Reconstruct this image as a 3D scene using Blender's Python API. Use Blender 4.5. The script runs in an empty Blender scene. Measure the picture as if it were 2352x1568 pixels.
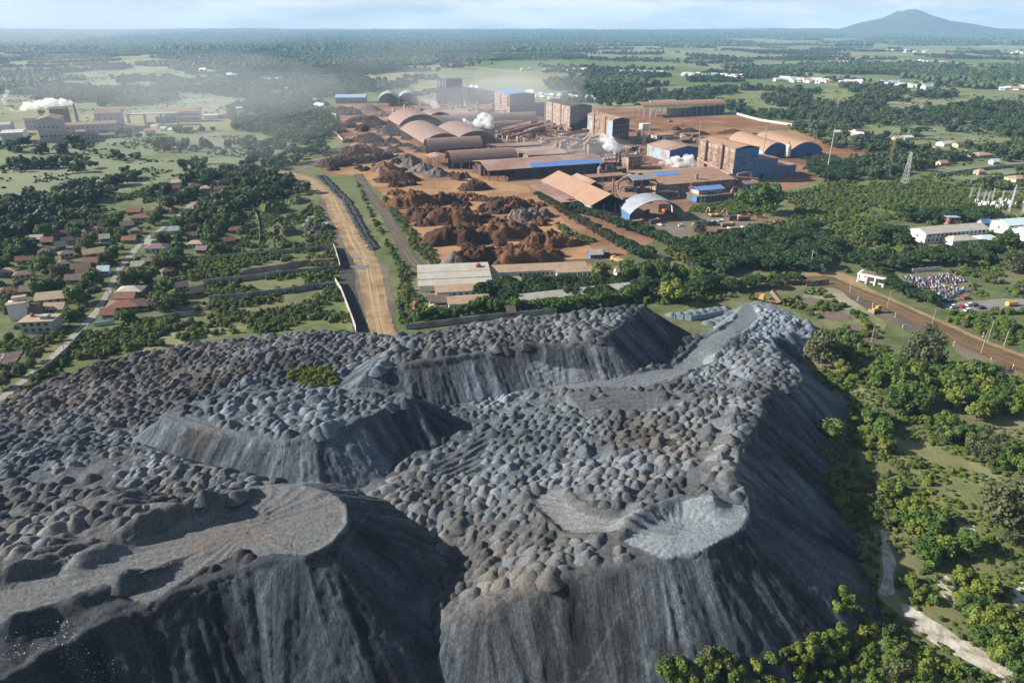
import bpy, bmesh, math, random
import numpy as np
from mathutils import Vector, Matrix
R = random.Random(7)
NR = np.random.RandomState(11)
rad = math.radians
SC = bpy.context.scene
COL = SC.collection
# ---------------------------------------------------------------- camera model (used to survey the ground from the photo)
CAM_H = 120.0
FOC = 1568.0
PITCH = math.atan((784 - 66) / FOC)
_s, _c = math.sin(PITCH), math.cos(PITCH)
def G(px, py, z=0.0):
    u = (px - 1176) / FOC; v = (py - 784) / FOC
    t = (CAM_H - z) / (_s + v * _c)
    return Vector((t * u, t * (_c - v * _s), z))
def Gxy(px, py, z=0.0):
    g = G(px, py, z); return (g.x, g.y)
def mk(ox, oy, k):
    return lambda x, y: (ox + x * k, oy + y * k)
C1 = mk(0, 0, .2754); C2 = mk(643, 91.9, .2754); C3 = mk(1194.4, 137.8, .2988); C4 = mk(1708.9, 0, .2754)
C5 = mk(0, 404.3, .3339); C6 = mk(551.3, 385.9, .2754); C7 = mk(1102.5, 385.9, .2754); C8 = mk(1708.9, 385.9, .2754)
S1 = mk(0, 735, .2754); S2 = mk(551.3, 679.9, .2754); S3 = mk(1102.5, 679.9, .2754); S4 = mk(1708.9, 679.9, .2754)
S5 = mk(0, 1102.5, .29706); S6 = mk(551.3, 1102.5, .29706); S7 = mk(1102.5, 1102.5, .29706); S8 = mk(1708.9, 1102.5, .29706)
def mapc(f, pts): return [f(*q) for q in pts]

# ---------------------------------------------------------------- noise in numpy
def _hash(ix, iy, seed):
    n = (ix.astype(np.int64) * 374761393 + iy.astype(np.int64) * 668265263 + seed * 982451653) & 0xffffffff
    n = ((n ^ (n >> 13)) * 1274126177) & 0xffffffff
    n = n ^ (n >> 16)
    return (n & 0xffff) / 65535.0
def vnoise(x, y, seed=0):
    x = np.asarray(x, float); y = np.asarray(y, float)
    ix = np.floor(x); iy = np.floor(y); fx = x - ix; fy = y - iy
    fx = fx * fx * (3 - 2 * fx); fy = fy * fy * (3 - 2 * fy)
    a = _hash(ix, iy, seed); b = _hash(ix + 1, iy, seed); c = _hash(ix, iy + 1, seed); d = _hash(ix + 1, iy + 1, seed)
    return (a + (b - a) * fx) * (1 - fy) + (c + (d - c) * fx) * fy
def fbm(x, y, seed=0, o=3):
    s = 0; a = .5
    for i in range(o):
        s = s + a * vnoise(x * 2 ** i, y * 2 ** i, seed + i * 17); a *= .5
    return s / (1 - .5 ** o)
def in_poly(x, y, poly):
    x = np.asarray(x, float); y = np.asarray(y, float)
    r = np.zeros(x.shape, bool); n = len(poly)
    for i in range(n):
        x0, y0 = poly[i][:2]; x1, y1 = poly[(i + 1) % n][:2]
        if y0 == y1: continue
        c = ((y0 > y) != (y1 > y)) & (x < (x1 - x0) * (y - y0) / (y1 - y0) + x0)
        r ^= c
    return r
def near_poly(x, y, poly, closed=True):
    """distance to the outline, nearest point and interpolated third value"""
    best = np.full(x.shape, 1e18); qx = np.zeros(x.shape); qy = np.zeros(x.shape); qz = np.zeros(x.shape)
    n = len(poly)
    for i in range(n if closed else n - 1):
        a = poly[i]; b = poly[(i + 1) % n]
        dx, dy = b[0] - a[0], b[1] - a[1]; L = dx * dx + dy * dy + 1e-9
        t = np.clip(((x - a[0]) * dx + (y - a[1]) * dy) / L, 0, 1)
        cx = a[0] + t * dx; cy = a[1] + t * dy
        d = (x - cx) ** 2 + (y - cy) ** 2
        m = d < best
        best = np.where(m, d, best); qx = np.where(m, cx, qx); qy = np.where(m, cy, qy)
        if len(a) > 2: qz = np.where(m, a[2] + t * (b[2] - a[2]), qz)
    return np.sqrt(best), qx, qy, qz
def smooth(x, a, b):
    t = np.clip((x - a) / (b - a), 0, 1); return t * t * (3 - 2 * t)

# ---------------------------------------------------------------- objects
def link(o): COL.objects.link(o); return o
def tag(o, label=None, cat=None, group=None, kind=None):
    if label: o['label'] = label
    if cat: o['category'] = cat
    if group: o['group'] = group
    if kind: o['kind'] = kind
    return o
def empty(name, loc=(0, 0, 0), rz=0.0):
    o = bpy.data.objects.new(name, None); link(o)
    o.empty_display_size = 1; o.location = loc; o.rotation_euler = (0, 0, rz)
    return o
def children(o): return list(o.children)
def copy_tree(o, parent=None):
    c = o.copy(); COL.objects.link(c)
    if parent is not None: c.parent = parent
    for ch in list(o.children): copy_tree(ch, c)
    return c
def mesh_np(name, V, F, mats=(), attrs=None, smoothed=False, mi=None):
    """V (n,3); F list/array of quads or of lists"""
    me = bpy.data.meshes.new(name)
    V = np.asarray(V, np.float32)
    if isinstance(F, np.ndarray):
        k = F.shape[1]; nf = len(F)
        me.vertices.add(len(V)); me.vertices.foreach_set('co', V.ravel())
        me.loops.add(nf * k); me.loops.foreach_set('vertex_index', F.astype(np.int32).ravel())
        me.polygons.add(nf)
        me.polygons.foreach_set('loop_start', np.arange(0, nf * k, k, dtype=np.int32))
        me.update(calc_edges=True)
    else:
        me.from_pydata([tuple(map(float, v)) for v in V], [], [list(f) for f in F]); me.update()
    for m in mats: me.materials.append(m)
    if mi is not None: me.polygons.foreach_set('material_index', np.asarray(mi, np.int32))
    if smoothed: me.polygons.foreach_set('use_smooth', np.ones(len(me.polygons), bool))
    for an, av in (attrs or {}).items():
        av = np.asarray(av, np.float32)
        if an == 'fan':
            at = me.attributes.new(an, 'FLOAT_VECTOR', 'POINT'); at.data.foreach_set('vector', av.ravel())
        elif av.ndim == 1:
            at = me.attributes.new(an, 'FLOAT', 'POINT'); at.data.foreach_set('value', av)
        else:
            at = me.attributes.new(an, 'FLOAT_COLOR', 'POINT')
            q = np.ones((len(av), 4), np.float32); q[:, :av.shape[1]] = av; at.data.foreach_set('color', q.ravel())
    return me
def obj(name, me, parent=None, loc=(0, 0, 0), rz=0.0):
    o = bpy.data.objects.new(name, me); link(o); o.location = loc; o.rotation_euler = (0, 0, rz)
    if parent is not None: o.parent = parent
    return o

class MB:
    """collects simple solids; build() links them as one mesh object"""
    def __init__(s): s.v = []; s.f = []
    def add(s, V, F):
        n = len(s.v); s.v += [tuple(q) for q in V]; s.f += [[i + n for i in f] for f in F]; return s
    def box(s, x0, y0, z0, x1, y1, z1):
        return s.add([(x0, y0, z0), (x1, y0, z0), (x1, y1, z0), (x0, y1, z0), (x0, y0, z1), (x1, y0, z1), (x1, y1, z1), (x0, y1, z1)],
                     [(3, 2, 1, 0), (4, 5, 6, 7), (0, 1, 5, 4), (1, 2, 6, 5), (2, 3, 7, 6), (3, 0, 4, 7)])
    def prism(s, prof, a0, a1, axis='x'):
        """extrude closed profile [(h, z)] from a0 to a1 along axis; h is the other horizontal axis"""
        n = len(prof)
        f = (lambda a, h, z: (a, h, z)) if axis == 'x' else (lambda a, h, z: (h, a, z))
        V = [f(a0, h, z) for h, z in prof] + [f(a1, h, z) for h, z in prof]
        F = [[i, (i + 1) % n, n + (i + 1) % n, n + i] for i in range(n)] + [list(range(n))[::-1], [n + i for i in range(n)]]
        if axis == 'x': F = [q[::-1] for q in F]
        return s.add(V, F)
    def tube(s, p, r, n=8, r2=None, caps=True):
        """tube along points p"""
        p = [Vector(q) for q in p]; V = []; F = []
        for i, q in enumerate(p):
            d = (p[min(i + 1, len(p) - 1)] - p[max(i - 1, 0)]).normalized()
            a = d.orthogonal().normalized() if abs(d.z) > .9 else Vector((-d.y, d.x, 0)).normalized()
            b = d.cross(a)
            rr = r if r2 is None else r + (r2 - r) * i / (len(p) - 1)
            for k in range(n):
                t = 2 * math.pi * k / n; V.append(q + a * math.cos(t) * rr + b * math.sin(t) * rr)
        for i in range(len(p) - 1):
            for k in range(n):
                F.append([i * n + k, i * n + (k + 1) % n, (i + 1) * n + (k + 1) % n, (i + 1) * n + k])
        if caps: F.append(list(range(n))[::-1]); F.append([(len(p) - 1) * n + k for k in range(n)])
        return s.add(V, F)
    def bar(s, a, b, w): return s.tube([a, b], w, 4)
    def lathe(s, prof, n=12, cx=0, cy=0):
        V = [(cx + r * math.cos(2 * math.pi * k / n), cy + r * math.sin(2 * math.pi * k / n), z) for r, z in prof for k in range(n)]
        m = len(prof); F = [[i * n + k, i * n + (k + 1) % n, (i + 1) * n + (k + 1) % n, (i + 1) * n + k] for i in range(m - 1) for k in range(n)]
        F += [list(range(n))[::-1], [(m - 1) * n + k for k in range(n)]]
        return s.add(V, F)
    def mesh(s, name, m, smoothed=False):
        me = bpy.data.meshes.new(name); me.from_pydata(s.v, [], s.f)
        for q in (m if isinstance(m, (list, tuple)) else [m]): me.materials.append(q)
        if smoothed:
            for p in me.polygons: p.use_smooth = True
        me.update(); return me
    def build(s, name, m, parent=None, loc=(0, 0, 0), rz=0.0, smoothed=False):
        return obj(name, s.mesh(name, m, smoothed), parent, loc, rz)

# ---------------------------------------------------------------- materials
_MC = {}
def new_mat(name):
    m = bpy.data.materials.new(name); m.use_nodes = True
    nt = m.node_tree; return m, nt, nt.nodes, nt.links, nt.nodes['Principled BSDF']
def node(nt, t, **kw):
    n = nt.nodes.new(t)
    for k, v in kw.items():
        if k.startswith('i_'):
            key = k[2:]; key = int(key) if key.isdigit() else key.replace('_', ' ')
            n.inputs[key].default_value = v
        else: setattr(n, k, v)
    return n
def rgba(c): return (c[0], c[1], c[2], 1.0)
def mixc(nt, fac, a, b, mode='MIX'):
    n = nt.nodes.new('ShaderNodeMix'); n.data_type = 'RGBA'; n.blend_type = mode
    def put(i, v):
        if hasattr(v, 'links') or hasattr(v, 'is_linked'): nt.links.new(v, n.inputs[i])
        elif isinstance(v, (int, float)): n.inputs[i].default_value = v
        else: n.inputs[i].default_value = rgba(v)
    put(0, fac); put(6, a); put(7, b)
    return n.outputs[2]
def ramp(nt, src, stops):
    n = nt.nodes.new('ShaderNodeValToRGB'); e = n.color_ramp.elements
    while len(e) < len(stops): e.new(.5)
    for q, (p, c) in zip(e, stops): q.position = p; q.color = rgba(c) if not isinstance(c, (int, float)) else (c, c, c, 1)
    nt.links.new(src, n.inputs[0]); return n.outputs[0]
def noise(nt, vec, scale, detail=3, rough=.55, stretch=None, dist=0):
    if stretch:
        mp = nt.nodes.new('ShaderNodeMapping'); mp.inputs['Scale'].default_value = stretch; nt.links.new(vec, mp.inputs[0]); vec = mp.outputs[0]
    n = node(nt, 'ShaderNodeTexNoise'); n.inputs['Scale'].default_value = scale; n.inputs['Detail'].default_value = detail
    n.inputs['Roughness'].default_value = rough; n.inputs['Distortion'].default_value = dist
    nt.links.new(vec, n.inputs['Vector']); return n.outputs[0]
def math_n(nt, op, a, b=None):
    n = nt.nodes.new('ShaderNodeMath'); n.operation = op
    for i, v in enumerate((a, b)):
        if v is None: continue
        if isinstance(v, (int, float)): n.inputs[i].default_value = v
        else: nt.links.new(v, n.inputs[i])
    return n.outputs[0]
def geo_pos(nt): return nt.nodes.new('ShaderNodeNewGeometry').outputs['Position']
def obj_co(nt): return nt.nodes.new('ShaderNodeTexCoord').outputs['Object']
def bump(nt, h, bs, strength=.5, dist=.3):
    b = nt.nodes.new('ShaderNodeBump'); b.inputs['Strength'].default_value = strength; b.inputs['Distance'].default_value = dist
    nt.links.new(h, b.inputs['Height']); nt.links.new(b.outputs[0], bs.inputs['Normal'])
def mat(name, c1, c2=None, scale=.3, rough=.8, bmp=0, rnd=.0, stretch=None, world=False, c3=None, s3=.05, metal=0, spec=.3, bscale=None, lo=.35, hi=.65):
    if name in _MC: return _MC[name]
    m, nt, N, L, bs = new_mat(name)
    co = geo_pos(nt) if world else obj_co(nt)
    col = None
    if c2 is not None:
        f = ramp(nt, noise(nt, co, scale, 5, .6, stretch), [(lo, 0.0), (hi, 1.0)])
        col = mixc(nt, f, c1, c2)
    if c3 is not None:
        f = ramp(nt, noise(nt, co, s3, 4, .6), [(.45, 0.0), (.62, 1.0)])
        col = mixc(nt, f, col if col is not None else c1, c3)
    if rnd:
        oi = nt.nodes.new('ShaderNodeObjectInfo')
        k = math_n(nt, 'MULTIPLY_ADD', oi.outputs['Random'], 2 * rnd); nt.nodes[-1].inputs[2].default_value = 1 - rnd
        col = mixc(nt, 1.0, col if col is not None else c1, k, 'MULTIPLY')
    if col is None: bs.inputs['Base Color'].default_value = rgba(c1)
    else: L.new(col, bs.inputs['Base Color'])
    bs.inputs['Roughness'].default_value = rough; bs.inputs['Metallic'].default_value = metal
    bs.inputs['Specular IOR Level'].default_value = spec
    if bmp: bump(nt, noise(nt, co, bscale or scale * 4, 4, .6), bs, bmp, .4)
    _MC[name] = m; return m

# ---------------------------------------------------------------- flat pieces of ground
_SZ = [0]
def sheet(name, pts, m, z=.05, jit=1.2, step=5.0, kind='structure', px=True, label=None, cat=None, group=None):
    _SZ[0] += 1; z = z + .0007 * _SZ[0]          # no two sheets lie in one plane
    P = [Gxy(*q) for q in pts] if px else list(pts)
    out = []
    for i in range(len(P)):
        a = Vector(P[i]); b = Vector(P[(i + 1) % len(P)]); L = (b - a).length; n = max(1, int(L / step))
        d = (b - a) / max(L, 1e-6); nn = Vector((-d.y, d.x))
        for k in range(n):
            q = a + (b - a) * (k / n)
            if k: q = q + nn * (float(fbm(np.array(q.x * .12), np.array(q.y * .12), 3, 2)) - .5) * 2 * jit + nn * R.uniform(-.2, .2) * jit
            out.append(q)
    bm = bmesh.new(); f = bm.faces.new([bm.verts.new((q.x, q.y, z)) for q in out])
    f.normal_update()
    if f.normal.z < 0: f.normal_flip()
    bmesh.ops.triangulate(bm, faces=[f])
    me = bpy.data.meshes.new(name); bm.to_mesh(me); bm.free(); me.materials.append(m)
    o = obj(name, me); tag(o, label, cat, group, kind); return o
def catmull(P, n=8):
    out = []
    for i in range(len(P) - 1):
        p0 = P[max(i - 1, 0)]; p1 = P[i]; p2 = P[i + 1]; p3 = P[min(i + 2, len(P) - 1)]
        for k in range(n):
            t = k / n
            out.append(tuple(.5 * (2 * b + (c - a) * t + (2 * a - 5 * b + 4 * c - d) * t * t + (3 * b - a - 3 * c + d) * t ** 3) for a, b, c, d in zip(p0, p1, p2, p3)))
    out.append(tuple(P[-1])); return out
def ribbon(name, pts, m, z=.08, px=True, jit=.5, kind='structure', nx=6, label=None, cat=None):
    """pts: (px, py, width_m)"""
    Q = [(*Gxy(p[0], p[1]), p[2]) for p in pts] if px else pts
    Q = catmull(Q, 10); V = []; UV = []; F = []; L = 0
    for i, q in enumerate(Q):
        a = Q[max(i - 1, 0)]; b = Q[min(i + 1, len(Q) - 1)]
        d = Vector((b[0] - a[0], b[1] - a[1])).normalized(); n = Vector((-d.y, d.x))
        if i: L += math.hypot(q[0] - Q[i - 1][0], q[1] - Q[i - 1][1])
        jl = R.uniform(-jit, jit); jr = R.uniform(-jit, jit)
        for k in range(nx + 1):
            t = k / nx - .5; off = t * q[2] + (jl if k == 0 else jr if k == nx else 0)
            V.append((q[0] + n.x * off, q[1] + n.y * off, z)); UV.append((t + .5, L))
    w = nx + 1
    for i in range(len(Q) - 1):
        for k in range(nx): F.append((i * w + k + 1, i * w + k, (i + 1) * w + k, (i + 1) * w + k + 1))
    me = mesh_np(name, V, np.array(F), [m])
    uv = me.uv_layers.new(name='UVMap'); li = np.zeros(len(me.loops), np.int32); me.loops.foreach_get('vertex_index', li)
    uv.data.foreach_set('uv', np.array(UV, np.float32)[li].ravel())
    o = obj(name, me); tag(o, label, cat, None, kind); return o
def road_mat(name, c1, c2, ctrack, tracks=(.3, .4, .62, .72), tw=.05, wet=0):
    m, nt, N, L, bs = new_mat(name)
    uv = nt.nodes.new('ShaderNodeUVMap').outputs[0]; pos = geo_pos(nt)
    sep = nt.nodes.new('ShaderNodeSeparateXYZ'); L.new(uv, sep.inputs[0])
    n1 = noise(nt, pos, .12, 5, .65); col = mixc(nt, ramp(nt, n1, [(.38, 0.), (.62, 1.)]), c1, c2)
    w = noise(nt, uv, 1.0, 2, .5, (0.001, .035, 1)); w2 = noise(nt, uv, 1., 4, .6, (14, .02, 1))
    u = math_n(nt, 'ADD', sep.outputs[0], math_n(nt, 'MULTIPLY', math_n(nt, 'SUBTRACT', w, .5), .25))
    for t in tracks:
        d = math_n(nt, 'ABSOLUTE', math_n(nt, 'SUBTRACT', u, t))
        f = math_n(nt, 'MULTIPLY', ramp(nt, d, [(tw * .3, .8), (tw, 0.)]), ramp(nt, w2, [(.35, .2), (.6, 1.)]))
        col = mixc(nt, f, col, ctrack)
    col = mixc(nt, ramp(nt, w2, [(.3, .45), (.6, 0.)]), col, tuple(q * .6 for q in c1))
    L.new(col, bs.inputs['Base Color']); bs.inputs['Roughness'].default_value = .85; bs.inputs['Specular IOR Level'].default_value = .25
    bump(nt, w2, bs, .5, .25)
    return m
EXPOSURE = 1.12
# ================================================================ ground, one sheet out to the horizon
def ground_mat():
    m, nt, N, L, bs = new_mat('open country')
    pos = geo_pos(nt)
    n1 = noise(nt, pos, .012, 5, .6); n2 = noise(nt, pos, .09, 5, .65); n3 = noise(nt, pos, .9, 3, .6); n4 = noise(nt, pos, .0025, 3, .55)
    grass = mixc(nt, ramp(nt, n2, [(.35, 0.), (.65, 1.)]), (.062, .088, .030), (.125, .140, .060))
    dry = mixc(nt, ramp(nt, n2, [(.35, 0.), (.65, 1.)]), (.135, .125, .065), (.19, .165, .10))
    near = mixc(nt, ramp(nt, n1, [(.48, 0.), (.66, 1.)]), grass, dry)
    # fields: stretched cells
    mp = nt.nodes.new('ShaderNodeMapping'); mp.inputs['Scale'].default_value = (.0042, .0022, 1); mp.inputs['Rotation'].default_value = (0, 0, .3); L.new(pos, mp.inputs[0])
    vo = nt.nodes.new('ShaderNodeTexVoronoi'); vo.inputs['Scale'].default_value = 1; vo.inputs['Randomness'].default_value = .8; L.new(mp.outputs[0], vo.inputs['Vector'])
    sp = nt.nodes.new('ShaderNodeSeparateColor'); L.new(vo.outputs['Color'], sp.inputs[0])
    fld = ramp(nt, sp.outputs[0], [(0., (.11, .15, .05)), (.25, (.18, .19, .085)), (.5, (.23, .215, .115)), (.7, (.10, .15, .042)), (.85, (.25, .225, .135)), (1., (.15, .18, .07))])
    fld = mixc(nt, 1.0, fld, ramp(nt, n1, [(.3, .75), (.7, 1.2)]), 'MULTIPLY')
    sy = nt.nodes.new('ShaderNodeSeparateXYZ'); L.new(pos, sy.inputs[0])
    far = ramp(nt, math_n(nt, 'DIVIDE', sy.outputs[1], 1000.0), [(.45, 0.), (.8, 1.)])
    col = mixc(nt, far, near, fld)
    col = mixc(nt, 1.0, col, ramp(nt, n3, [(.3, .8), (.7, 1.2)]), 'MULTIPLY')
    L.new(col, bs.inputs['Base Color']); bs.inputs['Roughness'].default_value = .95; bs.inputs['Specular IOR Level'].default_value = .1
    bump(nt, n3, bs, .4, .5)
    return m
M_GROUND = ground_mat()
def far_rise(x, y):
    r = np.hypot(x, y)
    return 78 * smooth(r, 5500, 14500) + smooth(r, 6000, 10000) * (fbm(x * .0004, y * .0004, 8, 3) - .5) * 46
yy = np.concatenate([np.linspace(-300, 600, 19), np.geomspace(660, 15500, 70)])
tt = np.linspace(-1, 1, 61)
GX_, GY_ = [], []
for q in yy:
    w = max(700, 1.15 * q + 300)
    GX_.append(tt * w); GY_.append(np.full(61, q))
gxx = np.concatenate(GX_); gyy = np.concatenate(GY_)
V = np.stack([gxx, gyy, far_rise(gxx, gyy)], 1)
ii = np.arange(len(V)).reshape(len(yy), 61)
F = np.stack([ii[:-1, :-1].ravel(), ii[:-1, 1:].ravel(), ii[1:, 1:].ravel(), ii[1:, :-1].ravel()], 1)
o = obj('ground', mesh_np('ground', V, F, [M_GROUND], None, True)); tag(o, kind='structure')
# ================================================================ slag heap
TAN = math.tan(rad(35.5))
def PZ(pts):  # (px, py, z) -> world (x, y, z)
    return [tuple(G(*q)) for q in pts]
HEAP = PZ([(-260, 1010, 9), (-60, 940, 9), (55, 897, 9), (140, 862, 8), (300, 815, 7.5), (470, 785, 7), (600, 768, 7), (740, 757, 8), (900, 768, 8),
    (1100, 762, 9), (1300, 745, 10), (1480, 735, 9), (1600, 772, 8), (1680, 738, 6), (1705, 700, 5), (1745, 690, 5), (1810, 712, 5), (1868, 748, 4), (1862, 775, 5),
    (1770, 775, 9), (1800, 818, 12), (1835, 850, 13), (1846, 874, 14), (1800, 893, 16), (1750, 912, 18), (1752, 945, 19.5), (1733, 985, 21), (1700, 1022, 22.5), (1688, 1085, 23.5),
    (1720, 1140, 22.5), (1724, 1176, 22), (1700, 1215, 22), (1620, 1262, 22), (1540, 1279, 22), (1400, 1302, 20.5), (1260, 1334, 18), (1180, 1368, 16), (1120, 1405, 14),
    (1040, 1412, 12), (968, 1378, 10), (972, 1342, 9.5), (1000, 1305, 9.5), (900, 1290, 10), (800, 1262, 20), (560, 1325, 22), (200, 1455, 22), (-260, 1660, 22)])
CTRL = PZ([(968, 1378, 10), (1100, 1400, 13.5), (1300, 1310, 19), (1400, 1280, 20.5), (1540, 1270, 22), (1720, 1170, 22), (1690, 1085, 22.5), (1730, 970, 20.5), (1750, 900, 17.5),
    (1400, 1150, 19.5), (1550, 1050, 19.5), (1250, 1200, 15.5), (1120, 1300, 13), (1200, 1050, 14.5), (1010, 1250, 10.5), (1060, 1180, 12), (900, 1140, 12.5), (1000, 1100, 12.5), (1010, 1310, 9.8),
    (600, 850, 12.5), (200, 900, 11), (100, 880, 9), (1400, 905, 14), (1600, 950, 17), (1700, 800, 12), (1640, 870, 14.5), (1760, 730, 6), (1850, 755, 5), (1840, 860, 15),
    (1240, 885, 13), (830, 770, 8), (600, 775, 8), (350, 830, 9), (0, 1000, 13), (0, 1120, 17), (300, 1060, 17.5), (450, 1020, 13), (560, 1060, 12), (680, 1110, 11), (800, 1120, 11), (900, 1105, 11.5), (620, 1085, 11.5), (1000, 1060, 12), (1000, 880, 12.5), (1150, 880, 12.5),
    (1560, 830, 10), (1700, 710, 5), (1120, 980, 13), (1100, 1040, 13), (1300, 990, 15), (1450, 880, 13.5), (-200, 1200, 20), (-200, 960, 11), (1000, 900, 13), (300, 960, 13)])
# raised platforms that stand on the heap: outline at its own height
PLAT = [
    PZ([(a, b, 24.5) for a, b in [(-260, 1690), (0, 1565), (110, 1495), (200, 1448), (330, 1392), (450, 1342), (545, 1305), (610, 1290), (700, 1278), (758, 1256), (798, 1205), (797, 1165), (762, 1131), (685, 1109),
        (600, 1113), (520, 1128), (430, 1160), (330, 1150), (250, 1120), (120, 1170), (-60, 1215), (-260, 1290)]]),
    PZ([(a, b, 21.5) for a, b in [(368, 958), (430, 972), (520, 990), (590, 1003), (655, 1012), (722, 1006), (775, 987), (840, 958), (900, 932), (952, 916), (930, 902), (860, 893), (760, 890), (640, 893), (520, 905), (420, 925)]]),
    PZ([(a, b, 22.5) for a, b in [(842, 852), (905, 840), (1000, 829), (1090, 813), (1160, 801), (1230, 791), (1310, 787), (1385, 778), (1428, 745), (1452, 722), (1482, 700), (1440, 703), (1300, 719), (1150, 732), (1040, 748), (950, 775), (870, 812)]]),
    PZ([(a, b, 18.) for a, b in [(-260, 1150), (-60, 1110), (60, 1098), (118, 1060), (220, 1035), (330, 1020), (400, 1050), (500, 1075), (600, 1100), (660, 1118), (600, 1125), (300, 1180), (-260, 1300)]]),
    PZ([(a, b, 15.5) for a, b in [(1300, 905), (1400, 893), (1560, 905), (1640, 935), (1625, 962), (1500, 965), (1340, 945)]]),
]
DISC_A = mapc(S6, [(-900, 900), (-420, 620), (-150, 400), (60, 160), (180, 40), (480, 35), (640, 90), (780, 160), (850, 290), (830, 380), (720, 480), (540, 590), (420, 575), (250, 565), (110, 600), (0, 560), (-300, 700), (-700, 950)])
ROAD_A = [(-200, 1430), (0, 1395), (200, 1320), (370, 1265), (480, 1225), (560, 1190)]
DISC_B = mapc(S7, [(1240, 310), (1380, 250), (1540, 190), (1800, 175), (2050, 200), (2090, 290), (2040, 370), (1850, 470), (1640, 580), (1440, 600), (1300, 540), (1100, 420)])
TRACK_B = mapc(S7, [(520, 20), (620, 150), (760, 270), (950, 330), (1200, 370), (1450, 400)])
ROAD_G = mapc(S3, [(2200, 90), (2230, 180), (2130, 280), (1950, 420), (1780, 560), (1600, 660), (1350, 720), (1050, 735), (760, 735), (480, 720)])
FLAT_G = mapc(S3, [(700, 800), (1000, 760), (1400, 790), (1700, 830), (1820, 900), (1700, 960), (1400, 950), (1250, 990), (1000, 960), (800, 930)])
TRACK_C = mapc(S2, [(1540, 1380), (1700, 1330), (1880, 1240), (2050, 1140), (2100, 1240), (1980, 1330), (2100, 1420), (1850, 1470), (1650, 1480)])
TRACK_D = mapc(S1, [(1100, 1010), (1280, 950), (1450, 960), (1650, 1010), (1900, 1090), (2250, 1210), (2330, 1330), (2000, 1290), (1750, 1180), (1500, 1120), (1250, 1040)])
FURROW = mapc(S5, [(820, 60), (1000, 0), (1150, 60), (1900, 30), (1990, 100), (1500, 180), (1000, 350), (700, 330)])
FURROW2 = mapc(S5, [(0, 800), (200, 640), (520, 440), (640, 500), (830, 520), (700, 600), (300, 760)])
GREENP = mapc(S2, [(380, 640), (560, 590), (700, 570), (800, 640), (820, 720), (680, 760), (520, 740), (420, 690)])

def top_height(x, y):
    w = 0; s = 0
    for c in CTRL:
        k = 1.0 / (((x - c[0]) ** 2 + (y - c[1]) ** 2) + 30.0) ** 1.6
        w = w + k; s = s + k * c[2]
    return s / w
def heap_fields(x, y):
    """height of the slag, the streak value on its slopes and how much of a slope it is"""
    ins = in_poly(x, y, HEAP)
    d, qx, qy, qz = near_poly(x, y, HEAP)
    T = top_height(x, y)
    T = np.where(ins, T + (qz - T) * np.exp(-(d / 7.0) ** 2), qz)
    do = np.where(ins, 0, d)
    def slope(do, d, qx, qy, z, seed):
        ux = (x - qx) / np.maximum(d, .3); uy = (y - qy) / np.maximum(d, .3)
        fx = qx + ux * 9; fy = qy + uy * 9
        fl = fbm(fx * .16, fy * .16, seed, 3) - .5; fl2 = fbm(fx * .5, fy * .5, seed + 5, 2) - .5
        fl3 = fbm(fx * 1.1, fy * 1.1, seed + 6, 2) - .5
        a = smooth(do, .0, 6)
        k = TAN * (1 + .10 * (fbm(fx * .06, fy * .06, seed + 9, 2) - .5) * 2)
        wx = (fbm(x * .11, y * .11, seed + 41, 2) - .5) * 5; wy = (fbm(x * .11 + 9, y * .11, seed + 42, 2) - .5) * 5
        fl = .55 * fl + .75 * (fbm((fx + wx) * .10, (fy + wy) * .10, seed + 12, 3) - .5); fl3 = fl3 + .9 * (fbm((qx + ux * do * .35 + wx * .4) * .8, (qy + uy * do * .35 + wy * .4) * .8, seed + 13, 3) - .5)
        h = z - k * do - .35 * np.minimum(do, 1.2) + a * (fl * 2.2 + fl2 * .45 + fl3 * .5) * (1 - .5 * smooth(do, 15, 35))
        return h, fl + .6 * fl2 + .35 * fl3, fx + wx * .3, fy + wy * .3, do
    h, st, fx, fy, fd = slope(do, d, qx, qy, T, 3)
    sl = smooth(do, .2, 1.5)
    for i, P in enumerate(PLAT):
        ins = in_poly(x, y, P); d, qx, qy, qz = near_poly(x, y, P); do = np.where(ins, 0, d)
        hh, s2, f1, f2, f3 = slope(do, d, qx, qy, P[0][2] + 0 * x, 23 + i * 7)
        m = hh > h
        h = np.where(m, hh, h); st = np.where(m, s2, st); fx = np.where(m, f1, fx); fy = np.where(m, f2, fy); fd = np.where(m, f3, fd); sl = np.where(m, smooth(do, .2, 1.5), sl)
    heap_fields.fan = np.stack([fx, fy, fd], 1); return h, st, sl
def pxz(poly, z): return [Gxy(a, b, z) for a, b in poly]
W_DISC_A = pxz(DISC_A, 24.5); W_ROAD_A = pxz(ROAD_A, 24.5); W_DISC_B = pxz(DISC_B, 22); W_TRACK_B = pxz(TRACK_B, 20)
W_ROAD_G = [Gxy(a, b, z) for (a, b), z in zip(ROAD_G, (5, 5.5, 7, 9, 10.5, 12, 13, 13, 13, 13))]
W_FLAT_G = pxz(FLAT_G, 15); W_TRACK_C = pxz(TRACK_C, 13); W_TRACK_D = pxz(TRACK_D, 13); W_FUR = pxz(FURROW, 20); W_FUR2 = pxz(FURROW2, 24); W_GREEN = pxz(GREENP, 12.5)

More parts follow.
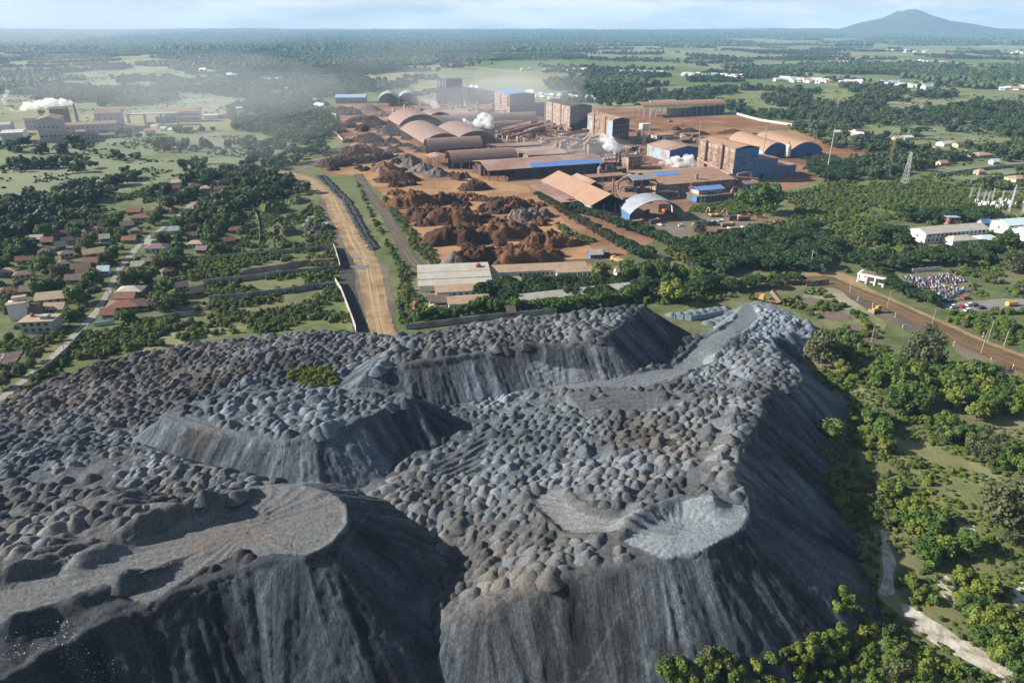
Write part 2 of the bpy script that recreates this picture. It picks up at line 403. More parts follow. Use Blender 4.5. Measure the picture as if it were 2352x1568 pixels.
# slag colour: (brightness, brown instead of blue) by tipped load, with slope shade painted in
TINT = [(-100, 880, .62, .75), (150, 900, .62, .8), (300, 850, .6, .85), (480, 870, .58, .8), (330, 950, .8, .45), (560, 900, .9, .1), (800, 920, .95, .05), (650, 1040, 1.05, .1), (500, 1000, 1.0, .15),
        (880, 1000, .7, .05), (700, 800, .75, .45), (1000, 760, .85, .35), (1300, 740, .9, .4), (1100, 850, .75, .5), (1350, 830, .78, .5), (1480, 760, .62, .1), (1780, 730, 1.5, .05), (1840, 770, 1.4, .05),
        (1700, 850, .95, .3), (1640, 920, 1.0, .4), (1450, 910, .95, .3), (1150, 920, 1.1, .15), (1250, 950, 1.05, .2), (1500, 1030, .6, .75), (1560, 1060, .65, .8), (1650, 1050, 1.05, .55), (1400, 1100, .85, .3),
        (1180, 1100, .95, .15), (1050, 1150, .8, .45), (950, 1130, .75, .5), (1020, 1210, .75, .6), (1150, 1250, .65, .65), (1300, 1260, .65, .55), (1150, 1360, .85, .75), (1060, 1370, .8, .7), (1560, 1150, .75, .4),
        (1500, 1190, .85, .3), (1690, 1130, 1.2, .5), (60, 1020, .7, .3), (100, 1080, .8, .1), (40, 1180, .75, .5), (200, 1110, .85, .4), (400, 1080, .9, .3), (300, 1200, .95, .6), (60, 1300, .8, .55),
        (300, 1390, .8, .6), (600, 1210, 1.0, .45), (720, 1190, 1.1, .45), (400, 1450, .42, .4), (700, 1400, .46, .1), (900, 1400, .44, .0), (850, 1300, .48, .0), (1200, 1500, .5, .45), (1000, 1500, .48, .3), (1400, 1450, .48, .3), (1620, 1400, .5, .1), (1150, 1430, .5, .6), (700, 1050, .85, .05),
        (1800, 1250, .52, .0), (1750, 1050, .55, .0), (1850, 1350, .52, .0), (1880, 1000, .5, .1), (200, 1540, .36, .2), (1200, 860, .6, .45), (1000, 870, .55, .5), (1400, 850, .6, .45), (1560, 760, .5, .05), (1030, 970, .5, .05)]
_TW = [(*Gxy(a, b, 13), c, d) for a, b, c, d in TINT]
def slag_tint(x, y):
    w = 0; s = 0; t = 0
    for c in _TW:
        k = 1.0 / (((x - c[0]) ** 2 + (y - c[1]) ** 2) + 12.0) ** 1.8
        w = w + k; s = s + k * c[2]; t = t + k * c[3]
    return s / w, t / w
def slag_mat(name, by_object):
    m, nt, N, L, bs = new_mat(name)
    pos = geo_pos(nt)
    if by_object:
        src = nt.nodes.new('ShaderNodeObjectInfo').outputs['Color']
    else:
        src = node(nt, 'ShaderNodeAttribute', attribute_name='slag').outputs['Color']
    sep = nt.nodes.new('ShaderNodeSeparateColor'); L.new(src, sep.inputs[0])
    n_big = noise(nt, pos, .09, 4, .6); n_f = noise(nt, pos, 1.3, 6, .7); n_g = noise(nt, pos, 5.0, 4, .7)
    brown = math_n(nt, 'ADD', sep.outputs[1], math_n(nt, 'MULTIPLY', math_n(nt, 'SUBTRACT', n_big, .5), .5))
    col = mixc(nt, ramp(nt, brown, [(.1, 0.), (.9, 1.)]), (.112, .133, .150), (.140, .126, .111))
    col = mixc(nt, 1.0, col, ramp(nt, n_f, [(.3, .55), (.7, 1.45)]), 'MULTIPLY')
    col = mixc(nt, 1.0, col, ramp(nt, n_g, [(.3, .75), (.7, 1.25)]), 'MULTIPLY')
    br = math_n(nt, 'MULTIPLY', sep.outputs[0], 1.0)
    col = mixc(nt, 1.0, col, br, 'MULTIPLY')
    # rusty spills: third channel
    col = mixc(nt, sep.outputs[2], col, (.17, .105, .065))
    L.new(col, bs.inputs['Base Color']); bs.inputs['Roughness'].default_value = .9; bs.inputs['Specular IOR Level'].default_value = .12
    streak = None
    if name == 'slag ground':      # runnels of different loads down the scree
        fan = node(nt, 'ShaderNodeAttribute', attribute_name='fan').outputs['Vector']; scr = node(nt, 'ShaderNodeAttribute', attribute_name='scree').outputs['Fac']
        k1 = noise(nt, fan, 1.0, 5, .65, (.7, .7, .05)); k2 = noise(nt, fan, 1.0, 4, .6, (.22, .22, .02)); k3 = noise(nt, fan, 1.0, 3, .6, (2.4, 2.4, .2))
        f = math_n(nt, 'ADD', math_n(nt, 'MULTIPLY', ramp(nt, k1, [(.3, .84), (.7, 1.16)]), .5), math_n(nt, 'MULTIPLY', ramp(nt, k2, [(.38, .5), (.62, 1.5)]), .5))
        f = math_n(nt, 'MULTIPLY', f, ramp(nt, k3, [(.3, .84), (.7, 1.16)]))
        col = mixc(nt, scr, col, mixc(nt, 1.0, col, f, 'MULTIPLY')); streak = math_n(nt, 'MULTIPLY', math_n(nt, 'ADD', math_n(nt, 'MULTIPLY', k1, 1.0), math_n(nt, 'MULTIPLY', k3, .22)), scr)
        L.new(col, bs.inputs['Base Color'])
    hgt = math_n(nt, 'ADD', math_n(nt, 'MULTIPLY', n_f, .8), math_n(nt, 'MULTIPLY', n_g, .25))
    if streak is not None: hgt = math_n(nt, 'ADD', hgt, streak)
    bump(nt, hgt, bs, .9, .6)
    return m
M_SLAG = slag_mat('slag ground', False); M_SLAGP = slag_mat('tipped slag', True)

st_ = .42
gx = np.arange(-185, 132, st_); gy = np.arange(66, 312, st_)
X, Y = np.meshgrid(gx, gy); xs = X.ravel(); ys = Y.ravel()
HH, ST, SL = heap_fields(xs, ys); FAN = heap_fields.fan; H_BASE = HH.copy()
D_A = in_poly(xs, ys, W_DISC_A); D_B = in_poly(xs, ys, W_DISC_B)
rdA = near_poly(xs, ys, W_ROAD_A, False)[0]; rdG = near_poly(xs, ys, W_ROAD_G, False)[0]; rdB = near_poly(xs, ys, W_TRACK_B, False)[0]
fur = in_poly(xs, ys, W_FUR) | in_poly(xs, ys, W_FUR2); tc = in_poly(xs, ys, W_TRACK_C); td = in_poly(xs, ys, W_TRACK_D); fg = in_poly(xs, ys, W_FLAT_G)
flat = D_A | D_B | (rdA < 5) | (rdG < 4.2) | (rdB < 3) | tc | td | fg
rough = np.where(flat | (SL > .5), 0, 1)
HH = HH + rough * (fbm(xs * .22, ys * .22, 77, 4) - .5) * 2.2 + (fbm(xs * .9, ys * .9, 71, 2) - .5) * (.18 + .25 * SL)
# lumpy banks along the haul roads and pushed-up rims
def bank(path, off, w, hgt, seed):
    global HH
    d, qx, qy, _ = near_poly(xs, ys, path, False)
    b = np.exp(-((d - off) / w) ** 2) * hgt * (.45 + 1.1 * fbm(qx * .3, qy * .3, seed, 2))
    HH = HH + b * (SL < .9) * ~D_A * ~D_B
bank(W_ROAD_A, 7.5, 1.8, 2.3, 5); bank(W_ROAD_G, 5.6, 1.1, .8, 6); bank(W_TRACK_B, 4.5, 1.2, 1.0, 8)
# crater wall of the pale disc and the dark cut behind the grey one
dB, _, _, _ = near_poly(xs, ys, W_DISC_B); wb = near_poly(xs, ys, pxz(mapc(S7, [(1130, 290), (1350, 180), (1550, 130), (1780, 170)]), 23), False)[0]
HH = HH + np.exp(-(wb / 2.4) ** 2) * 3.2
wa = near_poly(xs, ys, pxz(mapc(S5, [(620, 600), (1000, 440), (1200, 330), (1450, 290), (1600, 220)]), 26), False)[0]
HH = HH + np.exp(-(wa / 2.2) ** 2) * 2.6 * (.5 + fbm(xs * .25, ys * .25, 14, 2))
rim = near_poly(xs, ys, pxz([(797, 1165), (799, 1205), (758, 1257), (700, 1279)], 24.5), False)[0]
HH = HH + np.exp(-(rim / .8) ** 2) * .5
# dozer furrows and wheel ruts
def ruts(mask, cx, cy, k, amp, ang=None):
    global HH
    if ang is None:
        t = np.arctan2(ys - cy, xs - cx) * k + fbm(xs * .12, ys * .12, 31, 3) * 9
    else:
        t = (xs * -math.sin(ang) + ys * math.cos(ang)) * k + fbm(xs * .07, ys * .07, 32, 3) * 9
    HH = HH + mask * (np.sin(t) * .5 + .5) ** 2 * amp * fbm(xs * .3, ys * .3, 33, 2) * 1.6
c = Gxy(570, 1215, 24.5); ruts(D_A * 1., c[0], c[1], 26, .24)
c = Gxy(1560, 1225, 22); ruts(D_B * 1., c[0], c[1], 30, .24)
ruts(fur * 1., 0, 0, 3.2, 1.1, rad(22)); ruts(tc * 1., 0, 0, 2.6, .8, rad(40)); ruts(td * 1., 0, 0, 3.0, .35, rad(-28)); ruts(fg * 1., 0, 0, 2.6, .55, rad(5))
ruts((rdA < 5) * 1., 0, 0, 3.4, .25, rad(14)); ruts((rdG < 4) * 1., 0, 0, 3.2, .2, rad(28)); ruts((rdB < 3.5) * 1., 0, 0, 3.0, .5, rad(-20))
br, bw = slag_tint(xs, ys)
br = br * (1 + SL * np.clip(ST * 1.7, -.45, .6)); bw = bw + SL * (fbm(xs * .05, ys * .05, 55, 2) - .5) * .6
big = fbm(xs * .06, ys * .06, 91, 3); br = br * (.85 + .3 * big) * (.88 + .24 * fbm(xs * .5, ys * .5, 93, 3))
br = br * (1 - .08 * SL); bw = bw - .22 * SL  # slopes painted darker and bluer to deepen their shade
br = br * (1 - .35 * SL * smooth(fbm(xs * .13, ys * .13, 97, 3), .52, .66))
for i in range(26):     # foot trails across the scree
    a = np.array([R.uniform(-70, 75), R.uniform(70, 120)]); an_ = R.uniform(.6, 2.4); ln = R.uniform(14, 40)
    P = [(a[0] + math.cos(an_) * ln * t + math.sin(t * 5 + i) * 1.6, a[1] + math.sin(an_) * ln * t + math.cos(t * 4 + i) * 1.2) for t in np.linspace(0, 1, 9)]
    near = (np.abs(xs - a[0]) < ln + 4) & (np.abs(ys - a[1]) < ln + 4); dd = np.full(xs.shape, 9.); dd[near] = near_poly(xs[near], ys[near], P, False)[0]
    br = br + .22 * np.exp(-(dd / .32) ** 2) * (SL > .8)
br = np.where(D_A | (rdA < 4.5), .95 + .25 * fbm(xs * .15, ys * .15, 4, 3), br); bw = np.where(D_A | (rdA < 4.5), .5, bw)
br = np.where(D_B, 1.35 + .5 * fbm(xs * .15, ys * .15, 4, 3), br); bw = np.where(D_B, .25, bw)
br = np.where(rdG < 4.2, 1.25, br); bw = np.where(rdG < 4.2, .3, bw); br = np.where(rdB < 3, 1.25, br)
rust = np.zeros(xs.shape)
for (px_, py_, z_, r_, a_) in [(550, 1228, 24.5, 3.6, .6), (460, 1250, 24.5, 4, .4), (1330, 905, 15, 5, .5), (470, 1048, 13, 3.0, .4), (1190, 1075, 14.5, 1.6, .9), (860, 1040, 12, 3, .3), (1760, 1235, 22, 2, .2), (780, 1170, 24.5, 2, .5), (1545, 905, 15, 3, .3)]:
    q = Gxy(px_, py_, z_); rr = ((xs - q[0]) / 1.6) ** 2 + (ys - q[1]) ** 2
    rust = np.maximum(rust, a_ * np.exp(-rr / r_ ** 2) * smooth(fbm(xs * .8, ys * 1.6, 13, 3), .35, .6))
H2 = HH.reshape(X.shape)
ok = H2 > -.6
keep = ok[:-1, :-1] | ok[1:, :-1] | ok[:-1, 1:] | ok[1:, 1:]
idx = np.arange(X.size).reshape(X.shape)
Fq = np.stack([idx[:-1, :-1][keep], idx[:-1, 1:][keep], idx[1:, 1:][keep], idx[1:, :-1][keep]], 1)
used = np.unique(Fq); remap = np.zeros(X.size, np.int64); remap[used] = np.arange(len(used))
V = np.stack([xs, ys, HH], 1)[used]
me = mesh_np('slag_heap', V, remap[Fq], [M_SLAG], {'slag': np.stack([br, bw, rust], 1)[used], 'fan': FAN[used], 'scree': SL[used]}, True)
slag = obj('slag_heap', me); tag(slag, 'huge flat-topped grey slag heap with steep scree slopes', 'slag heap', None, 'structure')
slag['kind'] = 'structure'
# lookups on the grid
Hgrid = H2
GYx, GXx = np.gradient(H_BASE.reshape(X.shape), st_)
STEEP = np.hypot(GXx, GYx)
def gidx(x, y):
    i = np.clip(((np.asarray(y) - gy[0]) / st_).astype(int), 0, len(gy) - 1); j = np.clip(((np.asarray(x) - gx[0]) / st_).astype(int), 0, len(gx) - 1)
    return i, j
def heap_z(x, y): return Hgrid[gidx(x, y)]

# ---------------------------------------------------------------- tipped lorry loads
def pile_shape(seed):
    """a tipped load: a few plane flanks meeting in soft crests"""
    r = random.Random(seed); nr, ns = 9, 26; rl = r.uniform(.0, .42); ra = r.uniform(-.6, .6)
    k = r.choice((4, 5, 5, 6, 7)); a0 = r.uniform(0, 6.3)
    pl = [(a0 + i * 6.283 / k + r.uniform(-.35, .35), r.uniform(.88, 1.18), r.uniform(-.06, .06)) for i in range(k)]
    q = np.repeat(np.arange(nr + 1) / nr * 1.45, ns); t = np.tile(np.arange(ns) / ns * 2 * math.pi, nr + 1)
    x = np.cos(t) * q; y = np.sin(t) * q; x = x + np.sign(np.cos(t)) * rl * np.abs(np.cos(t)) ** .5 * (q > 0)
    cx = np.clip(x, -rl, rl)
    hs = np.stack([1.0 + o - sl * ((x - cx) * math.cos(a) + y * math.sin(a)) for a, sl, o in pl] + [1.02 - np.sqrt((x - cx) ** 2 + y ** 2 + .004)])
    kk = 26.0; h = -np.log(np.exp(-kk * hs).sum(0)) / kk
    h = np.minimum(h, r.uniform(.78, 1.05)) + (fbm(x * 2.2 + seed, y * 2.2, seed, 3) - .5) * .14
    c, s_ = math.cos(ra), math.sin(ra)
    V = np.stack([x * c - y * s_, x * s_ + y * c, h], 1)
    F = [(i * ns + m, i * ns + (m + 1) % ns, (i + 1) * ns + (m + 1) % ns, (i + 1) * ns + m) for i in range(nr) for m in range(ns)]
    return V, np.array(F)
SHAPES = [pile_shape(i) for i in range(14)]
PMESH = [mesh_np('slag_pile', V, F, [M_SLAGP], None, True) for V, F in SHAPES]
def to_px(x, y, z):
    x = np.asarray(x, float); y = np.asarray(y, float); dz = z - CAM_H
    dep = y * _c - dz * _s; v = -(y * _s + dz * _c) / dep
    return 1176 + FOC * x / dep, 784 + FOC * v, dep
cand = []
dy = 3.1; row = 0; y = gy[0]
while y < gy[-1]:
    x = gx[0] + (row % 2) * 1.4
    while x < gx[-1]:
        cand.append((x + R.uniform(-.9, .9), y + R.uniform(-.8, .8))); x += 2.6
    y += dy; row += 1
# rotate the rows to follow the tipping direction
ca = np.array(cand); cx0, cy0 = -20, 190; an = rad(-14)
ca = np.stack([cx0 + (ca[:, 0] - cx0) * math.cos(an) - (ca[:, 1] - cy0) * math.sin(an), cy0 + (ca[:, 0] - cx0) * math.sin(an) + (ca[:, 1] - cy0) * math.cos(an)], 1)
ca = ca[(ca[:, 0] > gx[0] + 1) & (ca[:, 0] < gx[-1] - 1) & (ca[:, 1] > gy[0] + 1) & (ca[:, 1] < gy[-1] - 1)]
px_, py_ = ca[:, 0], ca[:, 1]
h_ = heap_z(px_, py_); s_ = STEEP[gidx(px_, py_)]
qx0_, qy0_, _ = to_px(px_, py_, h_)
okp = (h_ > 3.2) & (s_ < np.where((qx0_ > 985) & (qx0_ < 1350) & (qy0_ > 1230) & (qy0_ < 1420), .6, .34))
okp &= ~in_poly(px_, py_, W_DISC_A) & ~in_poly(px_, py_, W_DISC_B) & (near_poly(px_, py_, W_DISC_B)[0] > 2.6) & ~in_poly(px_, py_, W_TRACK_D) & ~in_poly(px_, py_, W_GREEN)
okp &= (near_poly(px_, py_, W_ROAD_A, False)[0] > 6.5) & (near_poly(px_, py_, W_ROAD_G, False)[0] > 5.8) & (near_poly(px_, py_, W_TRACK_B, False)[0] > 4.2)
thin = NR.rand(len(px_))
okp &= ~(in_poly(px_, py_, W_TRACK_C) & (thin < .85)) & ~(in_poly(px_, py_, W_FLAT_G) & (thin < .88)) & ~(in_poly(px_, py_, W_FUR) & (thin < .75)) & ~(in_poly(px_, py_, W_FUR2) & (thin < .9)) & (thin > .03)
# skip what the camera never sees (off the frame)
qx_, qy_, dep_ = to_px(px_, py_, h_)
crest = near_poly(px_, py_, HEAP)[0] < 2.0
for P in PLAT[:3]: crest |= near_poly(px_, py_, P)[0] < 1.8
okp &= ~(crest & (NR.rand(len(px_)) < .7))
okp &= ~((near_poly(px_, py_, HEAP)[0] < 3.6) & (qy0_ > 1290) & (NR.rand(len(px_)) < .8))
okp &= ~((qx_ < 330) & (qy_ > 1340)) & (qx_ > -40) & (qx_ < 2390) & (qy_ < 1600)
PILES = []
for x, y, h, dp, qx, qy in sorted(zip(px_[okp], py_[okp], h_[okp], dep_[okp], qx_[okp], qy_[okp]), key=lambda q: q[3]):
    zf = float(fbm(np.array(x * .045), np.array(y * .045), 201, 2)); gap = float(fbm(np.array(x * .07), np.array(y * .07), 207, 2))
    if (gap > .74 or in_poly(np.array([x]), np.array([y]), [Gxy(a, b, 22) for a, b in mapc(S7, [(1250, 330), (1400, 250), (1700, 190), (2080, 200), (2080, 380), (1700, 560), (1400, 600)])])[0]) and (gap <= .74 or R.random() < .8): continue
    r = R.uniform(1.4, 2.1) if zf < .42 else R.uniform(1.7, 2.5) if zf < .55 else R.uniform(2.1, 3.2)
    r = min(r * R.uniform(.8, 1.15), 2.2 if qy > 1080 else 2.8)
    PILES.append((x, y, h, r, r * R.uniform(.58, .84), R.uniform(-.6, .6) + rad(35) + (math.pi if R.random() < .5 else 0), R.randrange(14), qx, qy))
print('piles', len(PILES))
def pile_zone(qx, qy):
    if qx < 330 and qy > 1300: return 'grey slag pile by the haul road that climbs to the grey disc'
    if qx < 640 and qy > 1060: return 'rounded grey slag pile on the shelf behind the haul road'
    if qx < 640 and qy > 930: return 'blue-grey slag pile above the rutted track'
    if qx < 900 and qy > 1240: return 'pale slag load on the crest below the grey disc'
    if qx < 1080 and qy > 1080: return 'brown-grey slag pile in the hollow beside the grey disc'
    if qy > 1300: return 'warm grey slag pile along the crest above the front scree slope'
    if qx < 1330 and qy > 1150: return 'dark brown slag pile between the two tipping discs'
    if qx > 1560 and qy > 1000: return 'pale slag pile along the rim above the long shaded slope'
    if qx > 1330: return 'dark slag pile in the field behind the pale disc'
    return 'grey slag pile in the middle of the heap behind the hollow'
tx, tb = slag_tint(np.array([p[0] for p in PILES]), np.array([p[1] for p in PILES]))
def lot_tone(x, y):      # neighbouring loads come from the same furnace batch
    t = float(fbm(np.array(x * .09), np.array(y * .09), 231, 2)); return .62 + .85 * min(1, max(0, (t - .3) / .4))
for i, p in enumerate(PILES[:300]):
    o = obj('slag_pile', PMESH[p[6]], None, (p[0], p[1], p[2] - (.10 + .45 * ((i * 37) % 100 / 100) ** 2) * p[4]), p[5]); o.scale = (p[3], p[3], p[4] * 1.15)
    zn = pile_zone(p[7], p[8]); tag(o, zn, 'slag pile', zn + 's')
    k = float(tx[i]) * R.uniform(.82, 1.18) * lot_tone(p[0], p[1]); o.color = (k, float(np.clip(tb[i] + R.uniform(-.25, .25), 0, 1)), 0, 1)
VV = []; FF = []; AA = []; n = 0
for i, p in enumerate(PILES[300:]):
    V, F = SHAPES[p[6]]; c, s = math.cos(p[5]), math.sin(p[5])
    q = V * np.array([p[3], p[3], p[4] * 1.15])
    VV.append(np.stack([p[0] + q[:, 0] * c - q[:, 1] * s, p[1] + q[:, 0] * s + q[:, 1] * c, p[2] - (.10 + .45 * ((i * 37) % 100 / 100) ** 2) * p[4] + q[:, 2]], 1)); FF.append(F + n); n += len(V)
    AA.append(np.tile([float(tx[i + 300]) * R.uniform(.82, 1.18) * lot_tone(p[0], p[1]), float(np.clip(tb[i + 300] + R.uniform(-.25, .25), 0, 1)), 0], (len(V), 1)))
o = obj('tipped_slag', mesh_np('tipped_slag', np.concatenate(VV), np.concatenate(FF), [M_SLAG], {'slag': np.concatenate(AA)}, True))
tag(o, 'countless small tipped loads of slag covering the far part of the heap', 'slag', None, 'stuff')
# ================================================================ roads, yards, bare ground, ponds
def soil(name, a, b, c=None, sc=.08, bmp=.5, s3=.02): return mat(name, a, b, sc, .95, bmp, 0, None, True, c, s3, 0, .1, bscale=.8)
M_YARD = soil('dusty works ground', (.215, .115, .072), (.29, .17, .11), (.155, .08, .05))
M_ORE = soil('ochre yard floor', (.37, .225, .115), (.29, .16, .08), (.21, .11, .058), .09)
M_RED = soil('red ore ground', (.16, .072, .036), (.215, .10, .05), (.26, .145, .078), .06)
M_LOT = soil('brown yard', (.13, .088, .052), (.175, .125, .08), (.17, .15, .13), .06)
M_MUD = soil('grey mud', (.115, .095, .075), (.165, .135, .10), (.085, .072, .06), .12)
M_DARKV = soil('dark verge', (.045, .046, .044), (.07, .066, .058), None, .2)
M_DRY = soil('dry grass', (.19, .175, .09), (.12, .135, .05), (.28, .25, .17), .15)
M_MEAD = soil('pale meadow', (.165, .182, .10), (.215, .225, .145), (.125, .148, .075), .04)
M_PLOT = soil('grass plot', (.085, .110, .036), (.125, .14, .055), (.165, .155, .08), .16)
M_SAND = soil('white sand', (.50, .47, .41), (.36, .32, .26), (.25, .22, .16), .25, .6, .3)
M_GRAV = soil('gravel lot', (.17, .165, .15), (.23, .215, .19), None, .2)
M_GREENF = soil('green field', (.075, .13, .03), (.10, .155, .045), (.13, .16, .06), .03)
def water(name, c):
    m, nt, N, L, bs = new_mat(name)
    bs.inputs['Base Color'].default_value = rgba(c); bs.inputs['Roughness'].default_value = .06; bs.inputs['Specular IOR Level'].default_value = .5
    bump(nt, noise(nt, geo_pos(nt), 1.2, 2), bs, .06, .05); return m
M_WATER = water('brown pond water', (.15, .095, .06)); M_PUD = water('grey puddle', (.15, .13, .11))
sheet('scrub_ground', mapc(S4, [(640, 250), (760, 270), (1000, 330), (1250, 420), (1500, 560), (1720, 780), (2000, 800), (2500, 900), (2500, 2900), (-200, 2900), (300, 2500), (700, 2000), (640, 1300), (560, 900)]), soil('scrubby soil', (.095, .105, .042), (.15, .145, .07), (.20, .175, .11), .12), .03, 2)
sheet('brown_verge', mapc(C8, [(1690, 1390), (1850, 1440), (2050, 1540), (2335, 1670), (2700, 1830), (2700, 1960), (2335, 1800), (2100, 1720), (1920, 1640), (1760, 1530)]), M_LOT, .10, 1)
sheet('yard_ground', [(742, 248), (830, 236), (1000, 232), (1230, 240), (1320, 245), (1480, 250), (1560, 262), (1700, 300), (1880, 345), (1900, 395), (1850, 425), (1760, 452), (1600, 470), (1560, 525), (1440, 585), (1340, 620), (1015, 630), (985, 610), (930, 520), (870, 440), (838, 405), (730, 398), (760, 365), (805, 335), (775, 318), (748, 303), (780, 290), (782, 270)], M_YARD, .04, 3)
sheet('ore_yard', [(838, 405), (870, 392), (980, 385), (1080, 395), (1130, 415), (1210, 430), (1260, 470), (1310, 520), (1370, 580), (1340, 612), (1180, 618), (1015, 628), (985, 606), (930, 520), (880, 448)], M_ORE, .09, 2)
sheet('ore_apron', [(730, 398), (800, 345), (810, 300), (830, 268), (900, 268), (960, 330), (1010, 380), (960, 395), (850, 402)], M_ORE, .075, 3)
sheet('ore_field', mapc(C3, [(880, 455), (1000, 440), (1300, 430), (1640, 430), (2000, 490), (2160, 530), (1700, 560), (1450, 580), (1200, 600), (1000, 560), (890, 520)]), M_RED, .09, 4)
sheet('sandy_lot', mapc(C3, [(1150, 600), (1450, 590), (1800, 560), (2200, 545), (2330, 590), (2330, 660), (2000, 620), (1600, 600), (1390, 635)]), M_ORE, .07, 4)
sheet('red_field', mapc(C4, [(600, 1190), (840, 1200), (1180, 1240), (1500, 1230), (1560, 1260), (1250, 1290), (1000, 1320), (820, 1330), (640, 1290)]), M_RED, .09, 3)
sheet('lorry_lot', mapc(C7, [(1330, 480), (1600, 430), (1850, 390), (2335, 395), (2400, 460), (2335, 520), (2000, 560), (1750, 600), (1620, 585), (1480, 535)]), M_LOT, .09, 2)
sheet('muddy_verge', mapc(C6, [(560, 60), (760, 160), (880, 300), (990, 500), (1110, 690), (1230, 830), (1260, 1000), (1290, 1200), (1330, 1420), (940, 1420), (880, 1100), (810, 960), (850, 850), (800, 660), (640, 600), (520, 450), (640, 330), (680, 200), (500, 110)]), M_MUD, .06, 1.5)
sheet('dark_verge', mapc(C6, [(795, 670), (870, 690), (950, 760), (960, 870), (960, 1010), (1020, 1180), (1080, 1420), (960, 1400), (900, 1180), (850, 1040), (800, 960), (850, 850), (815, 740)]), M_DARKV, .10, .8)
ribbon('haul_road', [(600, 392, 16), (650, 397, 15), (700, 410, 14), (740, 435, 13), (766, 462, 12), (778, 490, 15), (800, 525, 14), (818, 560, 14), (844, 605, 13), (854, 650, 12), (864, 700, 11), (874, 750, 11), (890, 800, 11)],
       road_mat('haul road', (.19, .12, .062), (.33, .23, .12), (.41, .30, .165), (.36, .58), .10), .14)
ribbon('upper_dirt_road', [(640, 400, 12), (690, 390, 10), (740, 362, 9), (790, 335, 8), (830, 315, 7)], road_mat('dark dirt road', (.12, .095, .075), (.17, .14, .11), (.24, .20, .16)), .12)
ribbon('tarmac_road', [(*C6(985, 50), 8), (*C6(1030, 150), 8.5), (*C6(1100, 245), 8.5), (*C6(1185, 340), 8.5), (*C6(1255, 450), 8), (*C6(1325, 580), 8), (*C6(1390, 700), 8), (*C6(1460, 795), 8), (*C6(1570, 850), 7.5), (*C6(1720, 862), 7), (*C7(-100, 835), 6), (*C7(400, 800), 6), (*C7(880, 775), 7), (*C7(1180, 800), 7)],
       road_mat('worn tarmac', (.075, .062, .048), (.11, .088, .064), (.165, .128, .088)), .14)
ribbon('avenue_track', [(*C7(860, 395), 5), (*C7(1050, 500), 5), (*C7(1250, 600), 5), (*C7(1480, 730), 6), (*C7(1720, 850), 6), (*C7(1950, 950), 7), (*C7(2150, 1000), 9), (*C7(2335, 1010), 10)],
       road_mat('avenue track', (.17, .11, .06), (.22, .15, .085), (.27, .19, .115)), .13)
M_BROAD = road_mat('muddy road', (.105, .062, .030), (.150, .092, .046), (.21, .14, .08), (.28, .4, .6, .72), .07)
ribbon('brown_road', [(*C8(-40, 1000), 10), (*C8(250, 960), 10), (*C8(520, 945), 11), (*C8(700, 950), 11), (*C8(850, 1000), 11), (*C8(990, 1062), 11), (*C8(1150, 1122), 11.5), (*C8(1350, 1215), 12), (*C8(1550, 1310), 12), (*C8(1750, 1402), 12), (*C8(1950, 1490), 12), (*C8(2335, 1650), 12.5), (*C8(2700, 1800), 13)], M_BROAD, .15)
ribbon('road_shoulder', [(*C8(420, 905), 4), (*C8(640, 885), 7), (*C8(800, 900), 10), (*C8(930, 965), 8), (*C8(1040, 1020), 4), (*C8(1230, 1098), 3), (*C8(1500, 1218), 3), (*C8(1720, 1315), 3), (*C8(2020, 1452), 3), (*C8(2335, 1570), 3.4), (*C8(2700, 1710), 4)], M_SAND if False else soil('road shoulder', (.30, .215, .12), (.22, .15, .085)), .19)
sheet('bare_bank', mapc(C8, [(760, 985), (900, 1065), (1080, 1145), (1250, 1235), (1450, 1305), (1600, 1385), (1500, 1400), (1330, 1340), (1180, 1270), (1020, 1170), (880, 1090)]), M_MUD, .12, .8)
sheet('bank_grass', mapc(C8, [(500, 1040), (650, 1010), (760, 985), (900, 1090), (1050, 1200), (1200, 1290), (1150, 1400), (1000, 1400), (780, 1380), (600, 1250), (470, 1130)]), M_DRY, .08, .8)
ribbon('village_road', [(*C5(1330, 180), 4), (*C5(1230, 270), 3.8), (*C5(1100, 370), 3.8), (*C5(1000, 440), 3.8), (*C5(930, 510), 3.8), (*C5(860, 590), 3.8), (*C5(800, 680), 3.4), (*C5(755, 770), 3.4), (*C5(700, 880), 3.4), (*C5(640, 960), 3.4), (*C5(560, 1050), 3.3), (*C5(450, 1160), 3.3), (*C5(340, 1265), 3.3), (*C5(250, 1330), 3.3), (*C5(150, 1420), 3.3), (*C5(30, 1515), 3.3), (*C5(-120, 1640), 3.3)],
       road_mat('pale village road', (.20, .185, .16), (.29, .27, .235), (.34, .32, .28)), .12)
sheet('meadow', [(-150, 335), (200, 322), (450, 300), (590, 308), (650, 345), (560, 385), (430, 402), (300, 432), (170, 480), (100, 520), (-150, 540)], M_MEAD, .04, 6)
sheet('grass_plot', mapc(C6, [(0, 960), (400, 900), (760, 850), (800, 950), (500, 1010), (0, 1075)]), M_PLOT, .06, .6)
sheet('grass_plot', mapc(C6, [(-300, 760), (0, 740), (400, 700), (760, 670), (810, 770), (500, 790), (0, 850), (-300, 880)]), M_PLOT, .06, .6)
sheet('grass_plot', mapc(C6, [(-200, 1380), (300, 1150), (830, 1050), (880, 1120), (950, 1350), (700, 1420), (0, 1460)]), M_PLOT, .06, .6)
sheet('dry_clearing', mapc(C5, [(1180, 1080), (1400, 1050), (1700, 1030), (1680, 1090), (1400, 1110), (1180, 1180), (980, 1210), (1000, 1160)]), M_DRY, .06, 1)
sheet('roadside_grass', mapc(C5, [(-60, 1420), (130, 1320), (330, 1150), (500, 1010), (570, 1040), (420, 1180), (200, 1370), (-60, 1560)]), M_PLOT, .05, .8)
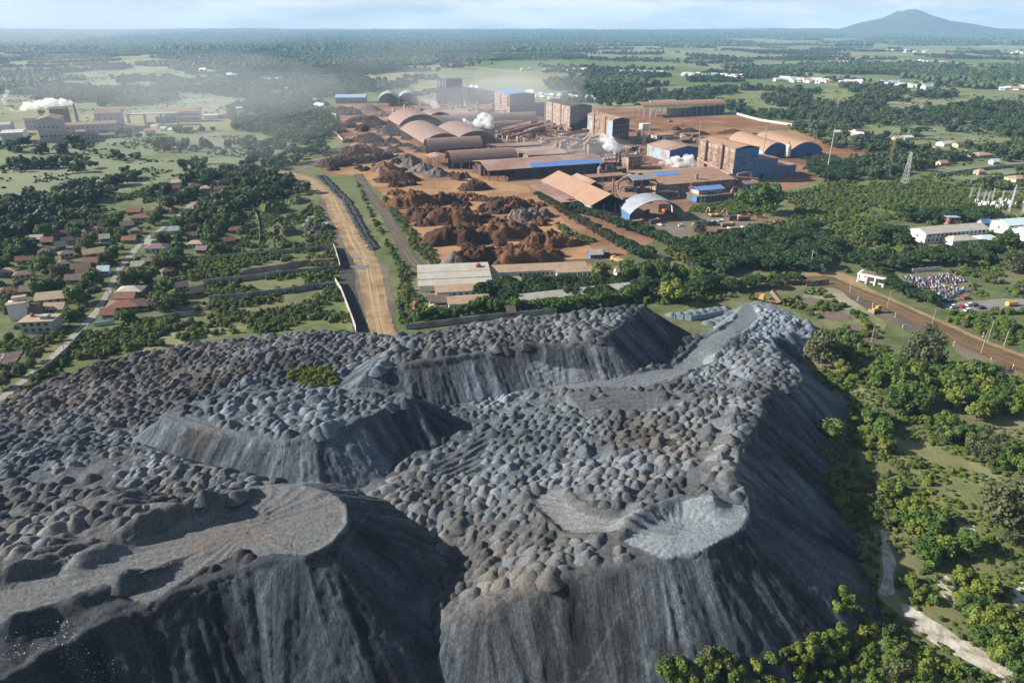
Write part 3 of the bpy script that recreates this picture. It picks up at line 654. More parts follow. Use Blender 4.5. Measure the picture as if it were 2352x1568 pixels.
sheet('tracked_lot', mapc(C6, [(560, 400), (680, 370), (740, 470), (720, 560), (600, 560), (520, 480)]), soil('pale crust', (.27, .25, .235), (.19, .17, .15)), .09, 1.5)
for pts in ([(810, 265), (850, 260), (880, 290), (850, 300)], [(545, 450), (640, 445), (620, 465)], [(905, 820), (960, 815), (1090, 815), (1040, 850), (960, 840)], [(970, 750), (1015, 750), (1010, 770), (980, 768)], [(625, 165), (660, 170), (640, 178)]):
    sheet('puddle', mapc(C6, pts), M_PUD, .16, .5, 2)
for pts in ([(480, 1085), (560, 1075), (650, 1110), (690, 1155), (560, 1170), (490, 1125)], [(600, 1212), (700, 1190), (810, 1195), (890, 1235), (910, 1275), (780, 1275), (650, 1258)], [(800, 1310), (890, 1298), (950, 1300), (990, 1350), (930, 1368), (850, 1368)], [(1010, 1410), (1100, 1425), (1180, 1475), (1120, 1480), (1030, 1440)]):
    sheet('pond', mapc(C8, pts), M_WATER, .17, .5, 2)
sheet('sandy_path', mapc(S8, [(1060, 360), (1120, 380), (1130, 520), (1190, 640), (1160, 760), (1180, 880), (1280, 980), (1500, 1110), (1800, 1270), (2050, 1420), (2250, 1540), (2150, 1620), (1850, 1470), (1600, 1330), (1380, 1210), (1230, 1060), (1080, 950), (1020, 860), (1060, 700), (1040, 520), (1000, 420)]), M_DRY, .07, .8, 3)
sheet('pale_scar', mapc(S8, [(1055, 380), (1125, 395), (1120, 520), (1175, 640), (1150, 760), (1165, 880), (1090, 900), (1040, 860), (1080, 720), (1070, 560)]), M_SAND, .11, .8, 2)
sheet('white_track', mapc(S8, [(1190, 950), (1280, 970), (1450, 1080), (1640, 1200), (1840, 1320), (2040, 1440), (2260, 1560), (2080, 1600), (1840, 1460), (1600, 1340), (1400, 1220), (1270, 1080)]), M_SAND, .12, .7, 2)
for pts in ([(1040, 440), (1110, 450), (1115, 510), (1080, 500)], [(1100, 640), (1165, 650), (1150, 740), (1110, 880), (1040, 880), (1090, 760)], [(1690, 350), (1780, 345), (1790, 400), (1740, 480), (1690, 430)], [(1490, 790), (1560, 735), (1640, 800), (1600, 880), (1720, 930), (1690, 1000), (1590, 960), (1520, 880)], [(2050, 860), (2130, 760), (2250, 740), (2250, 1010), (2130, 1000), (2060, 930)]):
    sheet('sand_patch', mapc(S8, pts), M_SAND, .13, .8, 2)
sheet('dry_slope', mapc(S4, [(1230, 1150), (1550, 1220), (1800, 1330), (2100, 1450), (2335, 1560), (2335, 1700), (1900, 1640), (1700, 1560), (1420, 1480), (1300, 1400), (1240, 1300)]), M_DRY, .06, 1.2)
sheet('dry_slope', mapc(S4, [(870, 740), (1020, 760), (1130, 880), (1230, 1030), (1130, 1030), (980, 980), (900, 880)]), M_DRY, .06, 1)
sheet('dry_slope', mapc(S8, [(1350, 200), (1500, 130), (1700, 50), (1800, 160), (1900, 330), (1980, 460), (1760, 470), (1650, 330), (1480, 270)]), M_DRY, .08, .8)
sheet('red_puddle_bank', mapc(S8, [(2080, 400), (2250, 340), (2250, 520), (2100, 520), (2040, 460)]), M_RED, .10, .8)
sheet('gravel_lot', mapc(C8, [(1650, 1130), (1900, 1110), (2150, 1088), (2400, 1095), (2400, 1190), (2100, 1185), (1850, 1200), (1690, 1180)]), M_GRAV, .08, 1)
sheet('bike_lot', mapc(C8, [(1250, 900), (1480, 865), (1740, 875), (1930, 960), (1860, 1080), (1640, 1125), (1500, 1080), (1300, 990)]), soil('trodden lot', (.17, .145, .10), (.12, .12, .07)), .08, 1)
sheet('lawn', mapc(C8, [(740, 720), (920, 700), (1000, 670), (1250, 660), (1390, 700), (1280, 730), (1050, 700), (900, 720), (780, 750)]), M_GREENF, .06, 1)
sheet('school_yard', mapc(C8, [(1980, 540), (2335, 600), (2400, 690), (2240, 680), (2100, 600), (1940, 640), (1900, 600)]), soil('tan yard', (.27, .20, .13), (.22, .17, .11)), .07, 1)
for pts in ([(1000, 140), (1300, 128), (1500, 150), (1700, 165), (1400, 170), (1150, 160)], [(1360, 178), (1600, 172), (1850, 190), (1950, 205), (1700, 205), (1450, 195)]):
    sheet('green_field', pts, M_GREENF, .05, 8, 40)
for pts in ([(1850, 240), (2000, 232), (2200, 240), (2352, 262), (2450, 275), (2352, 290), (2150, 275), (1950, 262)], [(1700, 145), (2000, 138), (2250, 148), (2100, 158), (1850, 160)], [(1010, 122), (1250, 118), (1600, 118), (1800, 126), (1500, 130), (1200, 130)]):
    sheet('dry_field', pts, M_DRY, .05, 8, 40)
sheet('pale_field', mapc(C4, [(1150, 1040), (1500, 1000), (1900, 1010), (2050, 1090), (1900, 1180), (1600, 1170), (1300, 1110)]), M_MEAD, .06, 3)
sheet('pale_field', mapc(C4, [(1550, 1420), (2000, 1370), (2335, 1340), (2335, 1568), (1950, 1530), (1700, 1480)]), M_MEAD, .06, 2)
for pts in ([(0, 152), (130, 145), (240, 158), (100, 168), (0, 172)], [(120, 185), (300, 165), (520, 165), (700, 185), (850, 200), (700, 240), (450, 250), (250, 255), (60, 240), (-60, 250), (-60, 200)]):
    sheet('meadow_field', pts, M_MEAD, .045, 8, 30)
# ================================================================ vegetation
def leaf_mat(name, dark, mid, light, patch=False):
    m, nt, N, L, bs = new_mat(name)
    at = node(nt, 'ShaderNodeAttribute', attribute_name='tint').outputs['Fac']
    rn = nt.nodes.new('ShaderNodeObjectInfo').outputs['Random']
    f = math_n(nt, 'ADD', math_n(nt, 'MULTIPLY', at, .6), math_n(nt, 'MULTIPLY', rn, .45))
    if patch: f = math_n(nt, 'ADD', f, math_n(nt, 'MULTIPLY', math_n(nt, 'SUBTRACT', noise(nt, geo_pos(nt), .0035, 4, .6), .5), 1.3))     # stands of different age and kind
    col = ramp(nt, f, [(.1, dark), (.5, mid), (.95, light)])
    L.new(col, bs.inputs['Base Color']); bs.inputs['Roughness'].default_value = .6; bs.inputs['Specular IOR Level'].default_value = .2
    tr = nt.nodes.new('ShaderNodeBsdfTranslucent'); L.new(col, tr.inputs['Color'])
    mx = nt.nodes.new('ShaderNodeMixShader'); mx.inputs[0].default_value = .3
    L.new(bs.outputs[0], mx.inputs[1]); L.new(tr.outputs[0], mx.inputs[2]); L.new(mx.outputs[0], nt.nodes['Material Output'].inputs['Surface'])
    return m
L_BROAD = leaf_mat('broad leaves', (.042, .082, .019), (.088, .148, .031), (.155, .205, .048))
L_LIGHT = leaf_mat('bright leaves', (.075, .118, .020), (.145, .190, .032), (.225, .235, .05))
L_RAIN = leaf_mat('rain tree leaves', (.020, .044, .015), (.036, .070, .022), (.062, .098, .028))
L_OLIVE = leaf_mat('olive leaves', (.060, .078, .034), (.10, .115, .050), (.14, .15, .07))
L_BROWN = leaf_mat('dusty leaves', (.050, .040, .022), (.070, .058, .030), (.090, .078, .042))
L_FAR = leaf_mat('woodland leaves', (.034, .060, .024), (.062, .098, .036), (.12, .145, .06), True)
M_BARK = mat('bark', (.10, .075, .05), (.16, .13, .10), 3, .9, .3)
def leaves(cl, n, size, seed, flatten=1.0, up=.35, fill=.55):
    """leaf quads over clumps [(x, y, z, r)]"""
    rs = np.random.RandomState(seed)
    cl = np.array(cl); w = cl[:, 3] ** 2; w = w / w.sum()
    k = rs.choice(len(cl), n, p=w); c = cl[k]
    d = rs.normal(size=(n, 3)); d /= np.linalg.norm(d, axis=1)[:, None]
    rr = fill + (1 - fill) * rs.rand(n) ** .6
    p = c[:, :3] + d * (c[:, 3] * rr)[:, None] * np.array([1, 1, flatten])
    nn = d * .9 + rs.normal(size=(n, 3)) * .45 + np.array([0, 0, up]); nn /= np.linalg.norm(nn, axis=1)[:, None]
    a = np.cross(nn, rs.normal(size=(n, 3))); a /= np.linalg.norm(a, axis=1)[:, None]; b = np.cross(nn, a)
    s = (size * (.6 + .8 * rs.rand(n)))[:, None]
    V = np.stack([p - a * s - b * s * .55, p + a * s * .4 - b * s * .7, p + a * s + b * s * .5, p - a * s * .4 + b * s * .75], 1).reshape(-1, 3)
    t = np.clip(rs.rand(len(cl))[k] * .7 + rs.rand(n) * .3, 0, 1)
    F = np.arange(n * 4).reshape(n, 4)
    return V, F, np.repeat(t, 4)
def lobes(n, seed, kind):
    r = random.Random(seed); out = []
    if kind == 'broad':
        out.append((0, 0, .95, .55))
        for i in range(n):
            a = i / n * 6.283 * 2.4 + r.uniform(-.4, .4); z = r.uniform(.45, 1.5); q = .62 * math.sqrt(max(.05, 1 - ((z - .9) / .85) ** 2)) * r.uniform(.75, 1.15)
            out.append((math.cos(a) * q, math.sin(a) * q, z, r.uniform(.22, .42)))
    elif kind == 'rain':
        for i in range(n):
            q = math.sqrt((i + .5) / n) * r.uniform(.8, 1.05); a = i * 2.39996 + r.uniform(-.3, .3)
            out.append((math.cos(a) * q * .85, math.sin(a) * q * .85, .78 - .22 * q * q + r.uniform(-.05, .05), r.uniform(.17, .28)))
    elif kind == 'shrub':
        for i in range(n):
            a = r.uniform(0, 6.283); q = r.uniform(0, .7)
            out.append((math.cos(a) * q, math.sin(a) * q, r.uniform(.15, .75) * (1 - .5 * q), r.uniform(.2, .42)))
    return out
def trunk_mb(h, w, forks, spread, seed):
    r = random.Random(seed); m = MB()
    m.tube([(0, 0, -.05), (r.uniform(-.03, .03), r.uniform(-.03, .03), h * .5), (0, 0, h)], w, 7, w * .7)
    for i in range(forks):
        a = i / forks * 6.283 + r.uniform(-.4, .4); q = spread * r.uniform(.7, 1.1)
        m.tube([(0, 0, h * .85), (math.cos(a) * q * .4, math.sin(a) * q * .4, h * 1.15), (math.cos(a) * q, math.sin(a) * q, h * 1.5)], w * .55, 5, w * .18)
    return m
def crown_mesh(kind, seed, n, size, lm, nl, fl=1.0, fill=.55):
    V, F, t = leaves(lobes(nl, seed, kind), n, size, seed, fl, .35, fill)
    return mesh_np('crown', V, F, [lm], {'tint': t})
TRK = [trunk_mb(.6, .055, 5, .55, i).mesh('trunk', M_BARK, True) for i in range(3)]
TRR = [trunk_mb(.42, .035, 6, .75, 10 + i).mesh('trunk', M_BARK, True) for i in range(3)]
STM = [trunk_mb(.2, .03, 5, .4, 20 + i).mesh('stem', M_BARK, True) for i in range(2)]
P_BROAD = [crown_mesh('broad', i, 1900, .085, L_BROAD, 15) for i in range(5)]
P_LIGHT = [crown_mesh('broad', 40 + i, 1900, .085, L_LIGHT, 15) for i in range(3)]
P_OLIVE = [crown_mesh('broad', 60 + i, 2600, .06, L_OLIVE, 22, 1, .3) for i in range(2)]
P_RAIN = [crown_mesh('rain', 80 + i, 1900, .075, L_RAIN, 26, .42) for i in range(4)]
P_RAINB = [crown_mesh('rain', 90 + i, 1100, .065, L_BROWN, 24, .42) for i in range(2)]
P_SHRUB = [crown_mesh('shrub', 100 + i, 800, .10, L_LIGHT, 11) for i in range(3)] + [crown_mesh('shrub', 110 + i, 800, .10, L_BROAD, 11) for i in range(3)]
P_SHRUBO = [crown_mesh('shrub', 120 + i, 900, .08, L_OLIVE, 12) for i in range(2)]
def ground_z(x, y): return 0.0
def plant(name, x, y, r, hz, crown, trunk, label, cat, group, z=0, tname='trunk'):
    e = empty(name, (x, y, z), R.uniform(0, 6.28)); e.scale = (r, r, hz)
    obj('crown', crown, e); obj(tname, trunk, e)
    return tag(e, label, cat, group)
def poisson(poly, sp, seed=1, jit=.42):
    """jittered hexagonal points inside a world polygon"""
    rs = np.random.RandomState(seed); P = np.array(poly); x0, y0 = P.min(0); x1, y1 = P.max(0)
    pts = []; y = y0; k = 0
    while y < y1:
        x = x0 + (k % 2) * sp * .5
        while x < x1: pts.append((x, y)); x += sp
        y += sp * .866; k += 1
    if not pts: return np.zeros((0, 2))
    q = np.array(pts) + (rs.rand(len(pts), 2) - .5) * 2 * jit * sp
    return q[in_poly(q[:, 0], q[:, 1], poly)]
def wpoly(pts): return [Gxy(*p) for p in pts]
OVER = []; N_RAIN = [0]; N_BROAD = [0]; N_SHRUB = [0]
def rain(x, y, r, label, group, brown=0):
    if N_RAIN[0] >= 300: return
    N_RAIN[0] += 1; q = R.uniform(.85, 1.12) * r
    cr = R.choice(P_RAINB) if R.random() < brown else R.choice(P_RAIN)
    plant('rain_tree', x, y, q, q * R.uniform(1.0, 1.25), cr, R.choice(TRR), label, 'tree', group)
def broad(x, y, r, label, group, kinds=(P_BROAD,), hz=None, z=0):
    if N_BROAD[0] >= 300: return
    N_BROAD[0] += 1; q = r * R.uniform(.85, 1.15)
    plant('broadleaf_tree', x, y, q, (hz or q * R.uniform(.85, 1.1)), R.choice(R.choice(kinds)), R.choice(TRK), label, 'tree', group, z)
def shrub(x, y, r, label, group, kinds=None, z=0):
    if N_SHRUB[0] >= 300: OVER.append((x, y, z)); return
    N_SHRUB[0] += 1; q = r * R.uniform(.7, 1.25)
    plant('shrub', x, y, q, q * R.uniform(.9, 1.3), R.choice(kinds or P_SHRUB), R.choice(STM), label, 'shrub', group, z, 'stem')

# ---- flat-crowned rain trees
def along(pts, sp, jit=1.0, px=True):
    W_ = [Vector(Gxy(*p)) for p in pts] if px else [Vector(p) for p in pts]; out = []; carry = 0
    for a, b in zip(W_[:-1], W_[1:]):
        L = (b - a).length; t = carry
        while t < L: q = a + (b - a) * (t / L); out.append((q.x + R.uniform(-jit, jit), q.y + R.uniform(-jit, jit))); t += sp
        carry = t - L
    return out
def rains(pts, r, lab, brown=0):
    for x, y in pts: rain(x, y, r, lab, lab + 's', brown)
lb = 'flat-crowned rain tree in the avenue beside the ore yard'
rains(along(mapc(C7, [(760, 345), (900, 400), (1100, 475), (1350, 560), (1600, 665), (1760, 740)]), 7.5), 6.5, lb, .25)
rains(along(mapc(C7, [(500, 260), (600, 330), (760, 430), (960, 545)]), 9), 6, 'dusty rain tree between the ore yard and the gabled shed', .8)
rains(along(mapc(C7, [(1020, 600), (1150, 660), (1300, 735), (1390, 760)]), 7), 6.8, 'rain tree on the ore-yard side of the avenue track', .3)
lb = 'dark flat-crowned rain tree in the grove behind the works gate'
for pts in ([(-150, 600), (250, 540), (620, 510), (720, 640), (740, 770), (700, 860), (380, 880), (100, 850), (-150, 890)], ):
    rains(poisson(wpoly(mapc(C8, pts)), 10.5, 3), 7.0, lb)
rains(poisson(wpoly(mapc(C7, [(1560, 660), (1800, 660), (2100, 640), (2080, 860), (1940, 920), (1740, 800)])), 10.5, 33), 6.8, 'dark rain tree where the avenue meets the grove')
lb = 'dark rain tree between the gatehouse and the white school blocks'
for pts in ([(760, 830), (900, 740), (1100, 740), (1400, 730), (1800, 710), (2200, 660), (2120, 780), (1900, 820), (1500, 850), (1250, 890), (1000, 870)], [(1060, 540), (1300, 520), (1400, 640), (1200, 660), (1060, 630)]):
    rains(poisson(wpoly(mapc(C8, pts)), 10.5, 4), 6.6, lb)
rains(poisson(wpoly(mapc(C8, [(1050, 320), (1500, 390), (1900, 350), (2200, 420), (1900, 470), (1600, 450), (1300, 460)])), 11, 5), 6.5, 'dark rain tree on the slope above the white school blocks')
rains(along(mapc(C8, [(1080, 930), (1200, 1000), (1330, 1060), (1480, 1130), (1620, 1190)]), 7.5, 1.5), 5.8, 'rain tree in the row between the brown road and the bike lot')
rains(poisson(wpoly([(1105, 668), (1300, 645), (1500, 668), (1640, 655), (1600, 690), (1450, 690), (1230, 700), (1120, 700)]), 9.5, 6), 6.2, 'dark rain tree between the two long barrack roofs')
rains([Gxy(*C7(*q)) for q in ((2080, 1020), (2210, 1010), (2300, 990), (1900, 960), (1990, 985))] + [Gxy(*C8(*q)) for q in ((60, 1000), (250, 1000), (330, 960), (430, 960))], 5.2, 'umbrella-shaped rain tree at the corner of the brown road')
rains(poisson(wpoly(mapc(C4, [(480, 1360), (700, 1340), (900, 1380), (900, 1470), (1000, 1500), (700, 1530), (500, 1450)])), 11, 8), 6.5, 'dark rain tree beside the blue factory annex')

# ---- broadleaf trees
def broads(pts, r, lab, kinds=(P_BROAD,), hz=None):
    for x, y in pts: broad(x, y, r, lab, lab + 's', kinds, hz)
for (f, x, y, r, kinds, lab) in [
    (S4, 1480, 620, 10.5, (P_OLIVE,), 'tallest dark tree above the bend of the brown road'), (S4, 620, 560, 7.5, (P_OLIVE,), 'greyish rounded tree behind the shaded slag slope'),
    (S4, 830, 520, 4.0, (P_BROAD,), 'tall narrow tree next to the greyish rounded tree'), (S4, 820, 650, 3.6, (P_LIGHT,), 'small pale tree under the greyish rounded tree'),
    (S4, 1930, 720, 5.2, (P_BROAD,), 'round tree on the verge of the brown road'), (S4, 2170, 290, 4.0, (P_BROAD,), 'lone umbrella tree in the green meadow past the road'),
    (S4, 700, 1230, 5.2, (P_BROAD,), 'dense green tree against the foot of the slag slope'), (S4, 880, 1090, 3.2, (P_LIGHT,), 'small bright tree at the foot of the slag slope'),
    (S8, 1990, 330, 8.5, (P_OLIVE,), 'wide olive-green tree over the red puddle'), (S8, 2030, 480, 2.8, (P_OLIVE,), 'sparse grey tree at the red puddle'),
    (S8, 1690, 560, 3.6, (P_BROAD,), 'dark upright tree beside the white sand patch'), (S8, 1680, 790, 2.8, (P_LIGHT,), 'yellow-green tree by the white sand patch'),
    (S1, 1090, 280, 2.8, (P_LIGHT,), 'bright green tree on the edge of the slag heap'), (S1, 300, 350, 3.2, (P_OLIVE,), 'roadside tree beside the drying beds'), (S1, 270, 400, 2.4, (P_OLIVE,), 'thin roadside tree beside the drying beds'),
    (S1, 180, 470, 2.6, (P_OLIVE,), 'leaning tree at the corner of the drying beds'), (S1, 20, 570, 3.2, (P_OLIVE,), 'roadside tree beside the village road'), (S1, 520, 170, 1.8, (P_LIGHT,), 'slender young tree by the village road'),
    (C7, 990, 930, 5.0, (P_LIGHT,), 'bright green tree at the end of the long barrack'), (C7, 1230, 830, 3.6, (P_LIGHT,), 'round green tree beside the parked yellow lorry'), (C7, 1610, 1130, 7.0, (P_LIGHT, P_OLIVE), 'tall pale green tree at the end of the grey-roofed barrack'),
    (C3, 1375, 1335, 6.0, (P_OLIVE,), 'lone olive tree standing in the lorry lot'), (C3, 1880, 1180, 11, (P_BROAD,), 'huge round tree beside the lorry lot'), (C3, 1730, 1120, 8, (P_BROAD,), 'dark round tree behind the lorry lot'),
    (C8, 2170, 680, 7, (P_BROAD,), 'round dark tree beside the blue-roofed school hall'), (C8, 2230, 860, 7, (P_OLIVE,), 'greyish spreading tree past the bike lot')]:
    broad(*Gxy(*f(x, y)), r, lab, None, kinds)
lb = 'broadleaf tree in the dense wood between the slag heap and the road'
for pts, sp, r in (([(1200, 560), (1500, 560), (1750, 640), (1830, 760), (1700, 850), (1560, 900), (1440, 1040), (1230, 1060), (1140, 940), (1080, 760)], 6.4, 4.4), ([(1700, 880), (1950, 780), (2200, 800), (2380, 860), (2380, 1060), (2150, 1080), (1900, 1050), (1720, 980)], 6.6, 4.3)):
    broads(poisson(wpoly(mapc(S4, pts)), sp, 9), r, lb, (P_BROAD, P_BROAD, P_LIGHT))
broads(poisson(wpoly(mapc(S4, [(1560, 1120), (1750, 1100), (2080, 1180), (2250, 1340), (2335, 1420), (2335, 1500), (2100, 1440), (1850, 1320), (1620, 1230)])), 5.6, 10), 3.5, 'tree on the bank above the dry grassy clearing', (P_BROAD, P_OLIVE))
lb = 'tree in the green belt along the foot of the long shaded slope'
broads(poisson(wpoly(mapc(S4, [(900, 1100), (1150, 1060), (1240, 1200), (1180, 1330), (1000, 1300), (880, 1210)])), 4.8, 11), 3.4, lb, (P_BROAD, P_LIGHT))
broads(poisson(wpoly(mapc(S8, [(1170, 230), (1380, 240), (1490, 330), (1520, 480), (1560, 640), (1400, 710), (1260, 640), (1180, 480)])), 4.4, 12), 3.2, 'tree in the clump beside the sandy path', (P_BROAD, P_LIGHT))
broads(poisson(wpoly(mapc(S8, [(1560, 1080), (1800, 860), (2000, 880), (2060, 1040), (2250, 1120), (2250, 1560), (2100, 1540), (1850, 1360), (1780, 1180)])), 4.2, 13), 3.0, 'tree in the thick clump beyond the white track', (P_BROAD, P_LIGHT))
broads(along(mapc(C7, [(20, 1190), (150, 1200), (300, 1190), (420, 1180), (640, 1190), (850, 1180), (1050, 1150), (1250, 1110), (1340, 1090)]), 5.2, .8), 3.9, 'tree in the row behind the slag heap along the compound wall', (P_BROAD,))
broads(along(mapc(C6, [(1480, 1290), (1560, 1270), (1640, 1230), (1750, 1260), (1900, 1220), (2050, 1190), (2200, 1220), (2330, 1200)]), 5.5, .8), 3.3, 'tree in front of the tan-roofed compound houses', (P_BROAD,))
broads(poisson(wpoly(mapc(C7, [(1150, 870), (1500, 880), (1800, 880), (1900, 930), (1750, 1000), (1400, 960), (1150, 920)])), 8, 15), 4.4, 'tree around the small white-roofed hut', (P_BROAD, P_BROAD, P_OLIVE))
lb = 'dark village tree among the rust-roofed houses'
VILL = wpoly(mapc(C5, [(-60, 560), (300, 430), (520, 330), (800, 330), (1050, 250), (1380, 180), (1560, 200), (1700, 420), (1500, 560), (1250, 560), (1180, 760), (1350, 920), (900, 1000), (560, 1100), (420, 1000), (-60, 1010)]))
vr = [Gxy(*C5(*q)) for q in ((1330, 180), (1230, 270), (1100, 370), (930, 510), (800, 680), (755, 770), (640, 960), (450, 1160))]
vp = poisson(VILL, 9.5, 16)
vp = vp[near_poly(vp[:, 0], vp[:, 1], vr, False)[0] > 7]
vp = vp[fbm(vp[:, 0] * .03, vp[:, 1] * .03, 61, 2) > .33]
vp = vp[np.argsort(vp[:, 1])]
VILL_TREES = vp
# ================================================================ masses nobody could count: woodland, forest, undergrowth
HIDE = []   # (x, y, radius) kept clear of vegetation: houses and the like
def proto_collection(name, meshes):
    c = bpy.data.collections.new(name)          # not linked to the scene: only a store for the instancer
    for m in meshes:
        c.objects.link(bpy.data.objects.new(name, m))
    return c
def scatter(name, pts, scale, protos, label, cat, z=None, hz=None):
    n = len(pts); co = np.zeros((n, 3), np.float32); co[:, :2] = pts
    if z is not None: co[:, 2] = z
    me = mesh_np(name, co, [], (), {'sz': scale, 'hz': np.asarray(scale) * (NR.uniform(.85, 1.2, n) if hz is None else hz), 'rot': NR.rand(n) * 6.283})
    ix = me.attributes.new('ix', 'INT', 'POINT'); ix.data.foreach_set('value', NR.randint(0, len(protos), n).astype(np.int32))
    o = obj(name, me); tag(o, label, cat, None, 'stuff')
    ng = bpy.data.node_groups.new(name, 'GeometryNodeTree')
    ng.interface.new_socket('Geometry', in_out='INPUT', socket_type='NodeSocketGeometry'); ng.interface.new_socket('Geometry', in_out='OUTPUT', socket_type='NodeSocketGeometry')
    gi = ng.nodes.new('NodeGroupInput'); go = ng.nodes.new('NodeGroupOutput'); io = ng.nodes.new('GeometryNodeInstanceOnPoints'); ci = ng.nodes.new('GeometryNodeCollectionInfo')
    ci.inputs['Collection'].default_value = proto_collection(name, protos); ci.inputs['Separate Children'].default_value = True; ci.inputs['Reset Children'].default_value = True
    def at(nm, ty='FLOAT'):
        a = ng.nodes.new('GeometryNodeInputNamedAttribute'); a.data_type = ty; a.inputs['Name'].default_value = nm
        return [q for q in a.outputs if q.enabled and q.name == 'Attribute'][0]
    rx = ng.nodes.new('ShaderNodeCombineXYZ'); ng.links.new(at('rot'), rx.inputs[2])
    e2r = ng.nodes.new('FunctionNodeEulerToRotation'); ng.links.new(rx.outputs[0], e2r.inputs[0])
    sc = ng.nodes.new('ShaderNodeCombineXYZ'); s_ = at('sz'); ng.links.new(s_, sc.inputs[0]); ng.links.new(s_, sc.inputs[1]); ng.links.new(at('hz'), sc.inputs[2])
    ng.links.new(gi.outputs[0], io.inputs['Points']); ng.links.new(ci.outputs[0], io.inputs['Instance']); io.inputs['Pick Instance'].default_value = True
    ng.links.new(at('ix', 'INT'), io.inputs['Instance Index']); ng.links.new(e2r.outputs[0], io.inputs['Rotation']); ng.links.new(sc.outputs[0], io.inputs['Scale'])
    ng.links.new(io.outputs[0], go.inputs[0])
    o.modifiers.new('scatter', 'NODES').node_group = ng
    return o
def tree_mesh(kind, seed, n, size, lm, nl, fl=1.0, th=.6, tw=.06):
    V, F, t = leaves(lobes(nl, seed, kind), n, size, seed, fl, .4, .5)
    m = trunk_mb(th, tw, 3, .4, seed); k = len(V)
    V2 = np.concatenate([V, np.array([tuple(q) for q in m.v])]); F2 = [list(q) for q in F] + [[i + k for i in f] for f in m.f]
    return mesh_np('woodland', V2, F2, [lm, M_BARK], {'tint': np.concatenate([t, np.zeros(len(m.v))])}, False, [0] * len(F) + [1] * len(m.f))
FARP = [tree_mesh('broad', 200 + i, 260, .2, L_FAR, 9) for i in range(4)] + [tree_mesh('rain', 210 + i, 200, .2, L_FAR, 12, .5, .42, .04) for i in range(2)]
BUSHP = [crown_mesh('shrub', 220 + i, 220, .2, L_FAR, 8) for i in range(2)] + [crown_mesh('shrub', 226 + i, 220, .2, L_LIGHT, 8) for i in range(2)]
NEARB = P_SHRUB + P_SHRUBO
def clear(p, extra=0):
    m = np.ones(len(p), bool)
    for x, y, r in HIDE: m &= (p[:, 0] - x) ** 2 + (p[:, 1] - y) ** 2 > (r + extra) ** 2
    return p[m]
ROADS = [([Gxy(*q[:2]) for q in pts], w) for pts, w in (
    ([(600, 392), (700, 410), (768, 462), (778, 490), (815, 560), (852, 650), (874, 750)], 9), ([C6(985, 50), C6(1185, 340), C6(1390, 700), C6(1570, 850), C7(400, 800), C7(1180, 800)], 5),
    ([C7(860, 395), C7(1250, 600), C7(1720, 850), C7(2150, 1000)], 4.5), ([C8(250, 960), C8(700, 950), C8(990, 1062), C8(1550, 1310), C8(2335, 1650)], 9),
    ([C5(1330, 180), C5(1100, 370), C5(930, 510), C5(800, 680), C5(755, 770), C5(640, 960), C5(450, 1160), C5(250, 1330), C5(-120, 1640)], 4.5))]
def off_roads(p):
    m = np.ones(len(p), bool)
    for r, w in ROADS: m &= near_poly(p[:, 0], p[:, 1], r, False)[0] > w
    return p[m]
def spread_pts(polys, sp, seed, freq=None, thr=.5, jit=.45):
    out = []
    for k, pl in enumerate(polys):
        q = poisson(wpoly(pl), sp, seed + k, jit)
        if freq: q = q[fbm(q[:, 0] * freq, q[:, 1] * freq, seed + 5, 3) > thr]
        out.append(q)
    return np.concatenate(out)
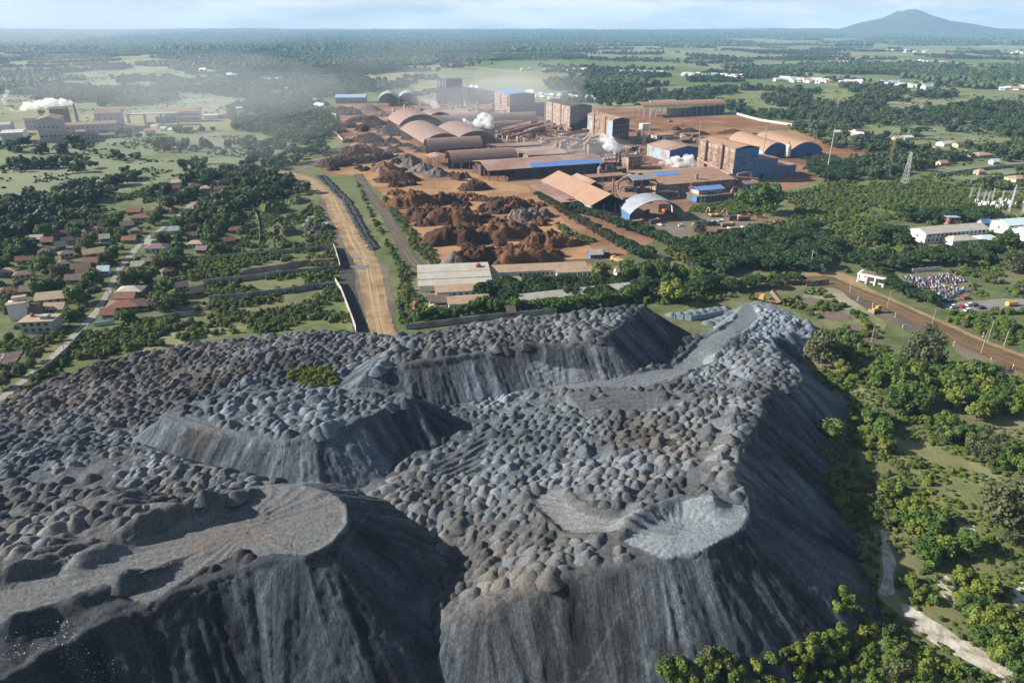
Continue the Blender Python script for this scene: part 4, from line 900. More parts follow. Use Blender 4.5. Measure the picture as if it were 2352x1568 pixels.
def build_stuff():
    # village trees one by one, then the woods behind them
    v = off_roads(clear(VILL_TREES, .3)); lb = 'dark village tree among the rust-roofed houses'
    n = 300 - N_BROAD[0]
    for x, y in v[:n]: broad(x, y, R.uniform(3.2, 5.6), lb, lb + 's', (P_BROAD, P_BROAD, P_OLIVE))
    w = [v[n:]]
    w.append(spread_pts([[(560, 330), (640, 300), (760, 290), (790, 330), (720, 370), (620, 395), (480, 430), (420, 480), (300, 470), (420, 420), (560, 385)]], 10, 301, .02, .38))
    w.append(spread_pts([mapc(C6, [(-300, 60), (250, 60), (560, 120), (620, 200), (300, 300), (100, 330), (-100, 420), (-300, 500)])], 9, 302, .03, .36))
    w.append(spread_pts([[(-150, 480), (120, 430), (330, 400), (420, 440), (300, 520), (100, 560), (-150, 600)]], 9, 303, .018, .56))
    w.append(spread_pts([[(-150, 330), (300, 300), (600, 300), (560, 380), (300, 430), (-150, 480)]], 12, 304, .02, .68))
    w.append(spread_pts([[(520, 250), (640, 235), (750, 240), (780, 300), (700, 340), (600, 310), (540, 300)]], 10, 305, .015, .40))
    w.append(spread_pts([[(-200, 160), (300, 150), (760, 165), (760, 240), (560, 262), (300, 262), (-200, 300)]], 13, 306, .006, .60))
    w.append(spread_pts([[(300, 180), (760, 150), (1010, 165), (1010, 190), (760, 225), (600, 235), (450, 215)]], 13, 316, .006, .45))
    # right: bands of trees across the plain
    w.append(spread_pts([[(1480, 215), (1700, 205), (2000, 200), (2500, 240), (2500, 300), (2200, 300), (2000, 290), (1900, 330), (1800, 295), (1660, 250), (1500, 235)]], 12, 307, .012, .50))
    w.append(spread_pts([[(1250, 190), (1450, 185), (1500, 240), (1400, 245), (1280, 235)]], 11, 317, .012, .40))
    w.append(spread_pts([[(1890, 330), (2100, 300), (2500, 300), (2500, 420), (2250, 440), (2100, 420), (2000, 390), (1900, 400)]], 11, 308, .015, .55))
    w.append(spread_pts([mapc(C4, [(900, 1380), (1200, 1300), (1800, 1240), (2000, 1290), (1500, 1400), (1300, 1470), (1000, 1500)])], 9, 318, .02, .42))
    w.append(spread_pts([[(1000, 112), (1500, 108), (2000, 112), (2500, 118), (2700, 200), (2000, 205), (1600, 185), (1250, 185), (1010, 165)]], 22, 309, .0045, .62))
    w.append(spread_pts([[(1300, 178), (1700, 165), (2100, 160), (2600, 168), (2600, 205), (2000, 190), (1600, 190)]], 13, 319, .006, .57))
    w.append(spread_pts([mapc(C4, [(1950, 1070), (2200, 1000), (2500, 990), (2500, 1160), (2200, 1150)])], 8, 320))
    p = off_roads(clear(np.concatenate(w), .5)); dist = np.hypot(p[:, 0], p[:, 1])
    scatter('woodland', p, NR.uniform(3.2, 6.6, len(p)) * np.where(dist > 1300, 1.25, 1.0), FARP, 'scattered woodland and tree belts across the plain', 'woodland')
    print('woodland', len(p))
    # bushes
    lbs = []
    SH = [(S8, [(640, 980), (780, 850), (940, 880), (1010, 1000), (850, 1060), (680, 1040)], 2.7, 1.9, 'bush crowding round the small black slag mound'),
          (S8, [(60, 1420), (300, 1330), (560, 1190), (700, 1180), (1000, 1120), (1250, 1200), (1330, 1330), (1200, 1400), (700, 1450), (300, 1480), (80, 1500)], 2.6, 1.8, 'bush on the bank at the foot of the front scree slope'),
          (S7, [(1400, 1430), (1560, 1370), (1900, 1330), (2020, 1450), (2060, 1600), (1500, 1640), (1390, 1540)], 2.4, 2.0, 'bright bush in the clump against the foot of the scree'),
          (S8, [(600, 0), (800, -60), (900, 100), (920, 300), (760, 330), (690, 200)], 2.5, 2.1, 'bush at the foot of the long shaded slope'),
          (S8, [(880, 100), (1080, 30), (1230, 60), (1180, 200), (1080, 380), (940, 380), (900, 250)], 2.5, 2.4, 'yellow-green bush along the top of the sandy path'),
          (S8, [(1170, 780), (1350, 760), (1420, 850), (1520, 1000), (1380, 970), (1230, 920)], 2.6, 1.8, 'bush in the clump between the path and the sand patch'),
          (S8, [(1740, 480), (1950, 450), (1990, 560), (1880, 580)], 2.4, 1.5, 'yellowish bush below the white sand patch'),
          (S4, [(1250, 1380), (1500, 1400), (1620, 1480), (1560, 1600), (1250, 1560), (1180, 1480)], 3.4, 1.7, 'small bush on the dry grass beside the sandy path'),
          (S4, [(540, 600), (760, 640), (980, 690), (860, 760), (790, 820), (640, 740)], 2.7, 2.2, 'bush along the shaded edge of the slag slope'),
          (C8, [(220, 1110), (440, 1080), (600, 1240), (700, 1250), (620, 1270), (420, 1180)], 3.0, 1.7, 'bush beside the brown ponds'),
          (C8, [(480, 1020), (640, 1000), (760, 1090), (620, 1080), (520, 1070)], 3.0, 1.5, 'bush on the bank between road and ponds'),
          (S8, [(-60, 1560), (300, 1490), (900, 1440), (1400, 1380), (1700, 1450), (2165, 1580), (2165, 1720), (-60, 1720)], 2.7, 1.6, 'low bush on the grassy bank beside the white track')]
    for f, pts, sp, r, lab in SH:
        for x, y in poisson(wpoly(mapc(f, pts)), sp, 400):
            x, y, z = onto(x, y); shrub(x, y, r, lab, lab + 'es', P_SHRUB[:3] + P_SHRUB[:3] + P_SHRUB[3:] + P_SHRUBO, z=z)
    print('shrubs', N_SHRUB[0])
    q = []
    for f, pts, sp, fr, th in [(C8, [(300, 250), (650, 140), (1000, 150), (1500, 100), (1880, 190), (1900, 350), (1500, 400), (1050, 330), (700, 480), (250, 560), (0, 560), (20, 480), (350, 440), (450, 330)], 3.6, .04, .2),
                         (C7, [(2010, 300), (2335, 200), (2335, 390), (2200, 380), (1900, 340), (1760, 330)], 3.4, .05, .25), (C7, [(1650, 610), (1850, 560), (2335, 520), (2335, 600), (1850, 650), (1700, 660)], 3.2, .05, .2),
                         (C7, [(640, 460), (760, 530), (980, 620), (880, 640), (720, 580), (650, 510)], 2.8, .05, .15), (C6, [(1170, 200), (1230, 260), (1400, 480), (1560, 640), (1690, 830), (1570, 840), (1420, 640), (1280, 440)], 2.9, .05, .2),
                         (C6, [(960, 80), (1010, 220), (1100, 420), (1190, 600), (1330, 850), (1300, 1330), (1390, 1330), (1560, 1180), (1440, 900), (1320, 760), (1190, 540), (1080, 330)], 3.0, .05, .22),
                         (C6, [(150, 300), (350, 260), (400, 420), (330, 560), (450, 640), (200, 700), (180, 450)], 3.3, .05, .35), (C6, [(-200, 480), (100, 520), (560, 640), (0, 720), (-300, 760)], 4.0, .05, .42),
                         (C6, [(-250, 1130), (200, 1100), (800, 1060), (860, 1110), (300, 1200), (-100, 1330), (-250, 1380)], 3.0, .07, .42), (C6, [(60, 1330), (330, 1170), (700, 1130), (500, 1290), (200, 1400)], 2.6, .06, .3),
                         (C5, [(600, 1100), (900, 1010), (1180, 1000), (1150, 1080), (980, 1180), (700, 1250), (480, 1260), (330, 1340), (500, 1180)], 2.6, .06, .3), (C5, [(-60, 1560), (130, 1460), (340, 1320), (430, 1330), (250, 1440), (60, 1560), (-60, 1620)], 2.4, .06, .25),
                         (C5, [(1180, 640), (1500, 560), (1926, 480), (1926, 560), (1500, 640), (1350, 720), (1250, 720)], 3.4, .05, .35), (C8, [(1700, 860), (1950, 820), (2335, 950), (2335, 1080), (1960, 1090), (1840, 960)], 3.6, .05, .42),
                         (C8, [(1680, 1290), (1850, 1220), (2100, 1260), (2335, 1350), (2335, 1500), (2100, 1450), (1850, 1330)], 3.2, .05, .35), (C8, [(1720, 1180), (2000, 1190), (2335, 1190), (2335, 1220), (1900, 1240), (1700, 1230)], 3.2, .05, .3),
                         (C8, [(700, 480), (1100, 420), (1250, 520), (1050, 640), (1000, 680), (740, 720), (720, 600)], 3.6, .05, .15), (C8, [(1750, 560), (2335, 640), (2335, 830), (2000, 800), (1800, 700)], 3.6, .05, .3), (C7, [(1500, 700), (1750, 620), (2100, 640), (2100, 900), (1900, 930), (1700, 820)], 3.6, .05, .25), (C8, [(0, 900), (400, 890), (500, 930), (300, 960), (0, 960)], 3.4, .05, .3),
                         (C8, [(470, 1050), (640, 1010), (760, 1090), (900, 1180), (1060, 1300), (1150, 1400), (980, 1420), (760, 1380), (600, 1290), (480, 1180)], 2.6, .08, .5),
                         (S4, [(720, 280), (860, 290), (1060, 420), (1200, 450), (1150, 560), (900, 560), (760, 420)], 3.0, .06, .3), (S4, [(890, 560), (1100, 560), (1080, 700), (900, 680)], 2.8, .06, .2), (S4, [(1100, 1020), (1700, 1060), (2100, 1150), (1900, 1200), (1550, 1080), (1280, 1080)], 3.0, .06, .45),
                         (S2, [(380, 640), (560, 590), (700, 570), (800, 640), (820, 720), (680, 760), (520, 740), (420, 690)], 2.0, None, 0), (C3, [(1600, 1090), (1730, 1060), (1800, 1160), (1700, 1200), (1450, 1180), (1300, 1170), (1330, 1130)], 3.4, .05, .25)]:
        pp = poisson(wpoly(mapc(f, pts)), sp, 500)
        if fr: pp = pp[fbm(pp[:, 0] * fr, pp[:, 1] * fr, 77, 3) > th]
        q.append(pp)
    for pl, sp, th in (([(-150, 540), (300, 440), (560, 390), (640, 400), (760, 500), (780, 640), (810, 750), (500, 770), (250, 820), (-150, 900)], 3.4, .51), ([(1330, 600), (1480, 640), (1700, 660), (1750, 690), (1500, 700), (1330, 690)], 3.6, .35), ([(1900, 400), (2450, 400), (2450, 640), (2200, 620), (2000, 560), (1850, 470)], 4.2, .48)):
        pp = poisson(wpoly(pl), sp, 531); q.append(pp[fbm(pp[:, 0] * .09, pp[:, 1] * .09, 78, 3) > th])
    q = off_roads(clear(np.concatenate(q), .5)); ins = (q[:, 0] > gx[0] + 1) & (q[:, 0] < gx[-1] - 1) & (q[:, 1] > gy[0] + 1) & (q[:, 1] < gy[-1] - 1)
    zz = np.where(ins, np.maximum(heap_z(q[:, 0], q[:, 1]), 0), 0); ok = (zz < .8) | in_poly(q[:, 0], q[:, 1], [tuple(p) for p in W_GREEN]) | in_poly(q[:, 0], q[:, 1], wpoly(GREENP))
    zz = np.where(in_poly(q[:, 0], q[:, 1], wpoly(GREENP)), 0, zz)
    q, zz = q[ok], zz[ok]
    ov = np.array(OVER).reshape(-1, 3); q = np.concatenate([q, ov[:, :2]]); zz = np.concatenate([zz, ov[:, 2]])
    scatter('undergrowth', q, NR.uniform(1.3, 2.9, len(q)), NEARB, 'green undergrowth and hedges filling the ground between roads and plots', 'undergrowth', zz)
    g = poisson(W_GREEN, 1.7, 3); scatter('weeds', g, NR.uniform(1.0, 1.8, len(g)), P_SHRUB[:3], 'patch of green weeds growing on the slag heap', 'weeds', heap_z(g[:, 0], g[:, 1]), NR.uniform(.7, 1.2, len(g)))
    # low tufts over the meadows
    t = np.concatenate([spread_pts([[(-150, 330), (640, 310), (560, 400), (300, 440), (100, 540), (-150, 560)]], 6, 601, .05, .60), spread_pts([[(-200, 165), (760, 165), (760, 250), (-200, 300)]], 12, 602, .02, .6),
                        spread_pts([mapc(C4, [(1100, 1000), (2335, 1000), (2335, 1568), (1500, 1500), (1200, 1350)])], 6, 603, .05, .58), spread_pts([mapc(C4, [(0, 780), (2335, 800), (2335, 1000), (1400, 900), (0, 860)])], 12, 604, .02, .58)])
    lo = spread_pts([mapc(S4, [(700, 300), (1200, 420), (1150, 760), (1200, 1050), (2335, 1100), (2335, 1568), (600, 1568), (640, 1200), (900, 1000), (780, 760)]), mapc(S8, [(600, 60), (2165, 60), (2250, 1600), (1400, 1568), (900, 1500), (700, 1100), (930, 800), (850, 480)])], 1.9, 611, .10, .33)
    lo = np.array([onto(*q) for q in lo]); lo = lo[lo[:, 2] < 4]
    for pl in (mapc(S8, [(1060, 360), (1130, 520), (1190, 640), (1160, 880), (1500, 1110), (2200, 1540), (2080, 1600), (1600, 1330), (1230, 1060), (1020, 860)]), mapc(S4, [(1250, 1180), (1550, 1240), (1850, 1370), (2100, 1480), (1700, 1420), (1300, 1300)])): lo = lo[~in_poly(lo[:, 0], lo[:, 1], wpoly(pl))]
    scatter('low_scrub', lo[:, :2], NR.uniform(.5, 1.5, len(lo)), P_SHRUB, 'low green scrub and weeds over the ground beside the slag heap', 'scrub', lo[:, 2], NR.uniform(.5, 1.1, len(lo)))
    t = off_roads(clear(t, 1)); scatter('meadow_bushes', t, NR.uniform(.9, 2.4, len(t)), BUSHP, 'low bushes dotted over the meadows', 'bushes')
    print('undergrowth', len(q), len(g), len(t))
    # unbroken forest towards the horizon: patches of canopy
    def patch(seed, size, n, rmin, rmax):
        rs = np.random.RandomState(seed); V = []; F = []; T = []; k = 0
        base = bmesh.new(); bmesh.ops.create_icosphere(base, subdivisions=1, radius=1); base.verts.ensure_lookup_table()
        bv = np.array([v.co for v in base.verts]); bf = np.array([[v.index for v in f.verts] for f in base.faces]); base.free()
        for i in range(n):
            r = rs.uniform(rmin, rmax); h = r * rs.uniform(.65, 1.05)
            v = bv * (1 + (rs.rand(len(bv), 1) - .5) * .6)
            V.append(v * np.array([r, r, h]) + np.array([rs.uniform(-size / 2, size / 2), rs.uniform(-size / 2, size / 2), h * .75 + rs.uniform(0, 3)])); F.append(bf + k); k += len(bv)
            T.append(np.full(len(bv), rs.rand()))
        return mesh_np('forest', np.concatenate(V), np.concatenate(F), [L_FAR], {'tint': np.concatenate(T)})
    PA = [patch(700 + i, 90, 95, 4, 7.5) for i in range(5)]; PB = [patch(720 + i, 240, 210, 8, 15) for i in range(4)]
    f1 = spread_pts([[(-300, 100), (300, 98), (800, 95), (1300, 92), (1330, 118), (1010, 122), (990, 150), (760, 152), (560, 165), (300, 150), (240, 142), (0, 148), (-300, 158)],
                     [(1000, 130), (1300, 126), (1340, 133), (1100, 140)], [(1600, 158), (2000, 150), (2400, 150), (2600, 165), (2300, 172), (1900, 170)], [(2100, 178), (2400, 172), (2600, 190), (2300, 205), (2150, 195)], [(1300, 186), (1450, 182), (1480, 200), (1330, 205)], [(0, 170), (130, 168), (160, 185), (60, 205), (-150, 200), (-150, 172)]], 74, 801, .0035, .40, .5)
    scatter('forest', f1, NR.uniform(.85, 1.15, len(f1)), PA, 'dense dark forest covering the plain beyond the fields', 'forest', far_rise(f1[:, 0], f1[:, 1]))
    fx = NR.uniform(-13000, 13000, 9000); fy = NR.uniform(4200, 14600, 9000); k = (np.abs(fx) < fy * .86) & ((fx < fy * .1) | (fy > 5600))
    fx, fy = fx[k], fy[k]; k = (fbm(fx * .0012, fy * .0008, 15, 3) > np.where(fy > 8500, .1, .42)) | (fx < 0); fx, fy = fx[k], fy[k]
    scatter('far_forest', np.stack([fx, fy], 1), NR.uniform(.9, 1.4, len(fx)), PB, 'forest fading into blue haze below the horizon', 'forest', far_rise(fx, fy) - 2, NR.uniform(.6, 1.1, len(fx)))
    print('forest', len(f1), len(fx))
def onto(x, y):
    """follow the sight line through the ground point (x, y) up to the surface that stands in front of it"""
    z = 0.0
    for i in range(14):
        k = (CAM_H - z) / CAM_H; q, w = x * k, y * k; s = 0.0
        if gx[0] < q < gx[-1] and gy[0] < w < gy[-1]: s = max(0.0, float(heap_z(np.array([q]), np.array([w]))[0]))
        z = .5 * z + .5 * max(s, float(bank_z(q, w)))
    k = (CAM_H - z) / CAM_H; return x * k, y * k, z
# a low earth bank in front of the toe of the slag, on which the bushes stand
BANK = [Gxy(*q) for q in mapc(S8, [(60, 1420), (350, 1300), (600, 1150), (760, 960), (900, 900), (1010, 1000), (1180, 1150), (1400, 1380), (1700, 1550), (1700, 1750), (-100, 1750)])]
def bank_z(x, y):
    x = np.asarray(x, float); y = np.asarray(y, float); d = near_poly(np.atleast_1d(x), np.atleast_1d(y), BANK)[0]; i = in_poly(np.atleast_1d(x), np.atleast_1d(y), BANK)
    r = np.where(i, 2.6 * smooth(d, 0, 7), 0) * (.7 + .6 * fbm(np.atleast_1d(x) * .15, np.atleast_1d(y) * .15, 9, 2))
    return r if r.size > 1 else float(r[0])
bx, by = np.meshgrid(np.arange(15, 112, 1.0), np.arange(68, 125, 1.0)); bz = bank_z(bx.ravel(), by.ravel()); bi = np.arange(bx.size).reshape(bx.shape)
kq = (np.maximum(np.maximum(bz[bi[:-1, :-1]], bz[bi[1:, :-1]]), np.maximum(bz[bi[:-1, 1:]], bz[bi[1:, 1:]])) > .02)
Fb = np.stack([bi[:-1, :-1][kq], bi[:-1, 1:][kq], bi[1:, 1:][kq], bi[1:, :-1][kq]], 1)
us = np.unique(Fb); rm = np.zeros(bx.size, int); rm[us] = np.arange(len(us))
o = obj('earth_bank', mesh_np('earth_bank', np.stack([bx.ravel(), by.ravel(), bz + .02], 1)[us], rm[Fb], [M_PLOT], None, True)); tag(o, kind='structure')
# mountain on the horizon
mx, my = np.meshgrid(np.linspace(-3400, 3400, 240), np.linspace(-1700, 1700, 120)); xx, yy_ = mx.ravel(), my.ravel()
prof = np.interp(xx, [-3400, -1700, -1150, -900, -735, -537, -250, -100, 0, 100, 215, 360, 690, 843, 1000, 1300, 1900, 2600, 3400], [0, 10, 30, 62, 102, 170, 226, 280, 314, 280, 232, 188, 150, 126, 98, 60, 20, 5, 0])
rg = fbm(xx * .0026, yy_ * .0026, 41, 5) - .5; rg2 = fbm(xx * .012, yy_ * .012, 43, 4) - .5
mz = prof * np.exp(-(yy_ / 800) ** 2) * (1 + rg * .5 * smooth(np.abs(yy_), 60, 500)) + rg * 16 * smooth(prof, 5, 80) + rg2 * 9 * smooth(prof, 5, 80) - 12
M_MT = mat('wooded mountain', (.030, .052, .026), (.075, .085, .045), .012, .95, .9, 0, None, True, bscale=.05)
mg = np.arange(xx.size).reshape(mx.shape); Fm = np.stack([mg[:-1, :-1].ravel(), mg[:-1, 1:].ravel(), mg[1:, 1:].ravel(), mg[1:, :-1].ravel()], 1)
MC = G(2085, 74); MY = 9600.0; MXX = (2085 - 1176) / FOC * (MY * _c)
o = obj('mountain', mesh_np('mountain', np.stack([xx, yy_, mz], 1), Fm, [M_MT], None, True), None, (5060, MY, float(far_rise(np.array(5560.), np.array(MY))))); tag(o, kind='structure'); o['kind'] = 'structure'
# ================================================================ the works
M_DUST = mat('dusty roof sheet', (.31, .18, .13), (.20, .115, .085), .12, .8, .15, .06, (1, 6, 1), False, (.33, .225, .175), .04)
M_DUST2 = mat('tan roof sheet', (.34, .215, .145), (.24, .145, .095), .15, .8, .1, .05, (1, 6, 1))
M_VAULT = mat('rusty vault sheet', (.25, .165, .13), (.195, .125, .10), .15, .75, .1, .05, (6, 1, 1))
M_GREYV = mat('grey vault sheet', (.30, .32, .34), (.24, .26, .28), .15, .5, .05, .04, None, False, None, .05, .1)
M_BLUER = mat('blue roof sheet', (.10, .19, .42), (.13, .23, .46), .3, .5, .05, .05)
M_BLUEL = mat('pale blue roof', (.22, .33, .44), (.27, .38, .48), .2, .5, .05, .05)
M_BLUEW = mat('blue cladding', (.045, .155, .34), (.060, .18, .37), .2, .55, .05, .04, (1, 1, .2), False, (.10, .14, .2), .08)
M_BLUED = mat('deep blue cladding', (.018, .075, .23), (.025, .09, .26), .2, .5, .05, .03)
M_PALEB = mat('faded blue cladding', (.22, .31, .38), (.27, .34, .38), .3, .65, .05, .05, (1, 1, .15), False, (.25, .19, .15), .12)
M_RUSTW = mat('rust-stained cladding', (.225, .15, .11), (.30, .22, .17), .35, .85, .1, .05, (1, 1, .12), False, (.13, .075, .055), .2)
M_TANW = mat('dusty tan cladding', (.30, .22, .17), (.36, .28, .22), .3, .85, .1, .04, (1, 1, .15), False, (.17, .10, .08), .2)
M_DARKW = mat('dark cladding', (.050, .045, .045), (.085, .068, .06), .2, .85, .1, .05, (1, 1, .2))
M_NAVY = mat('navy cladding', (.016, .028, .055), (.025, .04, .075), .2, .6, .05, .03)
M_STEEL = mat('rusty steel', (.20, .115, .08), (.28, .175, .125), .8, .75, .1, .05)
M_PIPE = mat('dusty pipe', (.31, .20, .145), (.24, .145, .10), .5, .7, .1, .05)
M_CONC = mat('concrete', (.30, .28, .25), (.38, .36, .33), .8, .85, .1, .05)
M_WHITE = mat('white wall', (.68, .67, .64), (.56, .54, .50), .5, .75, .05, .04)
M_DARK = mat('dark opening', (.018, .018, .02), None, .3, .6)
M_GLASS = mat('window glass', (.03, .035, .045), None, .3, .15, 0, 0, None, False, None, .05, 0, .5)
M_BLACK = mat('black heap', (.022, .022, .024), (.035, .034, .035), .2, .9, .4)
GANG = rad(20)
E1 = Vector((math.cos(GANG), math.sin(GANG))); E2 = Vector((-math.sin(GANG), math.cos(GANG)))
def foot(a, b=None, c=None, za=0, zb=None, zc=None, ang=GANG):
    e1 = Vector((math.cos(ang), math.sin(ang))); e2 = Vector((-e1.y, e1.x)); A = G(*a, za).to_2d()
    L = (G(*b, za if zb is None else zb).to_2d() - A).dot(e1) if b else 0; W_ = (G(*c, za if zc is None else zc).to_2d() - A).dot(e2) if c else 0
    return A, L, W_
def keep_clear(A, ang, x0, y0, x1, y1, step=6, r=5):
    c, s = math.cos(ang), math.sin(ang); x = x0
    while x <= x1 + .1:
        y = y0
        while y <= y1 + .1: HIDE.append((A[0] + x * c - y * s, A[1] + x * s + y * c, r)); y += step
        x += step
def site(name, label, cat, A, ang=GANG, group=None, box=None):
    e = empty(name, (A[0], A[1], 0), ang); tag(e, label, cat, group)
    if box: keep_clear(A, ang, *box)
    return e
def arc(y0, y1, ez, rise, n=14, th=.45):
    top = []
    for i in range(n + 1):
        t = i / n; top.append((y0 + (y1 - y0) * t, ez + rise * (1 - (2 * t - 1) ** 2) ** .85 if 0 < t < 1 else ez))
    return top
def vault(e, L, S, ez, rise, axis, rm, th=.5, over=.6):
    """curved roof over span S; axis is the direction of the ridge"""
    t = arc(0, S, ez, rise); prof = t + [(y, z - th) for y, z in t[::-1]]
    m = MB(); m.prism(prof, -over, L + over, axis); m.build('roof', rm, e, smoothed=False)
def vault_end(e, name, S, ez, rise, axis, at, m_, z0=0):
    t = arc(.3, S - .3, ez - .5, rise - .2); m = MB(); m.prism([(.3, z0)] + t + [(S - .3, z0)], at - .15, at + .15, axis); return m.build(name, m_, e)
def columns(e, pts, h, w=.35, mt=None):
    for x, y in pts: MB().box(x - w / 2, y - w / 2, 0, x + w / 2, y + w / 2, h).build('column', mt or M_STEEL, e)
def rowp(a, b, n): return [(a[0] + (b[0] - a[0]) * i / (n - 1), a[1] + (b[1] - a[1]) * i / (n - 1)) for i in range(n)]
def walls(e, L, W_, H, m_, name='wall'):
    return MB().box(0, 0, 0, L, W_, H).build(name, m_, e)
def wins(e, face, L, W_, rows, cols, z0, dz, w=1.5, h=1.9, u0=.1, u1=.9, m_=None, skip=0, name='window'):
    for r in range(rows):
        for k in range(cols):
            if skip and R.random() < skip: continue
            u = u0 + (u1 - u0) * (k + .5) / cols; z = z0 + r * dz
            if face == 'left': b = MB().box(-.12, W_ * u - w / 2, z, .1, W_ * u + w / 2, z + h)
            elif face == 'front': b = MB().box(L * u - w / 2, -.12, z, L * u + w / 2, .1, z + h)
            else: b = MB().box(L - .1, W_ * u - w / 2, z, L + .12, W_ * u + w / 2, z + h)
            b.build(name, m_ or M_DARK, e)
def gable(e, L, W_, ez, rise, axis, rm, over=.8, th=.35, off=.5, name='roof'):
    """pitched roof; ridge along axis"""
    S = W_ if axis == 'x' else L; A_ = L if axis == 'x' else W_; k = S * off
    prof = [(-over, ez - rise * over / k), (k, ez + rise), (S + over, ez - rise * over / (S - k)), (S + over, ez - rise * over / (S - k) + th), (k, ez + rise + th), (-over, ez - rise * over / k + th)]
    return MB().prism(prof, -over, A_ + over, axis).build(name, rm, e)
def gable_wall(e, L, W_, ez, rise, axis, wm, off=.5, name='wall'):
    S = W_ if axis == 'x' else L; A_ = L if axis == 'x' else W_
    return MB().prism([(0, 0), (0, ez), (S * off, ez + rise - .02), (S, ez), (S, 0)][::-1], 0, A_, axis).build(name, wm, e)

# --- long shed with the blue strip
A, L, W_ = foot(C2(1740, 1090), C3(650, 790), C2(1610, 1010), 9)
e = site('long_shed', 'longest dusty flat-pitched shed with a blue strip along its roof', 'shed', A, box=(0, 0, L, W_))
gable(e, L, W_, 9, 4.5, 'x', M_DUST, 1, .4, .42)
k = W_ * .42; pr = [(-1.05, 9.05 - 4.5 / k + .40), (k * .45, 9 + 4.5 * .45 + .46), (k * .45, 9 + 4.5 * .45 + .56), (-1.05, 9.05 - 4.5 / k + .5)]
MB().prism(pr, L * .36, L * .985, 'x').build('blue_strip', M_BLUER, e)
MB().box(1, W_ * .5, 0, L - 1, W_ - .5, 9).build('rear_wall', M_DARKW, e); MB().box(L - .6, .6, 0, L - .2, W_ * .5 - .1, 9).build('end_wall', M_DARKW, e)
MB().box(L * .22, .8, 0, L - .8, 1.1, 7.6).build('front_wall', M_DARKW, e); columns(e, rowp((1, .3), (L - 1, .3), 16), 8.9, .5, M_DARKW); columns(e, rowp((.4, 2), (.4, W_ - 2), 5), 9.5, .5)
# --- open barrel sheds
def barrel(name, label, a, b, za, span, rise, axis, rm, ncol, W_=None, L=None, ends=(), ang=GANG, wall=None, group='barrel-roofed stockpile sheds'):
    if axis == 'x':
        A, L_, _ = foot(a, b, None, za, None, None, ang); L_ = L or L_; e = site(name, label, 'shed', A, ang, group, (0, 0, L_, span)); S = span
        vault(e, L_, S, za, rise, 'x', rm); columns(e, rowp((.5, .3), (L_ - .5, .3), ncol), za - .3, .4); columns(e, rowp((.5, S - .3), (L_ - .5, S - .3), ncol), za - .3, .4)
        MB().box(2, S - 1.2, 0, L_ - 2, S - .8, za - .6).build('rear_wall', wall or M_DARKW, e)
        if 'r' in ends: vault_end(e, 'end_wall', S, za, rise, 'x', L_ - .4, M_DARKW)
    else:
        A, _, L_ = foot(a, None, b, za, None, None, ang); L_ = L or L_; e = site(name, label, 'shed', A, ang, group, (0, 0, span, L_)); S = span
        vault(e, L_, S, za, rise, 'y', rm); columns(e, rowp((.3, .5), (.3, L_ - .5), ncol), za - .3, .4); columns(e, rowp((S - .3, .5), (S - .3, L_ - .5), ncol), za - .3, .4)
        MB().box(S - 1.4, 2, 0, S - .9, L_ - 2, za - .6).build('rear_wall', wall or M_DARKW, e)
        if 'b' in ends: vault_end(e, 'end_wall', S, za, rise, 'y', L_ - .4, M_DARKW)
    return e
barrel('barrel_shed', 'short barrel-roofed shed just behind the longest shed', C2(1440, 1022), C2(1980, 988), 10, 25, 8.5, 'x', M_VAULT, 9, ends='r')
barrel('barrel_shed', 'barrel-roofed shed at the near end of the wide vaulted canopy', C2(1245, 912), C2(1680, 882), 9, 24, 9, 'x', M_VAULT, 8, ends='r')
barrel('barrel_shed', 'wide vaulted canopy with a long row of columns facing the ore yard', C2(1195, 860), C2(940, 745), 10, 44, 9, 'y', M_VAULT, 24, ends='b')
barrel('barrel_shed', 'vaulted canopy beside the wide one, behind two barrel sheds', C2(1475, 828), C2(1200, 745), 10, 46, 8, 'y', M_VAULT, 12, ends='b')
barrel('barrel_shed', 'vaulted canopy at the far end of the ore yard', C2(990, 712), C2(865, 655), 10, 56, 12, 'y', M_VAULT, 14, ends='b')
barrel('barrel_shed', 'low vaulted canopy behind the far canopy', C2(1215, 672), C2(1120, 640), 9, 40, 10, 'y', M_VAULT, 8, ends='b')
barrel('barrel_shed', 'longest barrel roof, running across the middle of the works', C2(1165, 722), C2(2120, 668), 7, 26, 11, 'x', M_VAULT, 18, ends='r')
barrel('barrel_shed', 'shorter barrel roof in front of the longest one', C2(1500, 755), C2(2005, 718), 6, 18, 8, 'x', M_VAULT, 10, ends='r')
A, L, W_ = foot(C2(1262, 985), C2(1385, 975), C2(1240, 935), 8)
e = site('lean_to', 'low lean-to roof on columns attached to the short barrel shed', 'shed', A, box=(0, 0, 18, 20)); gable(e, 17, 20, 8, 1.5, 'y', M_DUST); columns(e, rowp((.3, .3), (.3, 19.5), 8), 8, .35); columns(e, rowp((.3, .3), (16.7, .3), 6), 8, .35)
